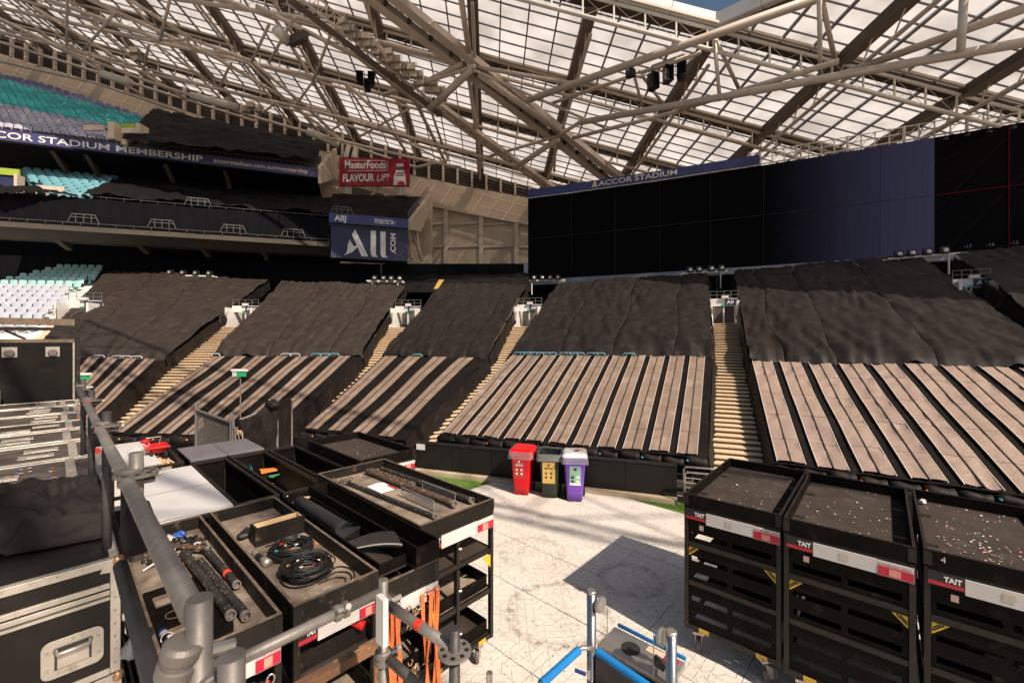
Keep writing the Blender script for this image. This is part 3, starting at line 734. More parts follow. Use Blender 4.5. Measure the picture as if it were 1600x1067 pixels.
for i in range(48):
    u = -140 + i * 22.5; a = wall_at(u, topv(u)); top = Vector((a.x, WALLY, rz(a.x, WALLY) + .1))
    u2 = u + 22.5; b = wall_at(u2, topv(u2)); tb = Vector((b.x, WALLY, rz(b.x, WALLY) + .1))
    MB().bar(a + Vector((0, .05, 0)), top + Vector((0, .05, 0)), .20, .25, (0, 1, 0)).build('mullion', 'steel_paint', pw, world=True)
    if top.z - a.z < .3: continue
    MB().prism([a + Vector((.004, .35, -.1)), b + Vector((-.004, .35, -.1)), tb + Vector((-.004, .35, .2)), top + Vector((.004, .35, .2))], (0, .05, 0)).build('louvre_panel', 'louvre', pw, world=True)
    if 120 < u < 860 or True:
        ls = MB(); nl = max(2, int((top.z - a.z) / .28))
        for k in range(nl):
            t = (k + .5) / nl; ls.bar(a.lerp(top, t) + Vector((.1, .28, 0)), b.lerp(tb, t) + Vector((-.1, .28, 0)), .14, .03, (0, .8, .6))
        ls.build('louvre', 'louvre', pw, world=True)
# lower cladding right of the tiers
for i, (u0, u1) in enumerate(((670, 697), (697, 752), (752, 807), (807, 880))):
    for v0, v1 in ((None, 350), (350, 386), (386, 425)):
        t0 = topv(u0) + 40 if v0 is None else v0; t1 = topv(u1) + 40 if v0 is None else v0
        if t0 > v1: continue
        a, b, c, d = wall_at(u0, v1 - .5, .5), wall_at(u1, v1 - .5, .5), wall_at(u1, t1 + .5, .5), wall_at(u0, t0 + .5, .5)
        MB().prism([a, b, c, d], (0, .2, 0)).build('cladding_panel', 'clad', pw, world=True)
    MB().bar(wall_at(u1, topv(u1) + 38, .3), wall_at(u1, 425, .3), .42, .4, (0, 1, 0)).build('column', 'steel_paint', pw, world=True)
    for v in (350, 386): MB().bar(wall_at(u0, v + (0 if v > 360 else 1), .4), wall_at(u1, v - 2, .4), .2, .16, (0, 1, 0)).build('girt', 'steel_paint', pw, world=True)

mat('terrace_grey', (.13, .115, .115), (.10, .09, .09), 1, .8)
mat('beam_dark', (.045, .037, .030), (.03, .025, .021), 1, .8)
mat('ribbon', (.06, .058, .15), (.05, .048, .13), 2, .5)
MB().box(-75, 34, WALLY + 1.6, WALLY + 1.9, 0, 19.5).build('backing_wall', 'concrete', pw, world=True)
# ------------------------------------------------------------------ upper and middle tiers
ND = lambda ang: Vector((math.sin(R(ang)), math.cos(R(ang)), 0))
class Tier(Block): pass
up = Tier((-33.1, 27.6), -19.9, 17.2, .65)
mid = Tier((-29.5, 24.6), -18, 11.7, .50)
def line_u(p, q, u):
    k = (u - CU) / FOC; p = Vector(p); q = Vector(q); d = q - p; t = (k * p.y - p.x) / (d.x - k * d.y); return p + d * t
UPA, UPB = Vector((-33.1, 27.6, 0)), Vector((-15.4, 34.0, 0)); UDIR = (UPB - UPA).normalized(); UOUT = Vector((UDIR.y, -UDIR.x, 0))
tier = thing('upper_tier', 'upper seating tier with navy lettered edge at top left', 'stand', UPA)
us_ = [-260, -120, 0, 70, 140, 210, 280, 350, 420, 497]
for i in range(len(us_) - 1):
    a, b = line_u(UPA, UPB, us_[i]), line_u(UPA, UPB, us_[i + 1]); g = UDIR * .01
    MB().hexa([x + Vector((0, 0, 16.38)) for x in (a + g, b - g, b - g - UOUT * .15, a + g - UOUT * .15)], [x + Vector((0, 0, 17.08)) for x in (a + g, b - g, b - g - UOUT * .15, a + g - UOUT * .15)]).build('edge_board', 'ribbon', tier, world=True)

a, b = line_u(UPA, UPB, -52), line_u(UPA, UPB, 317); O = UOUT * .012
text('ACCOR STADIUM MEMBERSHIP', a + O + Vector((0, 0, 16.52)), UDIR, (0, 0, 1), .42, 'sign_white', tier, width=(b - a).length, bold=.012)
a, b = line_u(UPA, UPB, 334), line_u(UPA, UPB, 481)
text('accorstadium.com.au/membership', a + O + Vector((0, 0, 16.58)), UDIR, (0, 0, 1), .30, 'sign_cream', tier, width=(b - a).length, bold=.008)
def quad_slab(pts, th, nm, m, par):
    pts = [Vector(p) for p in pts]; MB().hexa([p - Vector((0, 0, th)) for p in pts], pts).build(nm, m, par, world=True)
TB = [(-420, -10), (-200, 40), (0, 108), (120, 146), (240, 184), (370, 216), (502, 238)]
fr_ = [line_u(UPA, UPB, u) - UOUT * .16 + Vector((0, 0, 17.05)) for u in (-520, -200, 0, 120, 240, 370, 497)]; bk_ = [up.hit(u, v) - Vector((0, 0, .35)) for u, v in TB]
for i in range(6):
    MB().hexa([p - Vector((0, 0, .5)) for p in (fr_[i], fr_[i + 1], bk_[i + 1], bk_[i])], [fr_[i], fr_[i + 1], bk_[i + 1], bk_[i]]).build('terrace', 'terrace_grey', tier, world=True)
# soffit below the upper tier
a, b = line_u(UPA, UPB, -260), line_u(UPA, UPB, 497)
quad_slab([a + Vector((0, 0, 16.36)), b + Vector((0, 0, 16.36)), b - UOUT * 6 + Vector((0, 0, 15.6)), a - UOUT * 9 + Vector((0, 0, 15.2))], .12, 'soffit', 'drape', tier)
# end wall
e0 = b; e1 = at(521, 232, 37.5)
MB().prism([e0 + Vector((0, 0, 15.9)), e0 + Vector((0, 0, 17.3)), Vector((e1.x, e1.y, e1.z)), Vector((e1.x, e1.y, e1.z - 2.6))], (.3, 0, 0)).build('end_wall', 'concrete', tier, world=True)
MB().prism([at(357, 285, 36), at(540, 262, 38), at(540, 310, 38), at(357, 318, 36)], (0, .3, 0)).build('rear_wall', 'concrete', tier, world=True)
for u in (70, 124, 250, 345):
    p = line_u(UPA, UPB, u) - UOUT * .4
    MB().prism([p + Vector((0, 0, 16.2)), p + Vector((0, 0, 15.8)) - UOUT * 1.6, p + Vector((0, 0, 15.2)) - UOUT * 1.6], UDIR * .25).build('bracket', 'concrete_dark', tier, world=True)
for u in (126, 142, 248, 262):
    p = line_u(UPA, UPB, u) - UOUT * 2.5; MB().tube(p + Vector((0, 0, 12.2)), p + Vector((0, 0, 15.6)), .05, 6).build('column', 'chrome_rail', tier, world=True)
rp = MB()
for i in range(30):
    p = line_u(UPA, UPB, lerp(215, 496, i / 29)) - UOUT * .3; rp.tube(p + Vector((0, 0, 17.05)), p + Vector((0, 0, 17.5)), .02, 4)
rp.tube(line_u(UPA, UPB, 215) - UOUT * .3 + Vector((0, 0, 17.5)), line_u(UPA, UPB, 496) - UOUT * .3 + Vector((0, 0, 17.5)), .02, 4).build('railing', 'chrome_rail', tier, world=True)
# wall behind the middle tier, its shade put into a near-black colour
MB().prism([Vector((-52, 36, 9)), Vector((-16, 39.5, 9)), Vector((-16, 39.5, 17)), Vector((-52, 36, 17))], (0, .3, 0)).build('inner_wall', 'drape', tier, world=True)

def keepU(u, v):
    top = lerp(112, 187, u / 235); bot = lerp(205, 236, u / 190) - 1
    right = lerp(182, 236, (232 - v) / 45)
    if 160 < u < 215 and v > 204 and u > lerp(160, 186, (v - 204) / 20): return v > 210 and u < 188
    return v > top - 1 and v < bot + 6 and u < right
def mU(u, v, r):
    t = lerp(112, 187, u / 235); d = v - t
    if d < lerp(13, 3, u / 235): return 'seat_blue'
    if d < lerp(52, 24, u / 235): return 'seat_teal'
    return 'seat_grey'
UN = up.n
NM = {'seat_blue': 'dark blue', 'seat_teal': 'teal', 'seat_grey': 'lilac grey'}
extra, yaw = seats_on_plane(None, UN, UDIR, UPA + Vector((0, 0, 17.0)) - UDIR * 24 + UN * .5, 30, 110, .48, .72, .468, keepU, mU,
    lambda m: NM[m] + ' seat in the uncovered part of the upper tier at top left', 'uncovered upper tier seats', 110)
root = thing('seat_field', 'rows of blue and teal seats at the back of the upper tier', 'seats', UPA + UN * 12 + Vector((0, 0, 25)), kind='stuff')
for m, ps in extra.items():
    src = SM[m]; vs = [v.co.copy() for v in src.vertices]; fs = [tuple(p.vertices) for p in src.polygons]; mb = MB(); Rm = Matrix.Rotation(yaw, 4, 'Z')
    for p in ps:
        k = len(mb.v); mb.v += [Rm @ v + p for v in vs]; mb.f += [tuple(i + k for i in f) for f in fs]
    tag(mb.build('far_seats', m, root, smooth=True, world=True), kind='stuff')
def drape_on(par, nm, m, hit, q, nu, nv, amp, lift, seed=0.0, fold=1.0):
    c = [hit(*x) for x in q]
    def fn(s, t):
        p = bil(c[0], c[1], c[2], c[3], s, t)
        return p + Vector((0, 0, lift + amp * (N3(p.x * .9, p.y * .9, seed) + .7 * (1 - 2 * abs(N3(p.x * 1.8, p.y * 1.8, seed + 3))))))
    return MB().grid(fn, nu, nv).build(nm, m, par, smooth=True, world=True)
cv = thing('seat_cover', 'black cover over the right hand seats of the upper tier', 'seat cover', up.hit(300, 240))
drape_on(cv, 'sheet', 'tarp_dark', up.hit, [(190, 236), (496, 264), (506, 236), (240, 184)], 60, 24, .22, .75, 3.1)
en = thing('stand_entrance', 'lime green entrance panel beside the uncovered upper tier seats', 'entrance', up.hit(205, 222))
p = up.hit(205, 220); MB().box(-.7, .7, 0, .12, 0, .6).build('panel', 'lime', en).location.z = .7
MB().box(-1.2, -.75, -.5, .3, 0, 1.2).build('side_wall', 'concrete', en); MB().box(.75, 1.0, -.5, .3, 0, 1.1).build('side_wall', 'concrete', en)
MB().box(-2.6, -1.25, -.8, -.65, .45, .8).build('parapet', 'concrete', en); MB().box(.3, 1.6, -1.1, -.95, .1, .45).build('parapet', 'concrete', en)
stp = thing('aisle_stairs', 'tan aisle steps right of the uncovered upper tier seats', 'stairs', up.hit(212, 205))
for i in range(18):
    v0 = lerp(227, 186, i / 18); v1 = lerp(227, 186, (i + 1) / 18)
    f = lambda v, d: up.hit(lerp(182, 238, (234 - v) / 48) + d, v)
    a, b, c, d = f(v0, 0), f(v0, 9), f(v1, 9), f(v1, 0); z = c.z
    MB().hexa([Vector((x.x, x.y, z - .3)) for x in (a, b, c, d)], [Vector((x.x, x.y, z + .05)) for x in (a, b, c, d)]).build('step', 'wood_step', stp, world=True)

# middle tier
MA, MBp = Vector((-29.5, 24.6, 0)), Vector((-12.8, 30.0, 0)); MD = (MBp - MA).normalized(); MO = Vector((MD.y, -MD.x, 0))
mt = thing('middle_tier', 'middle seating tier with black draped front above the lower stand', 'stand', MA)
def vz(p, v): return CAMH + (CV - v) / FOC * p.y
a, b = line_u(MA, MBp, -120), line_u(MA, MBp, 515)
def fd(s, t):
    p = a.lerp(b, s); L_ = (b - a).length
    return p + MO * (.03 + .05 * N3(s * L_ * 2.2, t * .6, 2) + .02 * N3(s * L_ * 7, t, 5)) + Vector((0, 0, lerp(10.35, 12.0, t) + .06 * N3(s * L_ * .5, 0, 1)))
MB().grid(fd, 150, 6).build('front_drape', 'drape', mt, smooth=True, world=True)
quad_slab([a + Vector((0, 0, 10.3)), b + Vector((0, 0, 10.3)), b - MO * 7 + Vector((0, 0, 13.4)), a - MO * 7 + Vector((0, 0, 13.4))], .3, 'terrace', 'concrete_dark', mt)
# sloping edge beam below
MB().hexa([a + Vector((0, 0, 9.55)) - MO * .9, b + Vector((0, 0, 9.55)) - MO * .9, b + Vector((0, 0, 9.75)) - MO * 3, a + Vector((0, 0, 9.75)) - MO * 3],
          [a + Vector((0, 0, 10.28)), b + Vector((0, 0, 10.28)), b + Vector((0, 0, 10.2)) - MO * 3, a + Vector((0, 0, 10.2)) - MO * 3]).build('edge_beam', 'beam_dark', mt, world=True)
for u in (60, 195, 300, 400):
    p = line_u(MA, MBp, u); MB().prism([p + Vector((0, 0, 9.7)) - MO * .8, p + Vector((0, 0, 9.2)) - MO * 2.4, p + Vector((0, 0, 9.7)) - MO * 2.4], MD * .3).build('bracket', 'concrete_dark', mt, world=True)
rr = MB(); c0 = line_u(MA, MBp, 0)
for i in range(20):
    p = line_u(MA, MBp, lerp(-10, 514, i / 19)) + MO * .12; rr.tube(p + Vector((0, 0, 10.3)), p + Vector((0, 0, 10.5)), .012, 4)
rr.tube(line_u(MA, MBp, -10) + MO * .12 + Vector((0, 0, 10.48)), line_u(MA, MBp, 514) + MO * .12 + Vector((0, 0, 10.48)), .012, 4)
for i in range(15):
    p = line_u(MA, MBp, lerp(138, 514, i / 14)) - MO * .1; rr.tube(p + Vector((0, 0, 11.95)), p + Vector((0, 0, 12.2)), .012, 4)
rr.tube(line_u(MA, MBp, 138) - MO * .1 + Vector((0, 0, 12.18)), line_u(MA, MBp, 514) - MO * .1 + Vector((0, 0, 12.18)), .012, 4)
rr.build('railing', 'chrome_rail', mt, world=True)
def guard(u, z, ln=MA, ln2=MBp, o=None, w=1.5):
    p = line_u(ln, ln2, u) + (o or Vector()); g = MB()
    for s in (0, .25, .5, .75, 1):
        hh = .5 if 0 < s < 1 else 0
        if hh: g.tube(p + MD * (s * w) + Vector((0, 0, z)), p + MD * (s * w) + Vector((0, 0, z + hh)), .02, 4)
    g.path([p + Vector((0, 0, z)), p + MD * .2 + Vector((0, 0, z + .5)), p + MD * (w - .2) + Vector((0, 0, z + .5)), p + MD * w + Vector((0, 0, z))], .025, 4)
    g.tube(p + MD * .1 + Vector((0, 0, z + .32)), p + MD * (w - .1) + Vector((0, 0, z + .32)), .018, 4).build('guard_rail', 'chrome_rail', mt, world=True)
for u in (108, 232, 345, 440): guard(u, 10.5, o=MO * .12)
for u in (288,): guard(u, 12.1)
# aqua seats at the left of the middle tier
def keepM(u, v):
    if v > 310 or v < 262: return False
    lo = lerp(12, 62, (308 - v) / 18) if v > 285 else 34
    return lo < u < lerp(128, 196, (309 - v) / 36) and v > lerp(252, 274, u / 190)
seats_on_plane(None, mid.n, MD, MA + Vector((0, 0, 11.75)) - MD * 12 + mid.n * .5, 14, 60, .56, .80, .40, keepM,
    lambda u, v, r: 'seat_azure' if (v < lerp(266, 282, (u - 110) / 80) and u > 108) else 'seat_aqua',
    lambda m: ('deep blue' if m == 'seat_azure' else 'aqua') + ' seat in the uncovered part of the middle tier at left', 'uncovered middle tier seats')
for nm, q, seed, lab in (('p', [(128, 318), (520, 345), (540, 320), (196, 283)], 7.7, 'black crumpled cover over the middle tier right of the aqua seats'),
                     ('q', [(-60, 312), (128, 318), (100, 312), (-40, 300)], 2.2, 'black cover edge in front of the aqua middle tier seats')):
    cv = thing('seat_cover', lab, 'seat cover', mid.hit(*q[0])); drape_on(cv, 'sheet', 'tarp_dark', mid.hit, q, 70, 16, .25, .45, seed)
en = thing('stand_entrance', 'lime green topped entrance left of the aqua middle tier seats', 'entrance', mid.hit(18, 300), R(18))
MB().box(-1.2, .35, 0, .12, 1.0, 1.40).build('panel', 'lime', en); MB().box(-1.3, .3, .1, .2, -.4, .99).build('door', 'navy', en); MB().box(.35, .5, -.4, .2, -.4, 1.0).build('side_wall', 'concrete', en); MB().box(1.25, 2.6, -.2, .1, -.2, .5).build('side_wall', 'concrete', en)
wl = thing('screen_wall', 'low concrete box front with glass screens behind the aqua seats', 'wall', mid.hit(60, 262), R(18))
MB().box(-1, 5.2, 0, .2, -.3, .8).build('base', 'concrete', wl)
for x in (-.6, 1.7): MB().path([(x, -.02, .8), (x, -.02, 2.0), (x + 2.0, -.02, 2.0), (x + 2.0, -.02, .8)], .04, 5).build('frame', 'chrome_rail', wl)

# box at the right end of the middle tier, with its signs
bx0, bx1 = line_u(MA, MBp, 517), line_u(MA, MBp, 637)
sb = thing('sign_box', 'navy sign box with big white letters at the right end of the middle tier', 'sign', (bx0.x, bx0.y, 9.2), math.atan2(MD.y, MD.x))
wb = (bx1 - bx0).length
MB().box(0, wb, 0, 1.5, .05, 2.25).build('face', 'navy', sb)
MB().box(-.1, wb + .02, -.25, 1.5, 2.45, 3.12).build('edge_board', 'navy_bright', sb)
MB().box(-.1, wb, -.05, 1.4, 2.25, 2.44).build('recess', 'black_plastic', sb)
def S(x, y, z): return XF[sb.name] @ Vector((x, y, z))
dn = MD
k = wb / 5.3
# big A with a swoosh, two l strokes
MB().prism([S(.98 * k, -.02, .24), S(1.36 * k, -.02, .24), S(2.46 * k, -.02, .24)][:0] + [S(2.05 * k, -.03, .24), S(2.52 * k, -.03, .24), S(1.62 * k, -.03, 2.12), S(1.40 * k, -.03, 1.75)], -MO * -.03).build('letter_stroke', 'sign_white', sb, world=True)
sw = []
for (x, z) in ((.88, .25), (1.12, .36), (1.42, .5), (1.72, .82), (1.95, 1.05), (1.72, .98), (1.52, .9), (1.42, 1.08), (1.25, 1.38), (1.12, 1.0), (1.10, .72), (1.05, .46)): sw.append(S(x * k, -.03, z))
MB().prism(sw, MO * .03).build('letter_stroke', 'sign_white', sb, world=True)
for x in (2.68, 3.36):
    MB().prism([S(x * k, -.03, 2.12), S((x + .36) * k, -.03, 2.12), S((x + .36) * k, -.03, .42), S((x + .52) * k, -.03, .24), S((x + .12) * k, -.03, .24), S(x * k, -.03, .42)], MO * .03).build('letter_stroke', 'sign_white', sb, world=True)
text('.COM', S(4.42 * k, -.03, .55), (0, 0, 1), -MD, .36, 'sign_white', sb, width=1.5, bold=.03)
text('AIIJ', S(.25 * k, -.27, 2.6), MD, (0, 0, 1), .38, 'sign_white', sb, bold=.03)
text('mantra-', S(2.95 * k, -.27, 2.64), MD, (0, 0, 1), .46, 'sign_white', sb, width=1.45 * k, bold=.012)
ew = thing('end_wall', 'concrete end wall and struts right of the navy sign box', 'wall', (bx1.x, bx1.y, 9.2))
e0 = bx1 + MD * .04 - MO * 0; e1 = at(668, 304, 37.0)
MB().prism([e0 + Vector((0, 0, 11.6)), e0 + Vector((0, 0, 12.35)), e1, at(668, 330, 37.0), at(652, 362, 34)], (.28, .02, 0)).build('slab', 'concrete', ew, world=True)
MB().prism([at(655, 345, 37.5), at(674, 310, 37.5), at(674, 412, 37.5), at(655, 412, 37.5)], (0, .5, 0)).build('pier', 'concrete', ew, world=True)
for q in ((640, 352, 660, 408), (648, 350, 657, 405), (643, 405, 636, 362)): MB().tube(at(q[0], q[1], 33.5), at(q[2], q[3], 35), .14, 6).build('strut', 'steel_paint', ew, world=True)
er = MB()
for i in range(14):
    p = (e0 + Vector((0, 0, 12.3))).lerp(e1, i / 13); er.tube(p, p + Vector((0, 0, .6)), .025, 4)
er.tube(e0 + Vector((0, 0, 12.9)), e1 + Vector((0, 0, .6)), .025, 4).build('railing', 'chrome_rail', ew, world=True)
cv = thing('seat_cover', 'black cover on the seats above the navy sign box', 'seat cover', S(2, 1, 3))
cc = [S(-.1, .1, 3.0), S(wb, .1, 3.0), at(660, 308, 36.6), at(520, 303, 36.6)]
MB().grid(lambda s, t: bil(cc[0], cc[1], cc[2], cc[3], s, t) + Vector((0, 0, .25 * N3(s * 6, t * 5, 3) + .2 * math.sin(t * 3))), 40, 20).build('sheet', 'tarp_dark', cv, smooth=True, world=True)
guard(517, 12.3, o=MO * .2)

# red advertising board
RY = 36.0
a, b, c, d = at(530, 290, RY), at(639.5, 290.5, RY), at(639.5, 248.5, RY), at(530, 246, RY)
rb = thing('advertising_board', 'dark red advertising board with white lettering and a sauce bottle above navy box', 'billboard', (a.x, RY, a.z))
MB().prism([a, b, c, d], (0, .25, 0)).build('board', 'sign_red', rb, world=True)
yy = Vector((0, -.02, 0))
text('MasterFoods', at(539, 263.5, RY) + yy, (1, 0, 0), (0, 0, 1), .62, 'sign_white', rb, width=3.45, bold=.025)
text('FLAVOUR', at(536, 284, RY) + yy, (1, 0, .02), (0, 0, 1), .60, 'sign_white', rb, width=2.65, bold=.04)
text('UP!', at(589, 284, RY) + yy, (1, 0, .08), (0, 0, 1), .58, 'sign_white', rb, width=1.05, bold=.0, shear=.3)
fr = MB(); fr.path([at(u, v, RY) + yy for u, v in ((540, 262), (539, 251), (601, 251.5), (605, 254), (605, 267), (543, 267.5))], .035, 4).build('outline', 'sign_white', rb, world=True)
bt = MB()
def bp(x, z): return at(625 + x, 289.5 - z, RY) + Vector((0, -.03, 0))
bt.prism([bp(-10.5, 0), bp(10, 0), bp(8.5, 14), bp(5.5, 23), bp(-5.5, 23), bp(-9, 14)], (0, .02, 0)).build('bottle_label', 'sign_white', rb, world=True)
MB().prism([bp(-5.5, 23.1), bp(5.5, 23.1), bp(5, 29), bp(-5, 29)], (0, .02, 0)).build('bottle_neck', 'louvre', rb, world=True)
MB().prism([bp(-5.5, 29.1), bp(5.5, 29.1), bp(5.5, 33.5), bp(-5.5, 33.5)], (0, .02, 0)).build('bottle_cap', 'sign_white', rb, world=True)
MB().prism([bp(-4 + 0, 0.2) - yy * 0 + Vector((0, -.01, 0)), bp(8, .2) + Vector((0, -.01, 0)), bp(6, 5) + Vector((0, -.01, 0)), bp(1, 6.5) + Vector((0, -.01, 0)), bp(-3, 4) + Vector((0, -.01, 0))], (0, .01, 0)).build('tomato', 'red_plain', rb, world=True)
for v in (14, 17.5): MB().prism([bp(-6.5, v) + Vector((0, -.01, 0)), bp(6.5, v) + Vector((0, -.01, 0)), bp(6.5, v + 2) + Vector((0, -.01, 0)), bp(-6.5, v + 2) + Vector((0, -.01, 0))], (0, .01, 0)).build('label_band', 'sign_red' if v < 15 else 'louvre', rb, world=True)
for u in (544, 628): MB().tube(at(u, 288, RY + .5), at(u - 2, 318, RY + 1), .33, 10).build('post', 'steel_white', rb, world=True)
MB().tube(at(576, 312, RY + .6), at(592, 292, RY + .6), .12, 6).tube(at(608, 312, RY + .6), at(592, 292, RY + .6), .12, 6).build('brace', 'steel_paint', rb, world=True)
for u in (540, 552): MB().tube(at(u, 247, RY + .5), at(u + 5, 228, RY + .5), .2, 8).build('post', 'steel_white', rb, world=True)

# black drape along the back of the lower stand
pl = [Vector((-60, 30, 0)), Vector((-30, 32.4, 0)), Vector((-10, 32.6, 0)), Vector((1.6, 31.6, 0))]
dr = thing('back_drape', 'long black drape along the back of the lower stand', 'drape', pl[2])
for i in range(3):
    a, b = pl[i], pl[i + 1]; L_ = (b - a).length; n = Vector(((b - a).y, -(b - a).x, 0)).normalized()
    zt = [10.2, 9.6, 9.25, 9.1]
    MB().grid(lambda s, t: a.lerp(b, s) + n * (.10 * N3(s * L_ * 1.7, t * .5, i) + .04 * N3(s * L_ * 5, t, i + 4)) + Vector((0, 0, lerp(5.5, lerp(zt[i], zt[i + 1], s), t))), int(L_ * 4), 6).build('panel', 'drape', dr, smooth=True, world=True)
cvb = thing('seat_cover', 'black cover over the last rows under the drape at centre', 'seat cover', (-5, 29, 6.6))
for q in ([(425, 447), (640, 452), (690, 428), (430, 425)], [(632, 453), (830, 452), (826, 424), (640, 428)]):
    c = [BK['C'].hit(*x) for x in q]
    MB().grid(lambda s, t: bil(c[0], c[1], c[2], c[3], s, t) + Vector((0, 0, -.15 + .15 * N3(s * 9, t * 5, 2))), 40, 14).build('sheet', 'tarp_dark', cvb, smooth=True, world=True)
tag(MB().hexa([at(x, y, 27.5) for x, y in ((677, 452), (684, 452), (694, 437), (686, 437))], [at(x, y, 27.3) for x, y in ((677, 452), (684, 452), (694, 437), (686, 437))]).build('step_edge', 'yellow_edge', base=at(685, 445, 27.4)), 'yellow painted step strip at the back of the lower stand', 'step')
mat('gutter', (.50, .44, .36), (.42, .36, .29), 1.5, .5)
# ------------------------------------------------------------------ roof
roof = thing('stadium_roof', 'translucent panelled stadium roof with steel trusses above the stands', 'roof', (0, 26, 20))
EX, EY = 9.8, 20.7
def in_roof(x, y): return y > EY - .05 or (x - EX) > .9 * (EY - y)
def skew(y): return -.05 * (y - 26)
PX, PY = 5.9 / 4, 5.75 / 7
X0, Y0 = 9.55, 20.6
def RPt(x, y, h=0): return Vector((x, y, rz(x, y) - h))
def clip(poly):
    f = lambda p: (p[0] - EX) - .9 * (EY - p[1])
    out = []
    for i in range(len(poly)):
        a, b = poly[i], poly[(i + 1) % len(poly)]; fa, fb = f(a), f(b)
        if fa >= 0: out.append(a)
        if (fa >= 0) != (fb >= 0): t = fa / (fa - fb); out.append((lerp(a[0], b[0], t), lerp(a[1], b[1], t)))
    return out
def cellpoly(i, j, g=.0):
    y0, y1 = Y0 + j * PY + g, Y0 + (j + 1) * PY - g
    return [(X0 + i * PX + skew(y) + gg, y) for y, gg in ((y0, g), (y0, PX - g), (y1, PX - g), (y1, g))]
base_poly = cellpoly(0, 0, .02)
ox, oy = base_poly[0]
pm = MB().poly([(x - ox, y - oy, rz(x, y) - rz(ox, oy)) for x, y in base_poly]).mesh('roof_panel', 'roof_panel')
cells = []; far = MB()
NJ = 25
for j in range(-28, NJ):
    for i in range(-46, 26):
        pl_ = cellpoly(i, j, .02); cx = sum(p[0] for p in pl_) / 4; cy = sum(p[1] for p in pl_) / 4
        if rz(cx, cy) < 6: continue
        if j >= 0: full = True
        else:
            ins = [(p[0] - EX) > .9 * (EY - p[1]) for p in pl_]
            if not any(ins): continue
            full = all(ins)
        if not full:
            q = clip(pl_)
            if len(q) > 2: far.poly([RPt(*p) for p in q])
            continue
        vis = False; ar = 0
        if cy > 3:
            pr = [proj(RPt(*p)) for p in pl_]; ar = abs(sum(pr[k][0] * pr[(k + 1) % 4][1] - pr[(k + 1) % 4][0] * pr[k][1] for k in range(4))) / 2
            vis = all(-20 < u < 1620 and -20 < v < 320 for u, v in pr)
        cells.append((ar if vis else 0, pl_))
cells.sort(key=lambda c: (-c[0] if c[1][0][0] > 0 else 0))
for k, (ar, pl_) in enumerate(cells):
    if k < 300 and ar > 60 and pl_[0][0] > 0: share('roof_panel', pm, roof, RPt(*pl_[0]) - Vector((0, 26, 20)))
    else: far.poly([RPt(*p) for p in pl_])
tag(far.build('roof_panel_field', 'roof_panel', roof, world=True), kind='stuff')
# glazing bars, purlins and rafters
YB = Y0 + NJ * PY
xmin, xmax = -58.0, 46.0
def ystart(x):
    return EY if x < EX else max(-2, EY - (x - EX) / .9)
for i in range(-45, 26):
    x = X0 + i * PX; ys = ystart(x + .2); 
    p = RPt(x + skew(ys), ys, .12); q = RPt(x + skew(YB), YB, .12)
    if q.z < 5: continue
    if i % 4 == 0:
        for s in (-.22, .22):
            MB().bar(p + Vector((s, 0, -.12)), q + Vector((s, 0, -.12)), .14, .42).build('rafter', 'roof_dark', roof, world=True)
        MB().bar(p + Vector((0, 0, -.36)), q + Vector((0, 0, -.36)), .56, .05).build('rafter_plate', 'roof_rib', roof, world=True)
        MB().tube(p + Vector((0, .6, -1.25)), q + Vector((0, -1.2, -.9)), .10, 7).build('rafter_tie', 'steel_paint', roof, world=True)
        n = int((YB - ys) / 1.45)
        for k in range(1, n):
            y = lerp(ys, YB, k / n); a = RPt(x + skew(y), y, .4); MB().tube(a, a + Vector((0, .5, -.8)), .035, 4).build('rafter_post', 'steel_paint', roof, world=True)
    else: MB().bar(p, q, .07, .12).build('glazing_bar', 'roof_rib', roof, world=True)
for j in range(-26, NJ + 1):
    y = Y0 + j * PY; xs = xmin if j >= 0 else EX + .9 * (EY - y)
    if xs > xmax: continue
    if j % 7 == 0:
        for xa_, xb_ in ([(xs, 0), (0, xmax)] if xs < 0 else [(xs, xmax)]):
            MB().bar(RPt(xa_, y, .24), RPt(xb_, y, .24), .48, .28).build('purlin', 'roof_dark', roof, world=True)
            MB().bar(RPt(xa_, y - .42, .16), RPt(xb_, y - .42, .16), .16, .12).build('purlin_edge', 'gutter', roof, world=True)
    else:
        for xa_, xb_ in ([(xs, 0), (0, xmax)] if xs < 0 else [(xs, xmax)]): MB().bar(RPt(xa_, y, .05), RPt(xb_, y, .05), .04, .06).build('glazing_bar', 'roof_rib', roof, world=True)
# white edge fascia round the opening
def fascia(p, q, n, nm='fascia'):
    for i in range(n):
        a, b = Vector(p).lerp(Vector(q), i / n), Vector(p).lerp(Vector(q), (i + 1) / n); d = (b - a).normalized() * .015
        MB().bar(a + d, b - d, .75, .62).build(nm, 'fascia_white', roof, world=True)
        MB().bar(a + Vector((0, .15, -.42)), b + Vector((0, .15, -.42)), .3, .16).build('fascia_shadow_gap', 'roof_dark', roof, world=True)
mat('fascia_white', (.66, .64, .62), (.56, .53, .50), 1.2, .45)
fascia(RPt(-40, EY - .1, -.1), RPt(0, EY - .1, -.1), 14); fascia(RPt(0, EY - .1, -.1), RPt(EX + .3, EY - .1, -.1), 4)
fascia(RPt(EX + .1, EY - .2, -.12), RPt(EX + .9 * 21, EY - 21, -.12), 14)

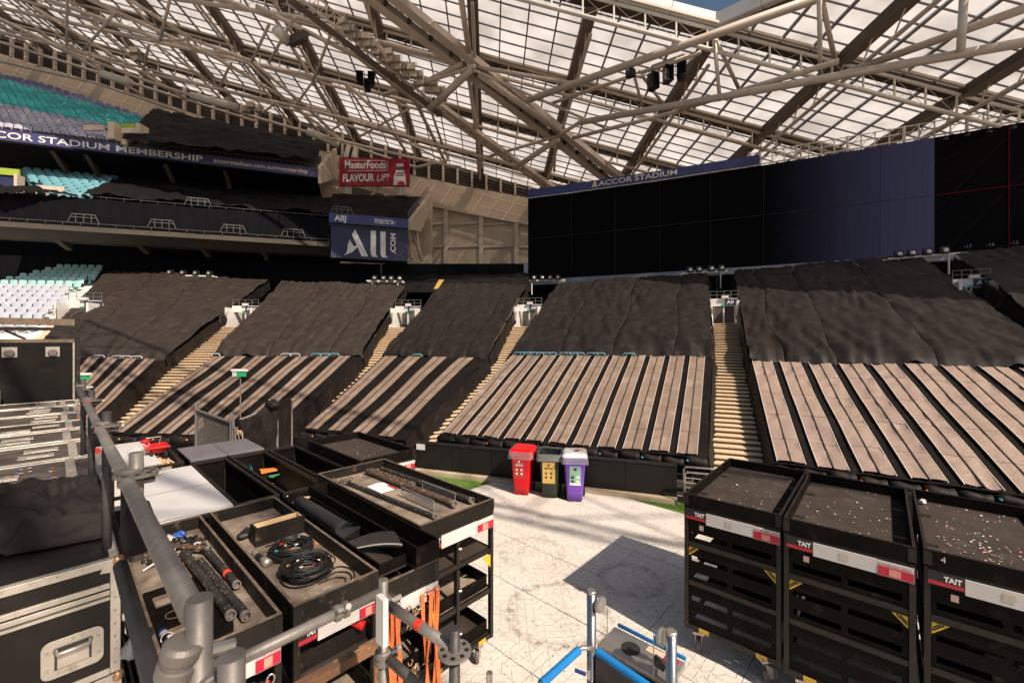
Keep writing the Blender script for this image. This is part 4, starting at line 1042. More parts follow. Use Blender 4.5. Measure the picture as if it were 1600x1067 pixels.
# further edge trusses of the same roof, over and behind the camera position
for i, (p, q) in enumerate((((-9, 5.5, 21.4), (33, -17.8, 21.4)), ((-14, 1.4, 21.2), (28, -21.9, 21.2)))):
    p, q = Vector(p), Vector(q); t = thing('roof_truss', ('pale lattice roof truss spanning high above the camera', 'second pale lattice roof truss spanning behind the camera')[i], 'truss', p)
    d = (q - p).normalized(); s = d.cross(Vector((0, 0, 1))).normalized() * 1.1; n = 14
    for o, z in ((s, 0), (-s, 0), (Vector(), -1.7)):
        MB().tube(p + o + Vector((0, 0, z)), q + o + Vector((0, 0, z)), .085, 8).build('chord', 'steel_white', t, world=True)
    for k in range(n):
        a, b = p.lerp(q, k / n), p.lerp(q, (k + 1) / n); m = (a + b) / 2 + Vector((0, 0, -1.7))
        for e, f in ((a + s, b - s), (a - s, a + s), (a + s, m), (a - s, m)): MB().tube(e, f, .038, 6).build('web', 'steel_white', t, world=True)
tr = thing('roof_truss', 'pale steel tube trusses and struts hanging below the roof', 'truss', (0, 30, 18))
def tb(pts, r, m='steel_paint', nm='chord', n=9):
    MB().path(pts, r, n).build(nm, m, tr, smooth=True, world=True)
# parallel chord trusses under the purlins
for j, (y, xa, xb, m, h0, h1) in enumerate(((20.35, -10, 42, 'steel_white', .55, 1.55), (26.1, -30, 40, 'steel_paint', .7, 1.6), (31.85, -44, 36, 'steel_paint', .7, 1.6), (37.4, -52, 20, 'steel_paint', .6, 1.3))):
    a0, a1, b0, b1 = RPt(xa, y, h0), RPt(xb, y, h0), RPt(xa, y, h1), RPt(xb, y, h1)
    tb([a0, a1], .085, m); tb([b0, b1], .10, m)
    n = int((xb - xa) / 1.475)
    for k in range(n + 1):
        t = k / n; MB().tube(a0.lerp(a1, t), b0.lerp(b1, t), .05, 5).build('web_post', m, tr, world=True)
        if k < n:
            MB().tube(a0.lerp(a1, t), b0.lerp(b1, (k + 1) / n), .012, 3).tube(b0.lerp(b1, t), a0.lerp(a1, (k + 1) / n), .012, 3).build('web_rod', m, tr, world=True)
def L2(u0, v0, u1, v1, h, r, m='steel_paint', nm='strut', h2=None): tb([RP(u0, v0, h), RP(u1, v1, h if h2 is None else h2)], r, m, nm)
# main raking tubes at the right
L2(905, 192, 1640, 60, 3.0, .17); L2(824, 157, 1300, -10, 2.0, .19, h2=1.2); L2(862, 162, 1095, 82, 1.6, .10)
L2(1115, 52, 1290, -8, 1.1, .16); L2(1300, 122, 1650, -4, 1.4, .16)
L2(1060, 172, 1310, 96, 2.4, .13); L2(895, 216, 1070, 172, 1.9, .12)
L2(1280, 0, 1282, 124, 1.6, .09, 'steel_white', h2=2.0); L2(1506, -5, 1501, 80, 1.5, .13, 'steel_white', h2=3.0)
L2(1116, 62, 1125, 158, 1.2, .09, 'steel_white', h2=2.8); L2(1118, 62, 1154, 138, 1.2, .09, h2=1.5); L2(1284, 0, 1304, 92, 1.3, .1, h2=1.6)
L2(990, 115, 1005, 172, 1.8, .08); L2(998, 112, 1040, 168, 1.8, .08)
# box girders running down to the rear wall
def girder(u0, v0, u1, v1, h, w=.42, gap=.62, hh=.42, h2=None):
    p, q = RP(u0, v0, h), RP(u1, v1, h if h2 is None else h2); d = (q - p).normalized(); s = d.cross(Vector((0, 0, 1))).normalized()
    for k in (-1, 1):
        o = s * (k * (gap + w) / 2); MB().bar(p + o, q + o, w, hh).build('girder', 'steel_paint', tr, world=True)
        MB().bar(p + o + Vector((0, 0, -hh / 2 - .03)), q + o + Vector((0, 0, -hh / 2 - .03)), w + .14, .05).build('girder_flange', 'steel_paint', tr, world=True)
    n = int((q - p).length / 1.3)
    for k in range(n): c = p.lerp(q, (k + .5) / n); MB().bar(c - s * gap / 2, c + s * gap / 2, .12, .3).build('girder_tie', 'roof_dark', tr, world=True)
    MB().bar(p + Vector((0, 0, .3)), q + Vector((0, 0, .3)), gap, .06).build('girder_deck', 'roof_dark', tr, world=True)
girder(585, -15, 968, 286, 1.3)
girder(676, 160, 862, 294, 1.7, .22, .30, .3)
L2(738, 108, 672, 170, 1.9, .22, 'steel_paint', 'strut', 2.9); L2(873, 217, 804, 263, 1.9, .20, 'steel_paint', 'strut', 2.6)
L2(742, 104, 600, 148, 1.8, .13); L2(722, 100, 640, 140, 1.7, .14); L2(868, 214, 760, 246, 1.8, .11)
L2(735, 97, 720, -6, 1.2, .16, h2=1.0); L2(730, 105, 752, 262, 1.6, .13); L2(745, 105, 910, 134, 1.6, .12); L2(740, 110, 945, 200, 2.0, .08); L2(748, 116, 880, 210, 1.9, .2)
L2(870, 214, 905, 192, 2.2, .12); L2(868, 222, 866, 268, 2.0, .1)
# long chords over the left stand
CH = [((-20, 8), (236, 64), (388, 98), (540, 131), (672, 169)), ((255, -4), (462, 27), (586, 64), (729, 101)),
      ((-20, 47), (101, 74), (230, 115), (455, 165), (540, 186), (672, 224), (807, 260)), ((-20, 20), (101, 78), (215, 122), (300, 150), (400, 184), (503, 213), (640, 246), (720, 262)),
      ((60, -5), (250, 62), (393, 96)), ((130, -5), (340, 92), (462, 164), (503, 213)), ((-20, 60), (190, 125), (400, 190)), ((330, -8), (430, 30), (489, 128), (530, 190)),
      ((190, -8), (300, 62), (393, 96), (470, 160), (540, 225)), ((400, 10), (560, 90), (660, 168)), ((-20, 92), (150, 130), (290, 178)), ((0, 30), (120, 90), (225, 150)), ((50, 10), (180, 90), (290, 155)),
      ((540, 131), (600, 185), (640, 246)), ((586, 64), (640, 140), (700, 262)), ((455, 165), (540, 225), (650, 262), (700, 250))]
HH = [1.5, 1.3, 2.6, 2.9, 1.2, 1.9, 2.2, 1.3, 2.0, 1.9, 2.0, 2.4, 2.2, 2.2, 1.9, 2.6]
for ch_, h in zip(CH, HH): tb([RP(u, v, h) for u, v in ch_], .135 if h < 2 else .115)
for q in ((105, -4, 104, 78), (265, 2, 250, 63), (421, 38, 393, 97), (233, 70, 224, 110), (361, 99, 343, 136), (489, 128, 462, 165), (429, 162, 402, 185), (545, 186, 503, 214),
          (190, 60, 230, 115), (300, 62, 236, 64), (388, 98, 455, 165), (236, 64, 340, 138), (130, 80, 180, 20), (540, 131, 580, 190), (560, 215, 640, 170), (672, 169, 700, 250),
          (672, 169, 690, 224), (615, 212, 690, 250), (30, 22, 90, 72), (460, 28, 420, 98), (520, 45, 489, 128), (340, 138, 290, 60), (640, 150, 600, 108)):
    L2(*q, 1.9, .085, 'steel_paint', 'strut', 2.3)
for q in ((300, 150, 370, 168, 3.1), (160, 116, 205, 130, 3.1), (480, 205, 530, 226, 2.9)):      # bright bearing plates
    L2(*q[:4], q[4], .3, 'steel_white', 'bearing')

# catwalk with floodlights
cw = thing('catwalk', 'dark lattice catwalk under the roof carrying rows of floodlights', 'catwalk', RP(560, 60, 2.2))
ca, cb = RP(452, -12, 2.0), RP(690, 172, 2.0); cd = (cb - ca).normalized(); cs_ = cd.cross(Vector((0, 0, 1))).normalized()
for o in (-.45, .45):
    for z in (-.35, .5): MB().tube(ca + cs_ * o + Vector((0, 0, z)), cb + cs_ * o + Vector((0, 0, z)), .045, 5).build('rail', 'steel_paint', cw, world=True)
MB().bar(ca + Vector((0, 0, -.4)), cb + Vector((0, 0, -.4)), .5, .05).build('deck', 'roof_rib', cw, world=True)
n = 22
for k in range(n):
    p, q = ca.lerp(cb, k / n), ca.lerp(cb, (k + 1) / n)
    for o in (-.45, .45): MB().tube(p + cs_ * o + Vector((0, 0, -.35)), q + cs_ * o + Vector((0, 0, .5)), .025, 4).tube(p + cs_ * o + Vector((0, 0, -.35)), p + cs_ * o + Vector((0, 0, .5)), .03, 4).build('lattice', 'steel_paint', cw, world=True)
mat('lamp_face', (.70, .60, .47), (.58, .5, .4), 6, .3); mat('lamp_body', (.36, .30, .24), (.28, .23, .18), 4, .5)
hb = MB().hexa([(-.28, -.14, -.2), (.28, -.14, -.2), (.2, .2, -.14), (-.2, .2, -.14)], [(-.28, -.14, .2), (.28, -.14, .2), (.2, .2, .14), (-.2, .2, .14)]).mesh('housing', 'lamp_body')
hf = MB().box(-.25, .25, -.17, -.141, -.17, .17).mesh('lens', 'lamp_face')
hy = MB().path([(-.31, 0, 0), (-.31, .05, .35), (.31, .05, .35), (.31, 0, 0)], .02, 4).mesh('yoke', 'lamp_body')
def floodlight(p, yaw, label, grp, s=1.0):
    t = thing('floodlight', label, 'floodlight', p, yaw, grp); t.scale = (s, s, s)
    share('housing', hb, t); share('lens', hf, t); share('yoke', hy, t)
for k in range(14):
    u, v = lerp(537, 690, k / 13), lerp(38, 142, k / 13)
    for j in range(2): floodlight(RP(u + j * 3, v + j * 12 - 4 + (k % 3) * 4, 1.7 + j * .25), RU(-.5, .3), 'tan floodlight in the double row along the catwalk', 'floodlights along the catwalk', .95)
for u, v in ((211, 80), (216, 92), (356, 158), (392, 165), (404, 172), (384, 172)): floodlight(RP(u, v, 2.6), RU(-.5, .3), 'small floodlight on the far left roof trusses', 'floodlights on left trusses', 1.1)

# loudspeakers hung from the roof
def speaker_box(p, yaw, label, s=(.55, .6, 1.0), group='hanging loudspeakers'):
    t = thing('loudspeaker', label, 'loudspeaker', p, yaw, group)
    x, y, z = s
    MB().hexa([(-x / 2, -y / 2, -z / 2), (x / 2, -y / 2, -z / 2), (x * .35, y / 2, -z / 2), (-x * .35, y / 2, -z / 2)], [(-x / 2, -y / 2, z / 2), (x / 2, -y / 2, z / 2), (x * .35, y / 2, z / 2), (-x * .35, y / 2, z / 2)]).build('cabinet', 'black_plastic', t)
    MB().box(-x / 2 + .03, x / 2 - .03, -y / 2 - .015, -y / 2 - .002, -z / 2 + .03, z / 2 - .03).build('grille', 'drape', t)
    MB().path([(-x / 2 - .03, 0, 0), (-x / 2 - .03, 0, z / 2 + .12), (x / 2 + .03, 0, z / 2 + .12), (x / 2 + .03, 0, 0)], .025, 4).build('bracket', 'chrome_rail', t)
sy_ = RP(1045, 105, 1.6).y
for (u, v, yw, lab) in ((1020, 128, .4, 'left of the three black loudspeakers under the roof corner'), (1043, 117, .1, 'middle of the three black loudspeakers under the roof corner'), (1064, 112, -.3, 'right of the three black loudspeakers under the roof corner')):
    speaker_box(at(u, v, sy_), yw, lab, (.45, .5, .78))
sf = thing('speaker_frame', 'perforated steel frame above the three hanging loudspeakers', 'frame', at(1045, 95, sy_))
MB().prism([at(1018, 102, sy_ + .3), at(1068, 84, sy_ + .3), at(1072, 88, sy_ + .3), at(1019, 109, sy_ + .3)], (0, .08, 0)).build('panel', 'steel_paint', sf, world=True)
for k in range(12): MB().bar(at(1019 + k * 4.3, 102.5 - k * 1.55, sy_ + .27), at(1020 + k * 4.3, 108.5 - k * 1.7, sy_ + .27), .03, .03).build('rib', 'roof_rib', sf, world=True)
MB().path([at(990, 118, sy_), at(1010, 118, sy_), at(1075, 98, sy_), at(1090, 84, sy_)], .04, 5).path([at(1010, 113, sy_ + .4), at(1080, 92, sy_ + .4)], .04, 5).build('tube', 'steel_white', sf, world=True)
speaker_box(at(985, 115, sy_), .8, 'small black loudspeaker left of the hanging group', (.4, .4, .35))
sy2 = RP(570, 120, 3).y
for (u, v, lab) in ((563, 122, 'left black loudspeaker hanging below the catwalk'), (575, 134, 'lowest black loudspeaker hanging below the catwalk'), (581, 123, 'right black loudspeaker hanging below the catwalk')): speaker_box(at(u, v, sy2), .2, lab, (.42, .5, .62), 'loudspeakers below the catwalk')
sp = thing('projector_housing', 'pale tube housing with dark hood fixed to left roof trusses', 'housing', RP(440, 50, 2.4))
MB().tube(RP(430, 45, 2.4), RP(452, 66, 2.4), .32, 12).build('barrel', 'steel_white', sp, smooth=True, world=True); MB().bar(RP(454, 66, 2.4), RP(478, 56, 2.4), .35, .5).build('hood', 'louvre', sp, world=True)

# light bars with four lamps each, standing along the top of the lower stand
lh = MB().hexa([(-.17, -.16, 0), (.17, -.16, 0), (.15, .16, 0), (-.15, .16, 0)], [(-.14, -.10, .30), (.14, -.10, .30), (.12, .14, .30), (-.12, .14, .30)]).mesh('housing', 'black_plastic')
ll = MB().lathe((0, -.165, .12), [(.10, 0), (.10, -.03), (.07, -.05)], 10, (0, 1, 0)).mesh('lens', 'lens_glass', True)
def light_bar(u0, v0, u1, v1, us_, Y0_, Y1_, where):
    p, q = at(u0, v0, Y0_), at(u1, v1, Y1_); d = (q - p).normalized()
    t = thing('light_bar', 'pale metal bar carrying four stage lamps ' + where, 'light bar', p)
    MB().tube(p, q, .05, 6).tube(p + Vector((0, .3, -.02)), q + Vector((0, .3, -.02)), .05, 6).build('pipe', 'steel_white', t, world=True)
    MB().tube(p.lerp(q, .15), p.lerp(q, .15) - Vector((0, 0, .9)), .04, 5).tube(p.lerp(q, .85), p.lerp(q, .85) - Vector((0, 0, .9)), .04, 5).build('leg', 'steel_white', t, world=True)
    for i, u in enumerate(us_):
        c = line_u(p, q, u); l = thing('stage_lamp', 'black stage lamp %s on the bar %s' % (('one', 'two', 'three', 'four')[i], where), 'lamp', (c.x, c.y, c.z + .05), math.atan2(d.y, d.x), 'stage lamps on the light bars')
        share('housing', lh, l); share('lens', ll, l)
light_bar(256, 430, 335, 432, (267, 287, 307, 328), 28.2, 28.2, 'above the leftmost covered block')
light_bar(573, 439, 630, 440, (586, 600, 612, 625), 27.5, 27.5, 'under the big navy sign box')
light_bar(822, 439, 883, 438, (835, 848, 860, 872), 28.0, 27.4, 'at the left end of the giant screen')
light_bar(1065, 428, 1137, 424, (1078, 1092, 1111, 1127), 23.6, 23.0, 'above the straight timber aisle')
light_bar(1388, 405, 1500, 396, (1404, 1424, 1449, 1475), 20.0, 18.9, 'at the right of the giant screen')
# ------------------------------------------------------------------ materials of the stage equipment
mat('cart_black', (.0048, .0036, .003), (.0085, .0064, .0052), 5, .6, bump=.12, bscale=30, c3=(.040, .026, .017), s3=7, t3=(.60, .85), spec=.07)
mat('cart_frame', (.010, .0076, .006), (.018, .0135, .0105), 6, .45, bump=.15, bscale=40, c3=(.16, .078, .034), s3=9, t3=(.62, .82), spec=.35)
mat('rim_worn', (.0085, .0066, .0054), (.017, .013, .010), 4, .6, bump=.2, bscale=30, c3=(.15, .10, .063), s3=6, t3=(.60, .80), spec=.25)
mat('rim_edge', (.16, .115, .08), (.10, .075, .055), 9, .8, bump=.2, bscale=50, c3=(.26, .19, .13), s3=14, t3=(.55, .75))
mat('ply_dusty', (.32, .25, .19), (.115, .087, .066), 2.6, .85, bump=.2, bscale=35, c3=(.42, .34, .26), s3=7, t3=(.54, .8), lo=.36, hi=.66, spec=.2)
mat('deck_dark', (.060, .046, .037), (.040, .031, .026), 2.2, .55, bump=.08, bscale=30, c3=(.11, .085, .068), s3=5, t3=(.55, .85), spec=.3)
mat('label_white', (.62, .59, .56), (.54, .51, .48), 3, .5)
mat('label_red', (.52, .02, .045), (.42, .015, .035), 4, .5)
mat('hazard', (.70, .46, .03), (.60, .38, .03), 8, .5)
mat('pocket_yellow', (.62, .40, .04), (.45, .27, .03), 6, .5, c3=(.12, .08, .04), s3=9, t3=(.6, .7))
mat('caster_wheel', (.16, .12, .12), (.11, .085, .085), 9, .6)
mat('zinc', (.52, .48, .43), (.38, .35, .31), 8, .42, metal=.7)
mat('alu', (.60, .55, .48), (.44, .40, .34), 7, .40, metal=.55, bump=.1, bscale=60, c3=(.26, .22, .18), s3=16, t3=(.58, .8))
mat('case_black', (.0085, .0065, .0055), (.015, .0115, .0095), 4, .4, bump=.1, bscale=90, c3=(.06, .048, .038), s3=13, t3=(.68, .8), spec=.3)
mat('galv', (.25, .225, .20), (.17, .152, .137), 14, .5, metal=.35, bump=.06, bscale=60, c3=(.20, .18, .165), s3=22, t3=(.56, .8))
mat('galv_dark', (.075, .068, .066), (.045, .04, .04), 8, .55, metal=.3)
mat('red_tape', (.72, .045, .02), None, rough=.5)
mat('cloth_black', (.024, .019, .0185), (.017, .0135, .0135), 5, .8, bump=.1, bscale=120, spec=.15)
mat('webbing', (.34, .30, .26), (.25, .22, .19), 20, .85, bump=.2, bscale=150)
mat('brass', (.50, .30, .15), (.36, .2, .1), 12, .4, metal=.6)
mat('sheet_white', (.60, .585, .58), (.53, .515, .51), 1.5, .5, c3=(.42, .40, .38), s3=30, t3=(.70, .78), spec=.2)
mat('lid_violet', (.17, .155, .17), (.13, .12, .135), 2, .55)
mat('liner', (.5, .5, .5), None, rough=.2)
mat('rust', (.22, .11, .055), (.13, .075, .05), 12, .8, bump=.3, bscale=60, c3=(.33, .17, .07), s3=20, t3=(.55, .7))
mat('strap_orange', (.75, .19, .055), (.62, .14, .04), 12, .7)
mat('strap_red', (.60, .015, .025), (.48, .01, .02), 10, .6)
mat('cable_black', (.013, .012, .012), (.022, .02, .02), 20, .45)
mat('pipe_dusty', (.018, .016, .015), (.034, .03, .027), 10, .5, c3=(.42, .38, .34), s3=55, t3=(.60, .70))
mat('pipe_rusty', (.05, .036, .028), (.12, .07, .04), 16, .7, c3=(.40, .27, .16), s3=30, t3=(.56, .68))
mat('raw_pine', (.62, .43, .25), (.54, .36, .2), 5, .8, stretch=(1, 8, 8))
mat('blue_foam', (.008, .20, .52), (.006, .16, .44), 6, .75)
mat('blue_dark', (.01, .03, .16), None, rough=.5)
mat('stainless', (.56, .54, .52), (.48, .46, .44), 3, .22, metal=1.0)
mat('bin_red', (.62, .006, .012), (.55, .005, .01), 2, .35); mat('bin_green', (.028, .036, .024), (.02, .028, .018), 2, .4); mat('bin_purple', (.17, .065, .42), (.15, .055, .38), 2, .38)
mat('bin_label_red', (.50, .03, .03), None, rough=.4); mat('bin_label_yellow', (.66, .43, .12), (.6, .38, .1), 4, .45); mat('bin_label_green', (.28, .48, .36), (.25, .43, .32), 4, .45)
mat('rubber', (.012, .012, .012), None, rough=.8); mat('pale_plastic', (.72, .70, .69), (.6, .58, .57), 5, .4)
mat('blue_plastic', (.05, .16, .55), None, rough=.4); mat('yellow_plastic', (.8, .5, .05), None, rough=.5); mat('green_plastic', (.05, .3, .12), None, rough=.5); mat('teal_plastic', (.03, .36, .36), None, rough=.5)
mat('fender_grey', (.060, .052, .048), (.045, .04, .036), 6, .6)
def clear_mat():
    m = bpy.data.materials.new('clear_film'); m.use_nodes = True; n = m.node_tree; p = n.nodes['Principled BSDF']
    o = n.nodes['Material Output']; t = n.nodes.new('ShaderNodeBsdfTransparent'); x = n.nodes.new('ShaderNodeMixShader'); x.inputs[0].default_value = .2
    p.inputs['Base Color'].default_value = (.8, .8, .8, 1); p.inputs['Roughness'].default_value = .22
    n.links.new(t.outputs[0], x.inputs[1]); n.links.new(p.outputs[0], x.inputs[2]); n.links.new(x.outputs[0], o.inputs[0]); MATS['clear_film'] = m
    m = m.copy(); m.name = 'acrylic'; m.node_tree.nodes['Mix Shader'].inputs[0].default_value = .22; m.node_tree.nodes['Principled BSDF'].inputs['Base Color'].default_value = (.3, .28, .26, 1); MATS['acrylic'] = m
clear_mat()
CONF = []
for i, c in enumerate(((.75, .45, .40), (.8, .62, .5), (.72, .68, .64), (.7, .28, .22), (.6, .5, .4))): mat('confetti%d' % i, c, None, rough=.6); CONF.append('confetti%d' % i)

# ------------------------------------------------------------------ carts
def caster(t, x, y, yaw, zt=.28):
    c = thing('caster', None, None, (x, y, 0), yaw); del XF[c.name]; c.parent = t; XF[c.name] = XF[t.name] @ Matrix.Translation((x, y, 0)) @ Matrix.Rotation(yaw, 4, 'Z')
    MB().lathe((-.022, .05, .078), [(.02, 0), (.072, .002), (.078, .012), (.078, .034), (.072, .043), (.02, .045)], 16, (1, 0, 0)).build('wheel', 'caster_wheel', c, smooth=False)
    MB().prism([(-.035, .03, .06), (-.035, .07, .06), (-.035, .05, .17), (-.035, -.04, zt - .06), (-.035, -.05, zt - .03)], (.006, 0, 0)).prism([(.029, .03, .06), (.029, .07, .06), (.029, .05, .17), (.029, -.04, zt - .06), (.029, -.05, zt - .03)], (.006, 0, 0)).build('fork', 'zinc', c)
    MB().box(-.055, .055, -.075, .075, zt - .04, zt - .015).build('plate', 'zinc', c)
def cart(name, label, loc, rzv, w, d, H=1.78, rim=.13, style='open', floor='ply_dusty', rimm='rim_worn', edge='rim_edge', group=None, sign=True, shelves=True, extra_rail=True, tagtext=None, deepz=None):
    t = thing(name, label, 'cart', loc, rzv, group)
    zb = .28; zr = H - rim; ps = .045
    fz = zr + .012
    MB().box(.012, w - .012, .012, d - .012, zr - .02, fz).build('tray_floor', floor, t)
    th = .024
    for nm, q in (('f', (0, w, 0, th)), ('b', (0, w, d - th, d)), ('l', (0, th, th, d - th)), ('r', (w - th, w, th, d - th))):
        r = MB().box(*q, zr - .015, H - .004).build('rim_board', rimm, t, bevel=.003)
        MB().box(q[0] + .002, q[1] - .002, q[2] + .002, q[3] - .002, H - .004, H).build('rim_cap', edge, r)
    for x in (0, w - ps):
        for y in (.004, d - ps - .004): MB().box(x + .002, x + ps - .002, y, y + ps, zb, zr - .016).build('post', 'cart_frame', t, bevel=.003)
    zs = [zb, .77, 1.20, zr - .07]
    for z in zs:
        for y in (.010, d - ps - .004): MB().box(ps + .001, w - ps - .001, y, y + ps - .012, z, z + .05).build('rail', 'cart_frame', t, bevel=.002)
        for x in (.006, w - ps + .002): MB().box(x, x + ps - .012, ps + .006, d - ps - .006, z, z + .05).build('rail', 'cart_frame', t)
    if style == 'open':
        for k, z in enumerate((.77, 1.20, zb)):
            if not shelves: break
            s = MB().box(.012, w - .012, .055, d - .055, z + .03, z + .048).build('shelf', 'deck_dark' if k else 'ply_dusty', t)
            if z < 1.1:
                MB().box(ps + .01, w - ps - .01, .056, .074, z + .0482, z + .17).build('shelf_rim', 'cart_black', t); MB().box(ps + .01, w - ps - .01, d - .08, d - .06, z + .0482, z + .17).build('shelf_rim', 'cart_black', t)
                MB().box(.03, .046, .08, d - .09, z + .0482, z + .17).build('shelf_rim', 'cart_black', t); MB().box(w - .046, w - .03, .08, d - .09, z + .0482, z + .17).build('shelf_rim', 'cart_black', t)
        if w > .8:
            MB().box(w * .46, w * .46 + .04, .004, .008 + ps, zb + .052, 1.19).build('middle_post', 'cart_frame', t); MB().box(w * .46, w * .46 + .04, .004, .008 + ps, 1.252, zr - .075).build('middle_post', 'cart_frame', t)
            for z in (.55, .98, 1.4): MB().tube((w * .46 + .02, .0, z), (w * .46 + .05, -.01, z), .012, 6).build('latch', 'zinc', t)
    else:
        for (z0, z1, rows) in ((zb + .052, .768, ((.42, .475), (.60, .655))), (.822, 1.198, ((.865, .92), (1.04, 1.095))), (1.252, zr - .072, ((1.30, 1.355),))):
            zz = z0; m = MB(); x0, x1 = ps + .002, w - ps - .002
            y0, y1 = .020, .026
            for (a, b) in rows:
                m.box(x0, x1, y0, y1, zz, a); 
                for (p, q) in ((x0, x0 + .03), (x0 + (x1 - x0) * .47, x0 + (x1 - x0) * .53), (x1 - .04, x1)): m.box(p, q, y0, y1, a, b)
                zz = b
            m.box(x0, x1, y0, y1, zz, z1); m.build('slotted_panel', 'cart_black', t)
        for z in (.50, .93, 1.28): MB().box(.05, w - .05, .30, d - .06, z, z + .03).build('stacked_deck', 'cart_black', t)
        MB().box(ps, w - ps, d - .03, d - .02, zb + .06, 1.19).build('rear_panel', 'cart_black', t)
        for s, xx in ((1, ps + .004), (-1, w - ps - .004)):
            z = 1.19 if s > 0 else 1.185
            MB().prism([(xx, .017, z), (xx + s * .105, .017, z), (xx, .017, z - .10)], (0, .002, 0)).build('hazard_label', 'hazard', t)
            MB().bar((xx + s * .072, .015, z - .005), (xx + s * .005, .015, z - .07), .012, .002, (0, 1, 0)).bar((xx + s * .05, .015, z - .005), (xx + s * .005, .015, z - .05), .010, .002, (0, 1, 0)).build('hazard_stripe', 'black_plastic', t)
        MB().box(w * .17, w * .17 + .045, .0165, .019, 1.40, 1.455).build('small_sticker', 'confetti0', t)
    if sign:
        zs0 = zr - .165; zs1 = zr - .03; y = -.006
        MB().box(ps * .5, w * .25, y, y + .012, zs0 + .02, zs1).build('logo_plate', 'black_plastic', t)
        MB().box(ps * .5 + .004, w * .25 - .004, y - .003, y - .0005, zs0 + .028, zs0 + .055).build('logo_stripe', 'label_red', t)
        text('TAIT', XF[t.name] @ Vector((w * .125, y - .002, zs0 + .068)), XF[t.name].to_3x3() @ Vector((1, 0, 0)), (0, 0, 1), .040, 'sign_white', t, width=w * .11, depth=.002, bold=.04)
        sp_ = MB().box(w * .253, w * .74, y, y + .012, zs0, zs1 - .012).build('sign_plate', 'label_white', t)
        if style != 'open':
            MB().lathe((w * .5, y - .0005, (zs0 + zs1) / 2), [(.040, 0), (.040, .001)], 16, (0, -1, 0)).build('round_emblem', 'confetti4', sp_)
            for k in range(6): MB().box(w * .5 - .034, w * .5 + .034, y - .003, y - .0018, (zs0 + zs1) / 2 - .03 + k * .011, (zs0 + zs1) / 2 - .026 + k * .011).build('emblem_line', 'label_white', sp_)
        sg_ = MB().box(w * .742, w - .012, y, y + .012, zs0 - .004, zs1 - .016).build('sign_tag', 'label_white', t)
        MB().box(w * .744, w - .014, y - .003, y - .0005, zs0, zs0 + .075).build('tag_red', 'label_red', sg_)
        MB().box(w * .82, w * .90, y - .005, y - .0032, zs0 + .008, zs0 + .066).build('tag_block', 'confetti3', sg_)
        if tagtext:
            text(tagtext, XF[t.name] @ Vector((w * .75, y - .002, zs0 + .083)), XF[t.name].to_3x3() @ Vector((1, 0, 0)), (0, 0, 1), .018, 'label_red', sg_, width=w * .22, depth=.001)
    for x in (.16, w - .22): MB().box(x, x + .10, .001, .009, zb + .004, zb + .048).build('fork_pocket', 'pocket_yellow', t)
    for x in (0, w):
        for y in (0, d):
            sx, sy = (1 if x == 0 else -1), (1 if y == 0 else -1)
            MB().box(min(x - sx * .003, x - sx * .001), max(x - sx * .003, x - sx * .001), min(y, y + sy * .05), max(y, y + sy * .05), zr + .005, H - .012).build('corner_bracket', 'cart_frame', t)
            MB().box(min(x, x + sx * .05), max(x, x + sx * .05), min(y - sy * .003, y - sy * .001), max(y - sy * .003, y - sy * .001), zr + .005, H - .012).build('corner_bracket', 'cart_frame', t)
    for (x, y, yw) in ((.13, .09, .3), (w - .15, .10, -.7), (.12, d - .2, 1.2), (w - .14, d - .2, .6)): caster(t, x, y, yw)
    return t
def confetti(loc_t, w, d, z, n, label, dens=1.0, grp='confetti'):
    M = XF[loc_t.name]; t = thing('confetti', label, 'confetti', M @ Vector((w / 2, d / 2, z)), 0, None, 'stuff'); bs = {c: MB() for c in CONF}
    for _ in range(n):
        x, y = RU(.06, w - .06), RU(.06, d - .06)
        if random.random() < .4: x, y = w * .5 + random.gauss(0, w * .2), d * .3 + random.gauss(0, d * .15)
        if not (.05 < x < w - .05 and .05 < y < d - .05): continue
        s = RU(.004, .011); a = RU(0, 3.1); b = bs[random.choice(CONF)]
        c = M @ Vector((x, y, z + .002 + RU(0, .004))); ux = Vector((math.cos(a), math.sin(a), RU(-.25, .25))) * s; uy = Vector((-math.sin(a), math.cos(a), RU(-.2, .2))) * s * RU(.5, 1)
        b.poly([c - ux - uy, c + ux - uy, c + ux + uy, c - ux + uy])
    for k, b in bs.items():
        if b.f: tag(b.build('confetti_piece', k, t, world=True), kind='stuff')
def rz_(a): return R(a)
rc = []
for i, (u, v, lab) in enumerate(((1068.7, 769.4, 'black slotted steel deck cart, leftmost of the three at right'), (1224, 807.6, 'black slotted steel deck cart in the middle of the right row'), (1443, 856, 'black slotted steel deck cart cut by the right edge, chalk four on rim'))):
    p = onz(u, v, 1.78); t = cart('deck_cart', lab, (p.x, p.y, 0), R(-41), .935, 1.87, style='slotted', floor='deck_dark', rimm='cart_black', edge='cart_frame', group='slotted deck carts at right', tagtext='B STAGE VIDEO DECKS'); rc.append(t)
    for (x, y) in ((.07, .45), (.07, 1.3), (.84, .5), (.84, 1.35)): MB().box(x - .035, x + .05, y - .03, y + .03, 1.6635, 1.667).build('slot', 'black_plastic', t)
    MB().box(.80, .91, .03, 1.84, 1.6628, 1.6655).build('rim_shade_strip', 'cart_black', t)  # dark strip drawn as the rim's shadow on the tray floor
    confetti(t, .935, 1.87, 1.668, (26, 46, 130)[i], ('few pale confetti bits on the left slotted cart', 'pale confetti bits on the middle slotted cart', 'many pale confetti bits on the right slotted cart')[i])
text('4', XF[rc[2].name] @ Vector((.10, -.003, 1.70)), XF[rc[2].name].to_3x3() @ Vector((1, 0, 0)), (0, 0, 1), .045, 'label_white', rc[2], 'chalk_mark', depth=.001)
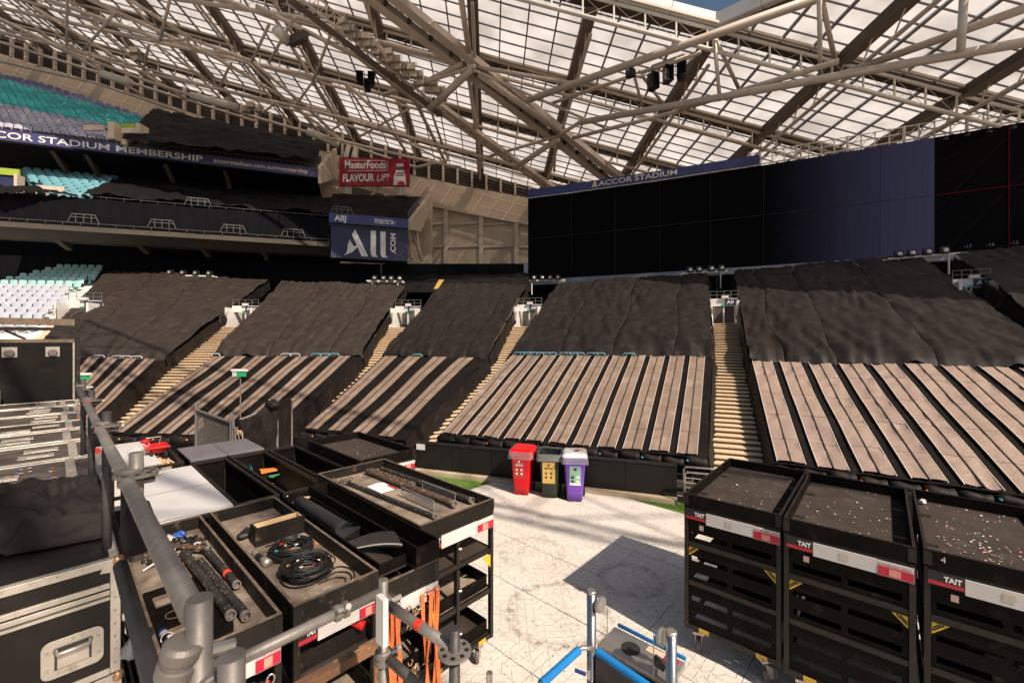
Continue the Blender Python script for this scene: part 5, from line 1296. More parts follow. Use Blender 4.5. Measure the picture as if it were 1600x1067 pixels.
cr = thing('crumpled_tissue', 'crumpled white tissue in the corner of the right slotted cart', 'tissue', XF[rc[2].name] @ Vector((.08, 1.70, 1.668)))
tm = MB()
tm.grid(lambda s, t: (.032 * math.cos(6.283 * s) * math.sin(3.14 * t) * (1 + .9 * N3(math.cos(6.283 * s) * 2, t * 7, math.sin(6.283 * s) * 2)), .028 * math.sin(6.283 * s) * math.sin(3.14 * t) * (1 + .9 * N3(math.cos(6.283 * s) * 2 + 4, t * 7, math.sin(6.283 * s) * 2)), .03 - .03 * math.cos(3.14 * t)), 14, 8).build('wad', 'pale_plastic', cr)

# carts at the left (open shelving)
cA = cart('tray_cart', 'narrow worn black tray cart nearest the camera holding pipes and a curved board', W(.38, 2.89), R(47), .60, 2.2, tagtext='B STAGE LX SHELVES', group='tray carts at left')
cB = cart('tray_cart', 'narrow worn black tray cart holding two coils of black cable', W(1.05, 2.90), R(47), .60, 2.2, group='tray carts at left')
cC = cart('tray_cart', 'narrow black tray cart with grey ducting and orange straps on its front', W(1.70, 2.89), R(47), .50, 2.2, H=1.66, floor='deck_dark', group='tray carts at left', shelves=True)
cD = cart('tray_cart', 'wide black tray cart with open shelves holding dusty pipes and clear tray', W(2.30, 3.30), R(47), .95, 2.26, group='tray carts at left')
cE = cart('deck_cart', 'empty black deck cart standing against the far pitch wall', W(2.95, 5.70), R(47), .93, 1.83, style='slotted', floor='deck_dark', rimm='cart_black', edge='cart_frame')
confetti(cE, .93, 1.83, 1.668, 30, 'few pale confetti bits on the far deck cart')
def P(t, x, y, z): return XF[t.name] @ Vector((x, y, z))
def rot47(v): return XF[cA.name].to_3x3() @ Vector(v)
TZ = 1.665
# cart A contents
cb_ = MB(); arc = [(.045, .18), (.37, .18)] + [(.37 + .10 * math.sin(k / 8 * 1.6) - .02, .22 + k / 8 * .88) for k in range(9)] + [(.12, 1.12), (.045, .9)]
bd = thing('curved_board', 'black board with one curved edge and cut holes in nearest tray', 'board', P(cA, .2, .6, TZ), R(47))
def plate_with_holes():
    # strips round two rectangular holes and one round recess
    m = MB(); xs = lambda y: .375 + .075 * math.sin(max(0, min(1, (y - .15) / 1.0)) * math.pi)
    ys = [.15 + k * .025 for k in range(40)]
    holes = [(.09, .24, .30, .50), (.09, .24, .84, .99)]
    for y0, y1 in zip(ys, ys[1:]):
        segs = [(.05, xs((y0 + y1) / 2))]
        for hx0, hx1, hy0, hy1 in holes:
            if hy0 <= (y0 + y1) / 2 < hy1: segs = [(.05, hx0), (hx1, xs((y0 + y1) / 2))]
        for a, b in segs: m.box(a, b, y0, y1, 0, .018)
    return m
inv = XF[bd.name].inverted() @ XF[cA.name]
pm_ = plate_with_holes(); pm_.v = [inv @ (v + Vector((0, 0, TZ))) for v in pm_.v]; pm_.build('board', 'cart_black', bd)
for (x0, x1, y0, y1) in ((.09, .24, .30, .50), (.09, .24, .84, .99)):
    h = MB()
    for a, b in (((x0, y0), (x1, y0)), ((x1, y0), (x1, y1)), ((x1, y1), (x0, y1)), ((x0, y1), (x0, y0))): h.bar(P(cA, a[0], a[1], TZ + .012), P(cA, b[0], b[1], TZ + .012), .006, .02)
    h.build('hole_edge', 'rim_edge', bd, world=True)
oe = [P(cA, .165 + .05 * math.cos(k / 16 * 6.283), .67 + .05 * math.sin(k / 16 * 6.283), TZ + .019) for k in range(16)]
MB().path(oe, .004, 4, True).build('round_recess', 'rim_edge', bd, world=True)
MB().path([P(cA, .375 + .075 * math.sin(k / 20 * math.pi), .15 + k / 20, TZ + .018) for k in range(20)], .004, 4).build('curved_edge', 'rim_edge', bd, world=True)
def pipe(p, q, r, lab, m='pipe_dusty', n=12, band=None):
    p, q = Vector(p), Vector(q); d = (q - p).normalized(); t = thing('pipe', lab, 'pipe', p)
    L_ = (q - p).length; prof = []; N_ = max(8, int(L_ / .03))
    for k in range(N_ + 1): prof.append((r * (1 + .09 * N3(k * .6, L_, r * 90)), L_ * k / N_))
    prof = prof + [(r * .78, L_), (r * .76, L_ - .05)]
    MB().lathe(p, prof, n, d).build('shaft', m, t, smooth=True, world=True)
    MB().lathe(q - d * .03, [(r * 1.06, 0), (r * 1.06, .031), (r * .8, .031), (r * .78, .005)], n, d).build('collar', 'zinc', t, world=True)
    if band: MB().lathe(p.lerp(q, band), [(r * 1.08, 0), (r * 1.12, .012), (r * 1.08, .05)], n, d).build('band', 'red_tape', t, smooth=True, world=True)
pipe(P(cA, .36, 1.55, TZ + .05), P(cA, .40, .32, TZ + .05), .030, 'long black dusty pipe lying lengthwise in the nearest tray')
pipe(P(cA, .42, 1.30, TZ + .045), P(cA, .47, .25, TZ + .042), .030, 'black dusty pipe beside the curved board in the nearest tray')
pipe(P(cA, .50, 1.60, TZ + .045), P(cA, .53, .70, TZ + .045), .026, 'short black pipe with a red tape band in the nearest tray', band=.72)
pipe(P(cA, .20, 1.95, TZ + .04), P(cA, .52, 1.42, TZ + .075), .020, 'thin dark pipe crossing the clamp heap in the nearest tray', 'pipe_rusty')
# heap of clamps and bits: individually modelled pieces
hp = thing('clamp_heap', 'heap of black clamps and metal bits in the nearest tray', 'clamps', P(cA, .28, 1.72, TZ))
for k in range(80):
    x, y = .34 + random.gauss(0, .10), 1.76 + random.gauss(0, .15); x = min(.54, max(.06, x)); y = min(2.12, max(1.3, y)); z = TZ + RU(.012, .07) * math.exp(-((x - .34) ** 2 + (y - 1.76) ** 2) / .03) + .012
    m = random.choice(['cable_black'] * 6 + ['zinc', 'zinc', 'pale_plastic', 'brass', 'pipe_rusty', 'black_plastic'] ); c = P(cA, x, y, z)
    if k % 3 == 0:
        a = RU(0, 6.28); r = RU(.018, .035); pts = [c + Vector((r * math.cos(a + j * .8), r * math.sin(a + j * .8), .012 * math.sin(j))) for j in range(7)]; MB().path(pts, RU(.005, .009), 5).build('clamp', m, hp, smooth=True, world=True)
    else:
        d = Vector((RU(-1, 1), RU(-1, 1), RU(-.3, .5))).normalized() * RU(.015, .045); MB().bar(c - d, c + d, RU(.012, .03), RU(.008, .022), (RU(-.3, .3), .2, 1)).build('bit', m, hp, world=True, bevel=.003)
def crumple(name, label, cat, c, rx, ry, rzz, m, seed, amp=.45, nu=18, nv=10, part='body'):
    t = thing(name, label, cat, c)
    MB().grid(lambda s, q: (rx * math.cos(6.2832 * s) * math.sin(math.pi * q) * (1 + amp * N3(math.cos(6.2832 * s) * 2 + seed, math.sin(6.2832 * s) * 2, q * 5)), ry * math.sin(6.2832 * s) * math.sin(math.pi * q) * (1 + amp * N3(math.cos(6.2832 * s) * 2, math.sin(6.2832 * s) * 2 + seed, q * 5 + 3)),
              rzz * (1 - math.cos(math.pi * q)) * (1 + amp * N3(math.cos(6.2832 * s) * 2, q * 4, math.sin(6.2832 * s) * 2 + seed))), nu, nv).build(part, m, t, smooth=True)
    return t
crumple('plastic_wrapper', 'crumpled blue plastic wrapper on the clamp heap', 'wrapper', P(cA, .40, 1.93, TZ + .055), .05, .035, .016, 'blue_plastic', 2, 1.1)
crumple('plastic_bag', 'crumpled white bag on the clamp heap', 'bag', P(cA, .30, 1.90, TZ + .05), .07, .05, .022, 'pale_plastic', 5, 1.0)
cu = thing('paper_cup', 'small white cup lying on its side in nearest tray', 'cup', P(cA, .075, .44, TZ + .03))
MB().lathe(P(cA, .075, .50, TZ + .026), [(.020, 0), (.022, .02), (.029, .10), (.032, .102), (.027, .10), (.02, .03)], 14, rot47((.1, -1, .05))).build('cup', 'pale_plastic', cu, smooth=True, world=True)
MB().lathe(P(cA, .076, .494, TZ + .026), [(.0222, 0), (.0262, .035)], 14, rot47((.1, -1, .05))).build('band', 'blue_dark', cu, world=True)
for i in range(3):
    t = thing('spanner_strap', 'red lanyard strap hanging below the nearest tray, number %s from right' % ('one', 'two', 'three')[i], 'strap', P(cA, .52 - i * .10, -.02, 1.45), R(47), 'red straps on nearest cart')
    MB().grid(lambda s, q: (-.018 + .036 * s, -.02 - .012 * math.sin(q * 3) , -.05 - .62 * q), 2, 10).grid(lambda s, q: (-.03 + .03 * s, -.005 - .01 * math.sin(q * 5), -.03 - .6 * q), 2, 10).build('webbing', 'strap_red', t)
    MB().path([(.022 * math.cos(k / 10 * 6.283) , -.02, -.02 + .03 * math.sin(k / 10 * 6.283)) for k in range(10)], .005, 5, True).build('ring', 'zinc', t)
# cart B contents
bxt = thing('wooden_box', 'small open wooden box painted black outside in the cable tray', 'box', P(cB, .16, 1.32, TZ), R(47))
for q in ((0, .42, 0, .02), (0, .42, .14, .16), (0, .02, .02, .14), (.40, .42, .02, .14)):
    s = MB().box(*q, 0, .16).build('side', 'rim_worn', bxt); 
MB().box(.021, .399, .128, .1395, .02, .159).build('inner_face', 'raw_pine', bxt); MB().box(.388, .3995, .021, .127, .02, .159).build('inner_face', 'raw_pine', bxt); MB().box(.021, .387, .021, .127, .002, .015).build('base', 'raw_pine', bxt)
def coil(lab, cx, cy, r0, n, seed):
    random.seed(seed); t = thing('cable_coil', lab, 'cable', P(cB, cx, cy, TZ))
    for k in range(n):
        ox, oy = random.gauss(0, .018), random.gauss(0, .02); rx = r0 * RU(.72, 1.08); ry = rx * RU(.72, .98); a0 = RU(0, 6.28); z0 = .008 + .0022 * k
        pts = []
        for j in range(26):
            a = a0 + j / 26 * 6.283; pts.append(P(cB, cx + ox + rx * math.cos(a), cy + oy + ry * 1.15 * math.sin(a), TZ + z0 + .008 * math.sin(3 * a + k) + .006))
        MB().path(pts, RU(.0042, .0062), 5, True).build('loop', 'cable_black', t, smooth=True, world=True)
    for k in range(9):
        a = RU(0, 6.28); r = r0 * RU(.2, .95); c = P(cB, cx + r * math.cos(a), cy + r * math.sin(a), TZ + .075 + RU(-.015, .02)); d = Vector((RU(-1, 1), RU(-1, 1), RU(-.2, .3))).normalized() * RU(.008, .016)
        MB().tube(c - d, c + d, RU(.004, .007), 7).build('plug', random.choice(['orange', 'yellow_plastic', 'pale_plastic', 'red_plain', 'teal_plastic', 'zinc', 'blue_plastic']), t, world=True)
coil('round coil of black cable with coloured plugs, farther in its tray', .34, .98, .155, 30, 3); coil('round coil of black cable with coloured plugs, nearer in its tray', .30, .56, .165, 36, 5)
random.seed(11)
lc = thing('loose_cable', 'loose loops of thin black cable at the right of the cable tray', 'cable', P(cB, .45, .4, TZ))
for (pts) in ([(.40, .42), (.50, .47), (.56, .38), (.55, .27), (.50, .20)], [(.36, .36), (.45, .40), (.52, .33), (.50, .22), (.40, .16), (.30, .2), (.20, .16)], [(.30, .34), (.42, .33), (.47, .26), (.43, .2)], [(.22, 1.26), (.40, 1.25), (.54, 1.16), (.55, 1.02)]):
    pp = [];
    for i in range(len(pts) - 1):
        for k in range(6):
            t_ = k / 6; p0_ = pts[max(0, i - 1)]; p1_ = pts[i]; p2_ = pts[i + 1]; p3_ = pts[min(len(pts) - 1, i + 2)]
            f = lambda a, b, c, d: .5 * (2 * b + (c - a) * t_ + (2 * a - 5 * b + 4 * c - d) * t_ ** 2 + (3 * b - a - 3 * c + d) * t_ ** 3)
            pp.append(P(cB, f(p0_[0], p1_[0], p2_[0], p3_[0]), f(p0_[1], p1_[1], p2_[1], p3_[1]), TZ + .008))
    pp.append(P(cB, *pts[-1], TZ + .008)); MB().path(pp, .005, 5).build('strand', 'cable_black', lc, smooth=True, world=True); e = pp[-1]; dd = (pp[-1] - pp[-2]).normalized()
    MB().tube(e, e + dd * .035, .008, 7).build('plug', random.choice(['yellow_plastic', 'orange', 'red_plain']), lc, world=True)
gl = crumple('work_glove', 'black work gloves dropped beside the small wooden box', 'gloves', P(cB, .17, 1.62, TZ), .06, .10, .03, 'cable_black', 8)
for k in range(4): MB().path([(.02 + .02 * k, .08, .03), (.05 + .024 * k, .14, .045 + .01 * k), (.08 + .022 * k, .17, .03)], .012, 6).build('finger', 'cable_black', gl, smooth=True)
ck = thing('hand_torch', 'silver and black hand torch lying left of the cable coils', 'torch', P(cB, .12, 1.05, TZ + .03))
MB().lathe(P(cB, .10, 1.14, TZ + .035), [(.028, 0), (.030, .03), (.020, .05), (.020, .15), (.034, .19), (.034, .25)], 12, rot47((.12, -1, -.05))).build('barrel', 'zinc', ck, smooth=True, world=True); MB().lathe(P(cB, .108, 1.085, TZ + .032), [(.0215, 0), (.0215, .09)], 12, rot47((.12, -1, -.05))).build('grip', 'cable_black', ck, world=True)
stb = thing('shelf_box', 'open wooden crate on the shelf under the cable tray', 'crate', P(cB, .05, .10, 1.25), R(47))
for q in ((0, .5, 0, .02), (0, .5, .5, .52), (0, .02, .02, .5), (.48, .5, .02, .5)): MB().box(*q, 0, .13).build('side', 'rim_worn', stb)
MB().box(.02, .48, .02, .5, .001, .012).build('base', 'ply_dusty', stb)
fx = thing('fire_tool', 'bright red tool lying on the shelf under the cable tray', 'tool', P(cB, .42, .14, 1.40)); MB().tube(P(cB, .38, .25, 1.46), P(cB, .50, .03, 1.40), .032, 10).build('body', 'red_plain', fx, smooth=True, world=True)
# cart C contents: grey hoses, fender, long pole
def tray_box(lab, t, x0, x1, y0, y1, z0, z1):
    b = thing('long_tray', lab, 'tray', P(t, x0, y0, z0), R(47)); w, d, h = x1 - x0, y1 - y0, z1 - z0
    MB().box(0, w, 0, d, 0, .012).build('base', 'deck_dark', b)
    for q in ((0, w, 0, .016), (0, w, d - .016, d), (0, .016, .016, d - .016), (w - .016, w, .016, d - .016)): MB().box(*q, .0122, h).build('side', 'cart_black', b, bevel=.002)
    return b
tray_box('long narrow black tray holding grey hose and fender', cC, .01, .25, .10, 2.15, 1.664, 1.76); tray_box('long narrow black tray holding a long black pole', cC, .265, .49, -.02, 2.1, 1.668, 1.84)
pipe(P(cC, .34, 1.95, 1.715), P(cC, .37, .10, 1.715), .024, 'long black pole lying in the narrow tray')
hz = thing('grey_hose', 'thick grey rubber hose lying in the narrow tray', 'hose', P(cC, .13, 1.5, 1.70)); MB().path([P(cC, .11, 1.95, 1.74), P(cC, .12, 1.5, 1.745), P(cC, .14, 1.10, 1.735), P(cC, .15, .95, 1.73)], .065, 14).build('hose', 'fender_grey', hz, smooth=True, world=True)
MB().path([P(cC, .15 + .058 * math.cos(k / 12 * 6.28), .94, 1.73 + .058 * math.sin(k / 12 * 6.28)) for k in range(12)], .012, 6, True).path([P(cC, .15 + .04 * math.cos(k / 12 * 6.28), .935, 1.73 + .04 * math.sin(k / 12 * 6.28)) for k in range(12)], .01, 6, True).build('end_ring', 'rubber', hz, smooth=True, world=True)
fd_ = thing('rubber_fender', 'dark grey moulded fender with white edge strip standing in narrow tray', 'fender', P(cC, .13, .5, 1.68))
fp = lambda s, t, o: P(cC, .03 + .22 * s + o, .78 - .50 * s - .12 * t - .02 * math.sin(3 * t), 1.69 + .20 * math.sin(1.45 * s) * (1 - .35 * t) - .02 * t)
MB().grid(lambda s, t: fp(s, t, 0), 14, 8).grid(lambda s, t: fp(s, 1 - t, 0) - Vector((0, 0, .05 * (1 - abs(2 * t - 1)) + .012)), 14, 8).build('shell', 'fender_grey', fd_, smooth=True, world=True)
MB().grid(lambda s, t: fp(s, .86 + .12 * t, .002) + Vector((0, 0, .008)), 14, 2).build('edge_strip', 'label_white', fd_, smooth=True, world=True)
MB().prism([P(cC, .04, .86, 1.69), P(cC, .20, .80, 1.69), P(cC, .18, .74, 1.80), P(cC, .06, .98, 1.75)], rot47((.02, .03, 0))).build('wedge', 'fender_grey', fd_, world=True)
sk = thing('wood_offcuts', 'small timber offcuts at the far end of the hose tray', 'timber', P(cC, .1, 2.0, 1.70))
for k in range(4): MB().bar(P(cC, .04 + .03 * k, 1.98 + .02 * k, 1.71 + .015 * k), P(cC, .16 + .02 * k, 2.10 - .05 * k, 1.715 + .015 * k), .03, .014).build('offcut', 'raw_pine', sk, world=True)
def hang_strap(x, lab, z0=1.46, ln=1.1, m='strap_orange', tw=.03):
    t = thing('ratchet_strap', lab, 'strap', P(cC, x, -.02, z0), R(47), 'orange straps hung on the cart front')
    sd = RU(0, 9)
    MB().grid(lambda s, q: (-.02 + .04 * s * (1 - .4 * abs(math.sin(4 * q + sd))) + tw * math.sin(3.2 * q + sd), -.025 - .02 * math.sin(5 * q + sd) * (s - .5) - .01, -ln * q), 2, 18).grid(lambda s, q: (-.03 + .03 * s - tw * math.sin(2.6 * q + sd), -.012 - .012 * math.cos(6 * q) * (s - .5), -ln * .93 * q), 2, 18).build('webbing', m, t, smooth=True)
    MB().path([(.018 * math.cos(k / 8 * 6.283), -.02, .0 + .02 * math.sin(k / 8 * 6.283)) for k in range(8)], .004, 4, True).build('ring', 'zinc', t)
for i, x in enumerate((.03, .09, .36, .45)): hang_strap(x, 'orange ratchet strap hanging on the black cart front, %s from left' % ('first', 'second', 'third', 'fourth')[i], ln=(1.0, 1.2, .95, 1.1)[i])
for (z, nm) in ((1.33, 'upper'), (.92, 'lower')):
    t = thing('shackle_cluster', 'cluster of brass shackles hanging on the cart front, ' + nm + ' one', 'shackles', P(cC, .22, -.02, z), R(47))
    for k in range(9):
        cx, cz = RU(-.05, .05), RU(-.08, .08); a = RU(0, 6); MB().path([(cx + .02 * math.cos(a + j * .7), -.02 - .008 * (j % 2), cz + .024 * math.sin(a + j * .7)) for j in range(7)], .006, 5).build('shackle', random.choice(['brass', 'zinc', 'brass']), t, smooth=True)
# cart D contents
pipe(P(cD, .60, 2.10, TZ + .05), P(cD, .66, .30, TZ + .05), .034, 'rusty pipe lying in the middle of the wide tray', 'pipe_rusty'); pipe(P(cD, .78, 2.05, TZ + .05), P(cD, .86, .25, TZ + .05), .032, 'dusty black pipe along the right side of the wide tray')
pipe(P(cD, .22, 1.85, TZ + .035), P(cD, .34, .22, TZ + .035), .022, 'thin dusty black pipe along the left of the wide tray'); pipe(P(cD, .68, 2.15, TZ + .04), P(cD, .74, 1.2, TZ + .04), .026, 'short rusty pipe at the far end of the wide tray', 'pipe_rusty')
pc = thing('paper_sheet', 'white paper sheet with red corner in the wide tray', 'paper', P(cD, .45, 1.45, TZ), R(47)); MB().grid(lambda s, t: (-.10 + .22 * s, -.16 + .34 * t, .006 + .012 * math.sin(3 * s) * t), 4, 4).build('sheet', 'sign_white', pc); MB().grid(lambda s, t: (.085 + .035 * s, -.16 + .20 * t, .009 + .012 * math.sin(3) * t), 2, 2).build('red_corner', 'label_red', pc)
ac = thing('acrylic_tray', 'clear plastic U shaped tray with pale edges in wide tray', 'tray', P(cD, .46, .42, TZ), R(47))
MB().box(0, .30, 0, .62, .006, .012).build('base', 'acrylic', ac); MB().box(0, .006, 0, .62, .0125, .11).build('side', 'acrylic', ac); MB().box(.294, .30, 0, .62, .0125, .11).build('side', 'acrylic', ac)
for x in (.003, .297): MB().path([(x, 0, .012), (x, 0, .112), (x, .62, .112), (x, .62, .012), (x, 0, .012)], .006, 4).build('edge', 'zinc', ac)
lw_ = thing('thin_cable', 'tangle of thin black cable in the far corner of wide tray', 'cable', P(cD, .2, 1.95, TZ)); MB().path([P(cD, .16 + .06 * math.cos(k * .8) + .004 * k, 1.95 + .08 * math.sin(k * .8), TZ + .01 + .002 * k) for k in range(26)], .004, 5).build('strand', 'cable_black', lw_, smooth=True, world=True)
mo = thing('radio', 'small dark handset at the far rim of the wide tray', 'handset', P(cD, .12, 2.08, TZ + .01)); MB().bar(P(cD, .06, 2.14, TZ + .02), P(cD, .16, 2.06, TZ + .02), .05, .03).build('body', 'fender_grey', mo, world=True, bevel=.008)
fb = thing('blue_frame', 'blue edged white panel standing behind the wide cart shelves', 'panel', W(3.15, 5.2, .75), R(47)); MB().box(0, .3, 0, .02, 0, .34).build('panel', 'sheet_white', fb); MB().path([(0, -.005, 0), (0, -.005, .34), (.3, -.005, .34), (.3, -.005, 0)], .014, 5, True).build('edge', 'blue_plastic', fb)
for (x, z) in ((.90, 1.19),): MB().prism([P(cD, x, .002, z), P(cD, x - .12, .002, z), P(cD, x, .002, z - .14)], rot47((0, .003, 0))).build('hazard_label', 'hazard', cD, world=True)
MB().prism([P(cC, .47, .002, 1.30), P(cC, .36, .002, 1.02), P(cC, .47, .002, 1.10)], rot47((0, .003, 0))).build('hazard_label', 'hazard', cC, world=True)

# carts further back at the left
def open_cart(label, a0, b0, w, d, H=1.6, lid=None, side_h=.5, curtain=False):
    t = thing('frame_cart', label, 'cart', W(a0, b0), R(47)); ps = .04
    for x in (0, w - ps):
        for y in (0, d - ps): MB().box(x, x + ps, y, y + ps, .15, H - .042).build('post', 'cart_frame', t)
    for y in (0, d - ps): MB().box(0, w, y, y + ps, H - .04, H).build('rail', 'cart_frame', t, bevel=.003)
    for x in (0, w - ps): MB().box(x, x + ps, ps + .001, d - ps - .001, H - .04, H).build('rail', 'cart_frame', t, bevel=.003)
    for nm, q in (('l', (.005, .018, ps + .002, d - ps - .002)), ('r', (w - .018, w - .005, ps + .002, d - ps - .002)), ('b', (ps + .002, w - ps - .002, d - .018, d - .005))): MB().box(*q, H - side_h, H - .041).build('side_panel', 'cart_black', t)
    MB().box(.02, w - .02, .01, d - .02, .36, .39).build('base', 'cart_black', t); MB().box(.0, w, .0, .035, H - side_h - .1, H - side_h - .05).build('rail', 'cart_frame', t)
    if lid:
        MB().box(-.005, w + .005, -.005, d + .005, H + .003, H + .03).build('lid', lid, t, bevel=.004)
    if curtain: MB().grid(lambda s, q: (ps + (w - 2 * ps) * s, .03 + .03 * N3(s * 7, q * 2, w), H - .05 - .75 * q), 24, 8).build('curtain', 'tarp', t, smooth=True)
    return t
open_cart('open black frame cart with dark empty inside, right of the white sheets', 1.42, 5.66, .47, 2.4, 1.6, side_h=1.0); 
oc2 = open_cart('open black frame cart holding orange and yellow pieces', 1.93, 5.66, .52, 2.4, 1.6, side_h=.35)
open_cart('low violet topped black cart, left of the pair by the mesh gate', 1.44, 8.12, .48, 1.05, 1.6, 'lid_violet', curtain=True); open_cart('low violet topped black cart, right of the pair by the mesh gate', 1.94, 8.12, .52, 1.05, 1.6, 'lid_violet', curtain=True)
open_cart('black frame cart with raised dark side behind the orange pieces', 2.47, 5.9, .46, 2.1, 1.62, side_h=.55)
for i, (p_, m, sz) in enumerate(((W(2.2, 7.4, 1.40), 'orange', (.5, .2, .02)), (W(2.05, 7.35, 1.32), 'teal_plastic', (.05, .12, .16)), (W(2.1, 7.1, 1.25), 'yellow_plastic', (.22, .18, .05)), (W(2.1, 7.0, 1.12), 'yellow_plastic', (.2, .16, .08)), (W(2.3, 7.2, 1.36), 'green_plastic', (.18, .08, .02)))):
    t = thing('plastic_piece', ('long orange wedge', 'small teal block', 'flat yellow piece', 'thick yellow block', 'thin green strip')[i] + ' lying inside the open black frame cart', 'wedge', p_, R(47 - 10 + 9 * i)); x, y, z = sz
    MB().hexa([(0, 0, 0), (x, y * .3, 0), (x, y * .5, 0), (0, y, 0)], [(0, 0, z * 1.6), (x, y * .3, z * .6), (x, y * .5, z * .6), (0, y, z * 1.6)]).build('piece', m, t, bevel=.004)
wsh = thing('white_board', 'dusty white panel lying inside the open frame cart', 'panel', W(1.97, 6.6, 1.10), R(47)); MB().box(0, .44, 0, 1.1, 0, .02).build('panel', 'sheet_white', wsh)
# white sheets
wc = open_cart('black cart under the two near white sheets', .62, 5.64, .78, 2.3, 1.58, side_h=.9)
for i, (b0, b1) in enumerate(((5.68, 6.72), (6.75, 7.9))):
    t = thing('white_sheet', ('large white sheet panel nearest the camera on black cart', 'large white sheet panel behind the nearest one')[i], 'panel', W(.62, b0, 1.585), R(47)); MB().grid(lambda s, q: (.78 * s, (b1 - b0) * q, .022 + .006 * N3(s * 2, q * 2, i)), 8, 8).hexa([(0, 0, 0), (.78, 0, 0), (.78, b1 - b0, 0), (0, b1 - b0, 0)], [(0, 0, .016), (.78, 0, .016), (.78, b1 - b0, .016), (0, b1 - b0, .016)]).build('sheet', 'sheet_white', t)
wc2 = open_cart('black cart under the far white sheet and red trolley', .55, 8.35, .85, 2.2, 1.58, side_h=.3)
t = thing('white_sheet', 'far white sheet panel beside the red trolley', 'panel', W(.5, 8.45, 1.585), R(47)); MB().box(0, .62, 0, 2.0, 0, .022).build('sheet', 'sheet_white', t)
mb_ = MB(); [mb_.bar(W(1.10 + RU(0, .2), 8.5 + RU(0, .7), 1.47 + RU(0, .05)), W(1.12 + RU(0, .2), 8.6 + RU(0, .7), 1.49 + RU(0, .05)), .03, .03) for _ in range(14)]
tag(mb_.build('timber_scraps', 'raw_pine', base=W(1.2, 8.8, 1.45)), 'timber scraps in the tray beside the far white sheet', 'timber', kind='stuff')
rt = thing('red_trolley', 'small red tub trolley with black wheels beyond the white sheets', 'trolley', W(1.16, 9.2, 1.56), R(47)); rt.scale = (.62, .62, .62)
MB().hexa([(-.16, -.2, .10), (.16, -.2, .10), (.16, .2, .10), (-.16, .2, .10)], [(-.25, -.33, .26), (.25, -.33, .26), (.25, .33, .26), (-.25, .33, .26)]).build('tub', 'red_plain', rt, bevel=.02)
MB().path([(-.25, -.33, .265), (.25, -.33, .265), (.25, .33, .265), (-.25, .33, .265)], .014, 6, True).build('tub_rim', 'red_plain', rt)
for x, y in ((-.17, -.3), (.12, -.33)): MB().lathe((x, y, .07), [(.03, 0), (.09, .005), (.1, .02), (.1, .05), (.09, .065), (.03, .07)], 14, (1, 0, 0)).build('wheel', 'rubber', rt)
MB().path([(-.1, .3, .26), (-.16, .45, .42), (.16, .45, .42), (.1, .3, .26)], .015, 6).build('handle', 'zinc', rt)
crumple('plastic_bag', 'crumpled clear plastic bag beside the red trolley', 'bag', W(.95, 9.2, 1.60), .17, .15, .075, 'clear_film', 3)
crumple('red_drum', 'small red tub on top of the clear plastic bag', 'tub', W(1.05, 9.45, 1.74), .07, .07, .035, 'red_plain', 3, .05)
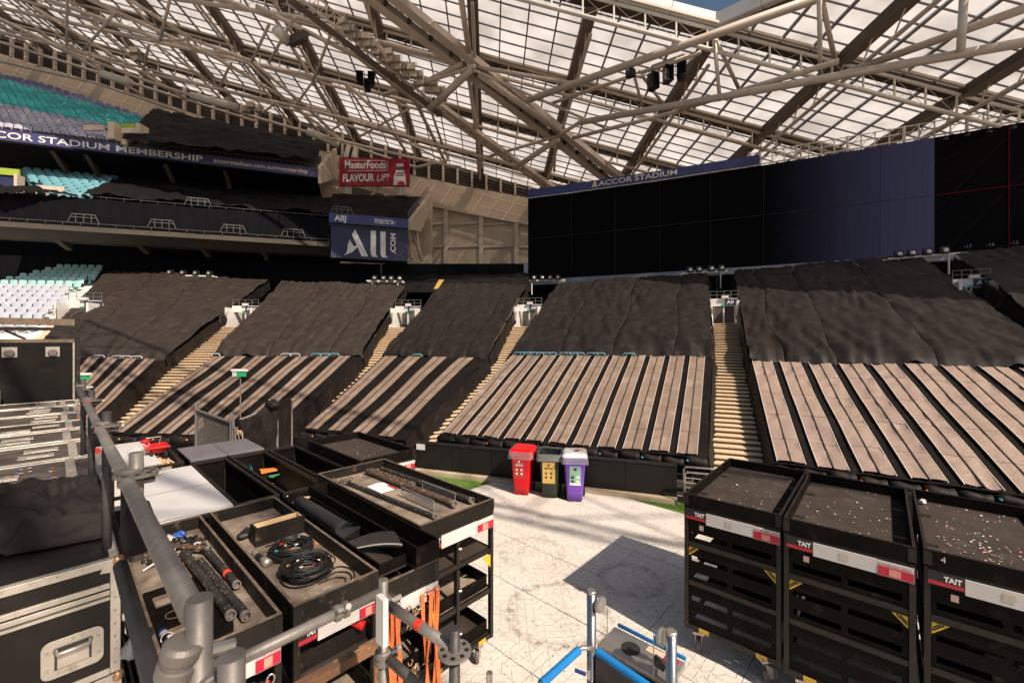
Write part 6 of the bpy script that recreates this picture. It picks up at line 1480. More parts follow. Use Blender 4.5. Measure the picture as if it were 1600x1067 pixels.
# ------------------------------------------------------------------ flight cases
mat('case_dusty', (.11, .09, .073), (.05, .041, .034), 5, .55, bump=.1, bscale=60, c3=(.17, .145, .12), s3=9, t3=(.56, .8), spec=.3)
ballm = MB().lathe((0, 0, -.028), [(.004, 0), (.018, .006), (.026, .018), (.028, .028), (.026, .038), (.018, .05), (.004, .056)], 10).mesh('ball_corner', 'brass', True)
def flight_case(label, a0, a1, b0, b1, z0, z1, lid=.15, handle=False, latches=(), tape=None, ball=True, group='row of flight cases', lidm='case_black'):
    w, d, h = a1 - a0, b1 - b0, z1 - z0
    t = thing('flight_case', label, 'flight case', W(a0, b0, z0), R(47), group)
    zl = h - lid
    MB().box(.004, w - .004, .004, d - .004, .002, zl - .004).build('body', 'case_black', t); MB().box(.004, w - .004, .004, d - .004, zl + .004, h - .002).build('lid', lidm, t)
    e = .036 if handle else .058; th = .004
    def ext(nm, x0, x1, y0, y1, zz0, zz1): MB().box(x0, x1, y0, y1, zz0, zz1).build(nm, 'alu', t, bevel=.0025)
    # top edges
    ext('edge_trim', 0, w, -th, e, h - e, h + th); ext('edge_trim', 0, w, d - e, d + th, h - e, h + th)
    ext('edge_trim', -th, e, e + .001, d - e - .001, h - e, h + th - .001); ext('edge_trim', w - e, w + th, e + .001, d - e - .001, h - e, h + th - .001)
    # upright corners
    for x in (0, w):
        for y in (0, d):
            xa, xb = (-th, e) if x == 0 else (w - e, w + th); ya, yb = (-th + .001, e) if y == 0 else (d - e, d + th - .001)
            ext('corner_trim', xa, xb, ya, yb, 0, h - e - .001)
    # tongue and groove band round the split
    ext('band', e + .001, w - e - .001, -th - .004, .012, zl + .006, zl + .034); ext('band', e + .001, w - e - .001, -th - .002, .012, zl - .055, zl - .004)
    MB().box(e, w - e, -th - .0075, -th - .004, zl - .034, zl - .028).build('band_groove', 'galv_dark', t)
    ext('edge_trim', e + .001, w - e - .001, -th, e, -.002, .03)
    ext('band', w - .012, w + th + .003, e + .001, d - e - .001, zl - .05, zl + .03)
    for x in (0, w):
        for y in (0, d):
            if not ball: continue
            o = share('ball_corner', ballm, t, (x + (-.006 if x else .006), y + (-.006 if y else .006), h - .012))
            k = -1 if x else 1; j = -1 if y else 1
            MB().hexa([(x - k * .008, y - j * .008, h - .07), (x + k * .075, y - j * .008, h - .055), (x + k * .075, y + j * .0, h - .055), (x - k * .008, y, h - .07)], [(x - k * .008, y - j * .008, h + .007), (x + k * .05, y - j * .008, h + .007), (x + k * .05, y + j * .0, h + .007), (x - k * .008, y, h + .007)]).build('corner_plate', 'alu', t)
            MB().poly([(x, y, h + .0075), (x + k * .07, y, h + .0075), (x, y + j * .07, h + .0075)]).build('corner_plate', 'alu', t)
    # rivets on the front corner
    rv = MB()
    for k in range(6): rv.lathe((w - .017, -th - .0005, .05 + k * (zl - .1) / 5), [(.006, 0), (.005, .003)], 6, (0, -1, 0))
    for k in range(14): rv.lathe((.05 + k * (w - .1) / 13, -th - .0005, h - .012), [(.005, 0), (.004, .003)], 6, (0, -1, 0))
    tag(rv.build('rivets', 'zinc', t), kind='stuff')
    if handle:
        hx0, hx1, hz0, hz1 = w - .28, w - .06, zl * .20, zl * .62
        c = .035
        pr_ = [(cx_ + c * math.cos(R(a_ + 15 * k)), 0, cz_ + c * math.sin(R(a_ + 15 * k))) for (cx_, cz_, a_) in ((hx1 - c, hz1 - c, 0), (hx0 + c, hz1 - c, 90), (hx0 + c, hz0 + c, 180), (hx1 - c, hz0 + c, 270)) for k in range(7)]
        MB().prism(pr_, (0, -.004, 0)).build('handle_plate', 'alu', t, bevel=.002)
        hd = MB().box(hx0 + .045, hx1 - .045, -.0062, -.0045, hz0 + .04, hz1 - .04).build('handle_dish', 'galv_dark', t)
        MB().box(hx0 + .055, hx1 - .055, -.012, -.0065, hz0 + .045, hz1 - .075).build('dish_face', 'alu', hd)
        MB().path([(hx0 + .05, -.008, hz1 - .05), (hx0 + .055, -.030, hz1 - .06), (hx1 - .055, -.030, hz1 - .06), (hx1 - .05, -.008, hz1 - .05)], .011, 8).build('handle_grip', 'zinc', hd, smooth=True)
        r2 = MB()
        for (x, z) in ((hx0 + .02, hz0 + .05), (hx0 + .02, hz1 - .05), (hx1 - .02, hz0 + .05), (hx1 - .02, hz1 - .05), ((hx0 + hx1) / 2, hz0 + .018), ((hx0 + hx1) / 2, hz1 - .018), (hx0 + .08, hz0 + .018), (hx1 - .08, hz1 - .018)): r2.lathe((x, -.0045, z), [(.007, 0), (.006, .003)], 8, (0, -1, 0))
        tag(r2.build('rivets', 'zinc', t), kind='stuff')
    for (x, y) in latches:     # butterfly latches seen on top
        p = MB().box(x - .12, x + .12, y - .09, y + .09, h + .0045, h + .008).build('latch', 'alu', t, bevel=.002)
        MB().box(x - .07, x + .09, y - .04, y + .04, h + .0085, h + .016).build('latch_wing', 'zinc', p); MB().box(x - .06, x - .035, y - .026, y + .026, h + .0085, h + .011).build('latch_slot', 'galv_dark', p)
    for x in tape or ():
        MB().box(x - .032, x + .032, -.006, d + .006, h + .0045, h + .007).build('strap', 'webbing', t)
    return t
flight_case('large black flight case with recessed front handle nearest the camera', -1.0, .235, 3.05, 4.78, 1.76, 2.35, .15, True)
flight_case('black flight case under the nearest one at lower left', -1.0, .235, 3.06, 4.78, .9, 1.74, .15)
rows = [(4.84, 5.93, 'second black flight case from the camera dotted with confetti', [(.55, .16), (.58, .52)]), (5.97, 6.90, 'third flight case from the camera with pale latches', [(.75, .3), (.78, .62)]), (6.94, 7.75, 'fourth flight case from the camera in the left row', [(.6, .25), (.62, .55)]),
        (7.80, 8.58, 'fifth flight case from the camera with ribbed lid', [(.55, .2), (.8, .5)]), (8.62, 9.58, 'sixth flight case from the camera in the left row', [(.8, .3), (.82, .65)]), (9.62, 10.55, 'seventh flight case from the camera near the rack', [(.7, .3), (.72, .6)]), (10.6, 11.45, 'farthest flight case at the foot of the black rack', [(.8, .2), (.8, .4), (.8, .6)])]
for i, (b0, b1, lab, lt) in enumerate(rows):
    z1 = 2.35 + (0, .0, .012, .02, .0, .01, .02)[i]
    t = flight_case(lab, -1.0 + .03 * (i % 2), .31 - .02 * (i % 3), b0, b1, 1.2, z1, .15, False, [(x + .1, y * (b1 - b0)) for x, y in lt], (1.10,), lidm='case_dusty')
    if i in (0, 1, 4): MB().box(1.23, 1.30, .02, .30, z1 - 1.2 + .0045, z1 - 1.2 + .007).build('red_tape', 'red_tape', t) if i else None
    if i == 3: [MB().box(.35 + k * .025, .362 + k * .025, .08, .6, 1.17, 1.176).build('lid_rib', 'cart_frame', t) for k in range(26)]
cc_ = MB(); ct = thing('confetti', 'pink and blue confetti dots on the second flight case', 'confetti', W(-.1, 5.3, 2.36), R(47), None, 'stuff')
for m in ('strap_red', 'blue_plastic', 'confetti0', 'orange', 'confetti1'):
    mm = MB()
    for _ in range(8): x, y = RU(-.5, .25), RU(-.4, .5); a = RU(0, 3); s = RU(.010, .018); mm.poly([(x + s * math.cos(a + k * .7854), y + s * math.sin(a + k * .7854), .0005 + RU(0, .001)) for k in range(8)])
    tag(mm.build('confetti_piece', m, ct), kind='stuff')
# cloth thrown over the nearest case
bcl = thing('black_cloth', 'crumpled black cloth thrown over the nearest flight case', 'cloth', W(-.3, 4.1, 2.35), R(47))
def clf(s, t):
    x = lerp(-.9, .72, s); y = lerp(-.62, .62, t) + .10 * math.sin(s * 5)
    k = max(0, 1 - ((x + .1) / .85) ** 2) * max(0, 1 - (y / .62) ** 2)
    rg = lambda a, b, c: 1 - 2 * abs(N3(a, b, c))
    wx, wy = x + .12 * N3(x * 3, y * 3, 4), y + .12 * N3(x * 3, y * 3, 7)
    f = rg(wx * 2.6 - wy * 1.9, wy * 3.4 + wx * 1.3, 3.3) * .13 + rg(wx * 4.8 + wy * 3.1, wy * 5.5 - wx * 3, 8.1) * .085 + rg(wx * 9 - wy * 4, wy * 9 + wx * 5, 2.1) * .03 + N3(x * 3, y * 3, 1) * .03
    z = .012 + max(0, .02 + f) * (k ** .45)
    z = max(.012 + .006 * N3(x * 9, y * 9, 2), z)
    if x > .52: dx = x - .52; z -= dx * 1.2 + .02; x = .52 + dx * .45 + .03 * N3(y * 6, dx * 8, 5)
    return (x, y, z)
MB().grid(clf, 120, 90).build('cloth', 'cloth_black', bcl, smooth=True)
pn = thing('marker_pen', 'silver and black connector lying on the nearest flight case', 'connector', W(-.25, 3.25, 2.368)); q0, q1 = W(-.42, 3.30, 2.372), W(-.20, 3.24, 2.372)
MB().tube(q0, q0.lerp(q1, .42), .013, 10).build('barrel', 'zinc', pn, smooth=True, world=True); MB().tube(q0.lerp(q1, .42), q1, .010, 10, .004).build('boot', 'cable_black', pn, smooth=True, world=True); MB().tube(q0.lerp(q1, .16), q0.lerp(q1, .22), .0145, 10).build('ring', 'pale_plastic', pn, smooth=True, world=True)
# rack behind the cases
mat('rack_black', (.006, .0045, .004), (.010, .008, .007), 3, .5, c3=(.06, .045, .036), s3=2.2, t3=(.56, .95), spec=.15)
rk = thing('black_rack', 'tall black rack panel with caster dishes at the left edge', 'rack', W(-1.4, 11.65, 0), R(47))
MB().box(0, 1.66, 0, .05, 1.9, 3.48).build('panel', 'rack_black', rk); MB().box(0, 1.66, -.006, .0, 3.44, 3.50).build('panel_edge', 'rim_edge', rk)
MB().box(1.665, 1.74, -.02, .06, .9, 3.9).build('upright', 'cart_frame', rk); MB().box(1.64, 1.664, -.03, -.007, 2.2, 3.44).build('edge_strip', 'zinc', rk)
MB().box(0, 1.664, -.02, .06, 3.76, 3.88).build('top_beam', 'rim_edge', rk); MB().box(0, 1.72, -.03, .07, 3.66, 3.718).build('top_rail', 'cart_frame', rk)
MB().bar((.2, .02, 3.50), (.2, .02, 3.66), .05, .05, (0, 1, 0)).bar((.62, .02, 3.5), (.36, .02, 3.66), .04, .04, (0, 1, 0)).build('brace', 'cart_frame', rk); MB().bar((.7, .02, 3.5), (.7, .02, 3.66), .05, .05, (0, 1, 0)).build('brace', 'cart_frame', rk); MB().bar((1.05, .02, 3.5), (.8, .02, 3.66), .04, .04, (0, 1, 0)).build('brace', 'cart_frame', rk)
for x in (.86, 1.38):
    c = MB().box(x - .09, x + .09, -.012, -.001, 3.18, 3.36).build('caster_dish', 'zinc', rk); MB().lathe((x, -.013, 3.25), [(.03, 0), (.06, .01), (.065, .03), (.05, .05)], 12, (0, -1, 0)).build('caster_cup', 'caster_wheel', c)
for x in (.5, .75): MB().tube((x, -.2, 2.36), (x, -.2, 2.62), .02, 8).build('pin', 'zinc', rk)
# ------------------------------------------------------------------ scaffolding
def tube_th(label, p, q, r=.0205, m='galv', bands=(), name='scaffold_tube'):
    p, q = Vector(p), Vector(q); t = thing(name, label, 'scaffold tube', p); d = (q - p).normalized()
    MB().tube(p, q, r, 20).build('tube', m, t, smooth=False, world=True)
    bpy.data.objects[t.children[0].name].data.polygons.foreach_set('use_smooth', [len(f.vertices) == 4 for f in t.children[0].data.polygons])
    for b in bands:
        c = p.lerp(q, b); MB().tube(c, c + d * .035, r * 1.04, 20).build('tape_band', 'red_tape', t, world=True)
    return t
def coupler(p, d, label, r=.036, m='galv'):
    t = thing('scaffold_coupler', label, 'coupler', p, 0, 'scaffold couplers'); p = Vector(p); d = Vector(d).normalized()
    MB().lathe(p, [(r * .8, -.032), (r, -.026), (r, -.008), (r * .88, -.006), (r * .88, .006), (r, .008), (r, .026), (r * .8, .032)], 30, d).build('clamp', m, t, world=True)
    s = d.orthogonal().normalized(); MB().tube(p + s * r, p + s * (r + .05), .012, 8).build('bolt', 'zinc', t, world=True); MB().bar(p + s * r * .6 - d * .02, p + s * (r + .03) - d * .02, .03, .012).build('flap', m, t, world=True)
def rosette(p, m='galv'):
    t = thing('scaffold_rosette', 'round slotted scaffold rosette at %s' % ROS.pop(0), 'rosette', p); MB().lathe(p, [(.026, -.005), (.062, -.005), (.062, .005), (.026, .005)], 18).build('disc', m, t, world=True)
    for k in range(8):
        a = k * .785; c = Vector(p) + Vector((.045 * math.cos(a), .045 * math.sin(a), .0055)); MB().lathe(c, [(.009, 0), (.009, .001)], 8).build('hole', 'black_plastic', t, world=True)
ROS = ['the first post beyond the near corner', 'the second post along the long rail', 'the third post along the long rail', 'the post right of the orange straps', 'the post with white plate']
RA, RZ_ = .166, 3.03
tube_th('long grey handrail tube running away beside the flight cases', W(RA + .004, .94, RZ_ - .02), W(RA, 6.6, RZ_ - .01), bands=(.182, .395, .62), m='galv')
tube_th('dark lower guard tube beneath the long handrail', W(RA - .01, .7, 2.70), W(RA - .01, 1.99, 2.72), m='galv_dark')
for i, (b, lab) in enumerate(((1.98, 'upright tube beside the black cloth'), (3.22, 'upright tube past the second case'), (4.62, 'upright tube near the green exit sign'), (6.0, 'farthest upright tube of the long handrail'))):
    tube_th('scaffold ' + lab, W(RA + .03, b, 2.73 if i == 0 else 2.2), W(RA + .03, b, RZ_ + .075), m='galv' if i == 0 else 'galv_dark', bands=())
    coupler(W(RA + .015, b, RZ_ - .01), (0, 0, 1), 'galvanised coupler on the ' + lab)
    if i < 3: rosette(W(RA + .03, b, RZ_ + .0))
# near corner posts, out of focus
tube_th('blurred scaffold post at the near corner, left of the pair', W(.176, .925, 0), W(.176, .925, 3.04)); tube_th('blurred scaffold post at the near corner, right of the pair', W(.205, .84, 0), W(.205, .84, 2.965))
coupler(W(.15, .93, 2.945), (.3, 0, 1), 'chunky coupler left of the near corner post', .032); coupler(W(.19, .885, 2.88), E2, 'lower coupler between the near corner posts', .030)
# short side rail
tube_th('pale cross rail in front of the tray carts', W(.24, 1.70, 2.39), W(.97, 1.70, 2.39))
tube_th('scaffold post with white plate at the right end of the cross rail', W(.99, 1.70, 0), W(.99, 1.70, 2.44))
coupler(W(.99, 1.70, 2.33), (0, 0, 1), 'coupler below the top of the white plate post', .036); coupler(W(.99, 1.70, 2.10), (0, 0, 1), 'lower coupler on the white plate post', .036); coupler(W(.80, 1.70, 2.39), E1, 'coupler midway on the cross rail', .031)
wp = thing('end_plate', 'white steel end plate beside the cross rail', 'plate', W(.955, 1.67, 2.2), R(47)); MB().box(-.012, .012, -.05, .01, 0, .20).build('plate', 'sign_white', wp)
tube_th('grey rail with red tape band sloping to the right hand post', W(1.0, 1.68, 2.335), W(1.012, 1.25, 2.35), bands=(.50,)); tube_th('lower grey rail below the red taped one', W(1.0, 1.68, 2.10), W(1.012, 1.20, 2.10))
tube_th('scaffold post standing right of the orange straps', W(1.012, 1.235, 0), W(1.012, 1.235, 2.43), m='galv_dark'); ROS.pop(0) if False else rosette(W(1.012, 1.235, 2.345))
rf = thing('rusty_stand', 'rusty steel angle frame in front of the cable cart', 'frame', at(594, 1003, 2.35)); q = at(594, 1003, 2.35)
MB().bar(at(455, 1082, 2.05), q, .05, .05).build('bar', 'rust', rf, world=True); MB().bar(q + Vector((0, 0, .02)), q - Vector((0, 0, 1.2)), .055, .03, (0, 1, 0)).build('bar', 'rust', rf, world=True)
rp_ = thing('rusty_deck', 'rusty steel deck plate at the bottom edge', 'plate', W(1.0, 1.8, 1.72), R(47)); MB().box(-.25, .0, -.3, .25, 0, .02).build('plate', 'rust', rp_)
bf = thing('black_sleeve', 'black rolled sleeve hanging behind the long handrail', 'sleeve', W(RA + .03, 1.98, 2.76)); MB().lathe(W(RA + .035, 1.98, 2.755), [(.026, 0), (.040, .004), (.043, .05), (.041, .13), (.030, .17)], 14).build('roll', 'cloth_black', bf, smooth=True, world=True)
for k, (b, m, s) in enumerate(((2.75, 'pale_plastic', .05), (2.55, 'clear_film', .07), (2.3, 'pale_plastic', .05))):
    crumple('plastic_scrap', 'crumpled %s plastic scrap in the gap beside the nearest case, %s' % (('white', 'clear', 'white')[k], ('farthest', 'middle', 'nearest')[k]), 'scrap', W(.30, b + .5, 1.9 - .1 * k), s, s, s * .6, m, k * 3)

# ------------------------------------------------------------------ wheelie bins
def rrect(w, d, r, z, n=4, cx=0, cy=0):
    out = []
    for (sx, sy, a0) in ((1, 1, 0), (-1, 1, 90), (-1, -1, 180), (1, -1, 270)):
        for k in range(n + 1): a = R(a0 + 90 * k / n); out.append((cx + sx * (w / 2 - r) + r * math.cos(a), cy + sy * (d / 2 - r) + r * math.sin(a), z))
    return out
def loft(rings, cap0=True, cap1=True):
    m = MB(); n = len(rings[0]); 
    for r in rings: m.v += [Vector(p) for p in r]
    for i in range(len(rings) - 1):
        for j in range(n): j2 = (j + 1) % n; m.f.append((i * n + j, i * n + j2, (i + 1) * n + j2, (i + 1) * n + j))
    if cap0: m.f.append(tuple(range(n - 1, -1, -1)))
    if cap1: m.f.append(tuple(range((len(rings) - 1) * n, len(rings) * n)))
    return m
def wheelie_bin(label, u, v, m, kind, yaw):
    p = onz(u, v, 0); t = thing('wheelie_bin', label, 'bin', (p.x, p.y, 0), yaw)
    s = .90
    rings = [rrect(.36 * s + .16 * s * k, .40 * s + .22 * s * k, .05, .02 + .93 * k, 4, 0, .03 * k) for k in (0, .2, .4, .6, .8, 1)]
    b = loft(rings, True, False); b.v += []; b.build('body', m, t, smooth=True)
    loft([rrect(.30 * s + .14 * s * k, .34 * s + .2 * s * k, .05, .5 + .44 * k, 4, 0, .03) for k in (0, 1)], True, False).build('inside', 'black_plastic', t)
    loft([rrect(.52 * s, .62 * s, .05, .90, 4, 0, .03), rrect(.58 * s, .70 * s, .06, .915, 4, 0, .03), rrect(.58 * s, .70 * s, .06, .965, 4, 0, .03), rrect(.50 * s, .60 * s, .05, .966, 4, 0, .03)], False, False).build('rim', m, t)
    if kind != 'open':
        lm = m if kind == 'closed' else 'pale_plastic'
        loft([rrect(.60 * s, .74 * s, .06, .967, 4, 0, .03), rrect(.60 * s, .74 * s, .06, .99, 4, 0, .03), rrect(.5 * s, .62 * s, .06, 1.035, 4, 0, .05), rrect(.4 * s, .5 * s, .06, 1.045, 4, 0, .06)], True, True).build('lid', lm, t, smooth=False, bevel=.006)
        if kind == 'cup':
            MB().lathe((.03, .02, 1.046), [(.055, 0), (.055, .004)], 14).build('lid_hole', 'black_plastic', t); MB().lathe((.07, .01, 1.05), [(.035, 0), (.03, .02)], 12).build('lid_cap', 'red_plain', t)
    # clear liner folded over the rim
    n = 40; lin = MB()
    def lf(a, q):
        k = a * 4 % 4; r = rrect(.615 * s + .03 * q, .75 * s + .03 * q, .07, 0, 9, 0, .03); i = int(a * 39.999) % 40; x, y, _ = r[i]
        f = 1 + .025 * N3(a * 30, q * 2, u); return (x * f, y * f, 1.0 - q * (.16 + .05 * N3(a * 12, 0, u)))
    lin.grid(lf, 40, 5).build('liner', 'clear_film', t, smooth=True)
    for x in (-.17, .17): MB().lathe((x * 1.35 - .02 * (1 if x > 0 else -1), .24, .095), [(.03, -.02), (.09, -.018), (.095, 0), (.09, .018), (.03, .02)], 16, (1, 0, 0)).build('wheel', 'rubber', t)
    MB().tube((-.22, .24, .095), (.22, .24, .095), .012, 8).build('axle', 'zinc', t); MB().tube((-.2, .40, .93), (.2, .40, .93), .014, 8).build('handle', m, t)
    # front label, on the sloping front face
    def F(x, z): k = (z - .02) / .93; y = .03 * k - (.40 * s + .22 * s * k) / 2; return Vector((x, y - .004, z))
    if kind == 'closed': x0, x1, z0, z1, lm = -.17, .10, .38, .82, 'bin_label_red'
    elif kind == 'open': x0, x1, z0, z1, lm = -.155, .12, .33, .80, 'bin_label_yellow'
    else: x0, x1, z0, z1, lm = -.11, .13, .42, .78, 'bin_label_green'
    lab = MB().hexa([F(x0, z0), F(x1, z0), F(x1, z0) + Vector((0, .003, 0)), F(x0, z0) + Vector((0, .003, 0))], [F(x0, z1), F(x1, z1), F(x1, z1) + Vector((0, .003, 0)), F(x0, z1) + Vector((0, .003, 0))]).build('label', lm, t)
    M3 = XF[t.name]; rt_ = M3.to_3x3() @ Vector((1, 0, 0)); upv = M3.to_3x3() @ (F(0, .7) - F(0, .5)).normalized(); ink = 'sign_white' if kind != 'open' else 'louvre'
    xm = (x0 + x1) / 2
    word = {'closed': 'GARBAGE', 'open': 'RECYCLE', 'cup': 'CUPS'}[kind]
    if kind != 'cup': text(word, M3 @ (F(x0 + .05, z1 - .15) - Vector((0, .003, 0))), rt_, upv, .042, ink, lab, width=(x1 - x0) - .10, depth=.002, bold=.03)
    for k, (x, z) in enumerate(((xm - .055, z1 - .24), (xm + .055, z1 - .24), (xm - .055, z1 - .33), (xm + .055, z1 - .33), (xm, z1 - .06))):
        if kind == 'cup': MB().bar(F(x - .03, z) - Vector((0, .003, 0)), F(x + .03, z) - Vector((0, .003, 0)), .05, .002, (0, 1, 0)).build('pictogram', 'sign_white' if k % 2 else 'bin_green', lab)
        else: MB().prism([F(x - .022, z - .022) - Vector((0, .003, 0)), F(x + .015, z - .026) - Vector((0, .003, 0)), F(x + .026, z + .012) - Vector((0, .003, 0)), F(x, z + .03) - Vector((0, .003, 0)), F(x - .024, z + .02) - Vector((0, .003, 0))], (0, -.002, 0)).build('pictogram', ink, lab)
    if kind == 'cup': MB().bar(F(x0, z0 - .03) , F(x1, z0 - .03), .05, .003, (0, 1, 0)).build('label_strip', 'sign_white', lab)
    return t
wheelie_bin('bright red wheelie bin with red lid by the black wall', 817, 769, 'bin_red', 'closed', -R(14))
wheelie_bin('dark green wheelie bin with yellow label and open top', 860, 773.5, 'bin_green', 'open', -R(10))
wheelie_bin('purple wheelie bin with pale lid by the black wall', 898, 779, 'bin_purple', 'cup', -R(8))

# ------------------------------------------------------------------ stainless lift with blue handles
lf_ = thing('material_lift', 'stainless steel lifting trolley with blue foam handles at the bottom', 'lift', W(2.17, 1.14), R(47))
for nm, y, h in (('post', .24, 2.0), ('post', -.24, 1.985)):
    m = MB().tube((0, y, .1), (0, y, h), .027, 18).build(nm, 'stainless', lf_); m.data.polygons.foreach_set('use_smooth', [len(f.vertices) == 4 for f in m.data.polygons])
    MB().lathe((0, y, h), [(.028, 0), (.028, .012), (.024, .016)], 16).build('post_cap', 'zinc', lf_)
    s = -1 if y > 0 else 1
    MB().lathe((.01, y + s * .055, h - .05), [(.045, -.012), (.047, 0), (.045, .012)], 18, (0, 1, .0)).build('pulley', 'zinc', lf_, smooth=False)
    MB().tube((.01, y + s * .10, h - .05), (.01, y + s * .10, 1.70), .0025, 4).build('wire', 'zinc', lf_)
MB().box(.03, .20, -.20, .20, .35, 1.66).build('body', 'stainless', lf_, bevel=.006); MB().box(.02, .23, -.225, .215, 1.665, 1.70).build('top_plate', 'zinc', lf_, bevel=.004)
MB().lathe((.12, .05, 1.7005), [(.055, 0), (.055, .003)], 16).build('dial', 'galv_dark', lf_); MB().box(.16, .21, -.12, -.02, 1.7005, 1.706).build('warning_label', 'sign_cream', lf_); MB().box(.16, .21, -.2, -.125, 1.7005, 1.706).build('red_label', 'label_red', lf_)
MB().box(-.02, .028, -.20, .20, 1.45, 1.66).build('front_plate', 'galv_dark', lf_); MB().tube((.245, .20, 1.71), (.245, -.22, 1.71), .011, 8).build('blue_bar', 'blue_foam', lf_); MB().tube((-.04, .22, 1.50), (-.04, -.22, 1.50), .014, 8).build('cross_bar', 'stainless', lf_)
hp_ = [Vector(q) for q in ((.147, 2.17, 1.75), (.375, 2.405, 1.75), (.40, 2.425, 1.75), (.45, 2.42, 1.75), (.48, 2.395, 1.75), (.70, 2.14, 1.75))]
MB().path(hp_, .013, 8).build('handle_tube', 'zinc', lf_, smooth=True, world=True); MB().tube(hp_[0], hp_[1], .021, 14).build('foam_grip', 'blue_foam', lf_, world=True); MB().tube(hp_[4], hp_[5], .021, 14).build('foam_grip', 'blue_foam', lf_, world=True)
MB().path([hp_[5], hp_[5] + Vector((.02, -.03, -.06)), hp_[5] + Vector((.0, -.05, -.5))], .014, 8).build('handle_leg', 'zinc', lf_, smooth=True, world=True); MB().path([hp_[0], hp_[0] + Vector((-.06, -.06, -.01)), hp_[0] + Vector((-.1, -.1, -.4))], .014, 8).build('handle_leg', 'zinc', lf_, smooth=True, world=True)
ck_ = at(1040, 1003, 2.32); MB().tube(ck_ + Vector((-.055, .02, .01)), ck_ + Vector((.02, -.01, -.02)), .020, 12).build('crank_grip', 'blue_foam', lf_, world=True); MB().path([ck_ + Vector((.02, -.01, -.02)), ck_ + Vector((.015, -.02, -.10)), ck_ + Vector((-.05, -.02, -.13)), ck_ + Vector((-.06, -.04, -.2)), ck_ + Vector((-.07, -.04, -.32))], .009, 6).build('crank_arm', 'zinc', lf_, smooth=True, world=True)
MB().bar(ck_ + Vector((-.07, -.03, -.07)), ck_ + Vector((-.02, -.04, -.10)), .045, .035).build('brake', 'galv_dark', lf_, world=True)
q = at(898, 1046, 2.4); MB().tube(q, q + Vector((.06, -.02, -.01)), .010, 8).build('lower_grip', 'blue_dark', lf_, world=True); MB().lathe(q + Vector((.07, -.02, -.012)), [(.024, 0), (.024, .012)], 12, (1, -.3, 0)).build('knob', 'zinc', lf_, world=True)
for sx in (-1, 1): MB().bar((-.05, sx * .26, .08), (-.55, sx * .26, .08), .06, .05).build('leg', 'stainless', lf_)
sp2 = tag(MB().tube((at(765, 1050, 2.6)), at(765, 1050, 2.6) - Vector((0, 0, 1.4)), .02, 8).build('steel_stub', 'stainless', base=at(765, 1050, 2.6)), 'short square steel stub beside the lift at the bottom edge', 'post')

# ------------------------------------------------------------------ mesh gate, draped fence, exit signs, wire crate
gt = thing('mesh_gate', 'grey mesh gate panel with a dark screen behind the violet carts', 'gate', (-7.6, 10.3, 0))
ga, gb_ = Vector((-7.62, 10.3, 0)), Vector((-5.75, 8.75, 0)); gd = (gb_ - ga).normalized()
MB().tube(ga, ga + Vector((0, 0, 1.95)), .03, 10).build('post', 'galv', gt, world=True); MB().tube(gb_, gb_ + Vector((0, 0, 1.98)), .035, 10).build('post', 'galv', gt, world=True); MB().tube(gb_ + gd * .1, gb_ + gd * .1 + Vector((0, 0, 1.9)), .025, 10).build('post', 'galv', gt, world=True)
MB().tube(ga + Vector((0, 0, 1.80)), gb_ + Vector((0, 0, 1.80)), .025, 8).tube(ga + Vector((0, 0, .3)), gb_ + Vector((0, 0, .3)), .025, 8).build('frame', 'galv', gt, world=True)
ms = MB(); L_ = (gb_ - ga).length
for k in range(44): p = ga + gd * (L_ * (k + .5) / 44); ms.bar(p + Vector((0, 0, .3)), p + Vector((0, 0, 1.79)), .006, .006, (0, 1, 0))
for k in range(26): z = .33 + k * .057; ms.bar(ga + Vector((0, 0, z)), gb_ + Vector((0, 0, z)), .006, .006)
ms.build('mesh', 'galv', gt, world=True)
nb_ = Vector((gd.y, -gd.x, 0)) * -.04
MB().poly([ga + gd * .28 + nb_ + Vector((0, 0, 1.75)), gb_ - gd * .05 + nb_ + Vector((0, 0, 1.77)), gb_ - gd * .05 + nb_ + Vector((0, 0, .3)), ga + gd * 1.5 + nb_ + Vector((0, 0, .3)), ga + gd * .8 + nb_ + Vector((0, 0, .95))]).build('dark_screen', 'tarp_dark', gt, world=True)
MB().path([gb_ + gd * .16 + Vector((0, 0, 1.72)), gb_ + gd * .22 + Vector((0, 0, 1.70)), gb_ + gd * .22 + Vector((0, 0, 1.0)), gb_ + gd * .5 + Vector((0, 0, .8))], .02, 8).build('handle', 'galv', gt, world=True)
fn_ = thing('draped_fence', 'crowd fence hung with black cloth right of the mesh gate', 'fence', (-5.6, 9.4, 0))
f0, f1, f2 = Vector((-6.15, 9.6, 0)), Vector((-5.5, 10.0, 0)), Vector((-5.42, 10.5, 0))
def fcl(s, t):
    if s < .62: p = f0.lerp(f1, s / .62)
    else: p = f1.lerp(f2, (s - .62) / .38)
    top = 1.72 + .33 * min(1, s / .5) ** 2 - .04 * math.sin(s * 9); n = Vector((.3, -.95, 0))
    return p + n * (.10 * N3(s * 5, t * 2, 3) * (t + .3) + .05 * (1 - 2 * abs(N3(s * 4 + t * 2.5, t * 3 - s * 3, 6))) + .03) + Vector((0, 0, top * (1 - t)))
MB().grid(fcl, 70, 26).build('cloth', 'tarp', fn_, smooth=True, world=True); 
for p, h in ((f1, 2.2), (f2, 2.0)): MB().tube(p, p + Vector((0, 0, h)), .028, 10).build('post', 'galv', fn_, world=True)
MB().tube(f0 + Vector((0, 0, 1.68)), f1 + Vector((0, 0, 1.95)), .022, 8).build('rail', 'galv', fn_, world=True)
crumple('cloth_bunch', 'bunched black cloth tied at the top of the draped fence post', 'cloth', f1 + Vector((-.05, -.1, 1.9)), .16, .12, .09, 'tarp', 4, .7)
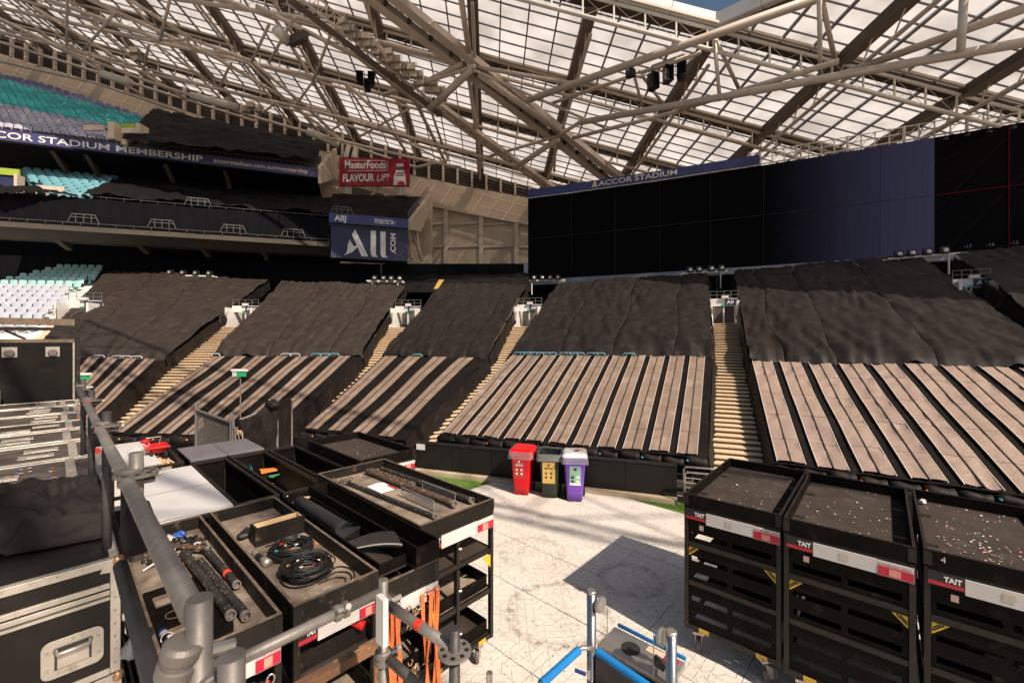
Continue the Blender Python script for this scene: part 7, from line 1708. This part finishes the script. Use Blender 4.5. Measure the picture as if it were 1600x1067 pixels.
wf = thing('folded_ruler', 'folded yellow wooden rule hooked on the mesh gate post', 'rule', at(374, 690, 8.6))
for k in range(4): MB().bar(at(372 + k * 2, 672 + (k % 2) * 3, 8.6), at(377 + k * .5, 692, 8.6), .035, .012, (0, 1, 0)).build('leaf', 'raw_pine', wf, world=True)
for (u, v, Yd, lab) in ((374, 583, 10.6, 'green exit sign on a thin pole behind the mesh gate'), (129, 589, 10.4, 'green exit sign on a pole right of the black rack')):
    c = at(u, v, Yd); t = thing('exit_sign', lab, 'exit sign', (c.x, c.y, 0), R(-8), 'exit signs on poles')
    MB().tube((0.03, 0, 0), (.03, 0, c.z - .07), .014, 8).build('pole', 'galv', t); MB().box(-.16, .16, -.04, .04, c.z - .08, c.z + .05).build('sign_box', 'green_sign', t); MB().box(-.185, .185, -.06, .06, c.z + .051, c.z + .10).build('hood', 'sign_white', t)
    MB().box(-.155, -.05, -.043, -.0405, c.z - .07, c.z + .04).build('pictogram_panel', 'sign_white', t); MB().prism([(-.12, -.046, c.z - .05), (-.10, -.046, c.z - .05), (-.085, -.046, c.z + .02), (-.12, -.046, c.z + .02)], (0, .002, 0)).build('running_figure', 'green_sign', t)
wcg = thing('wire_crate', 'pale tube framed crate stand left of the slotted carts', 'crate', (3.62, 8.95, 0), R(-19))
MB().path([(0, 0, .04), (0, 0, .66), (.04, 0, .72), (1.0, 0, .72), (1.0, 0, .04)], .022, 8).build('frame', 'zinc', wcg, smooth=True); MB().path([(0, .4, .04), (0, .4, .66), (.04, .4, .72), (1.0, .4, .72), (1.0, .4, .04)], .022, 8).build('frame', 'zinc', wcg, smooth=True)
for k in range(6): MB().tube((.02, 0, .10 + k * .1), (.98, 0, .10 + k * .1), .010, 6).build('wire', 'zinc', wcg)
MB().box(.2, .6, .1, .35, .05, .6).build('load', 'cart_black', wcg); MB().box(.28, .55, .08, .099, .35, .55).build('paper', 'sign_cream', wcg)

# litter on the floor
db = {m: MB() for m in ('louvre', 'rust', 'pale_plastic', 'brass')}
for _ in range(900):
    Yd = RU(2.2, 9.6); u = RU(560, 1300); p = Vector(((u - CU) / FOC * Yd, Yd, .003)); s_ = RU(.004, .012) * (1.8 if random.random() < .06 else 1); a = RU(0, 6.28)
    d = Vector((math.cos(a), math.sin(a), 0)) * s_; e = Vector((-d.y, d.x, 0)) * RU(.3, .9) + Vector((0, 0, RU(0, .006)))
    db[random.choice(['louvre'] * 5 + ['rust'] * 3 + ['pale_plastic', 'brass'])].poly([p - d, p + e * .7, p + d, p - e])
lt_ = thing('litter', 'scattered small leaf and tape bits on the white floor', 'litter', (1, 6, 0), 0, None, 'stuff')
for m, b in db.items(): tag(b.build('litter_piece', m, lt_, world=True), kind='stuff')
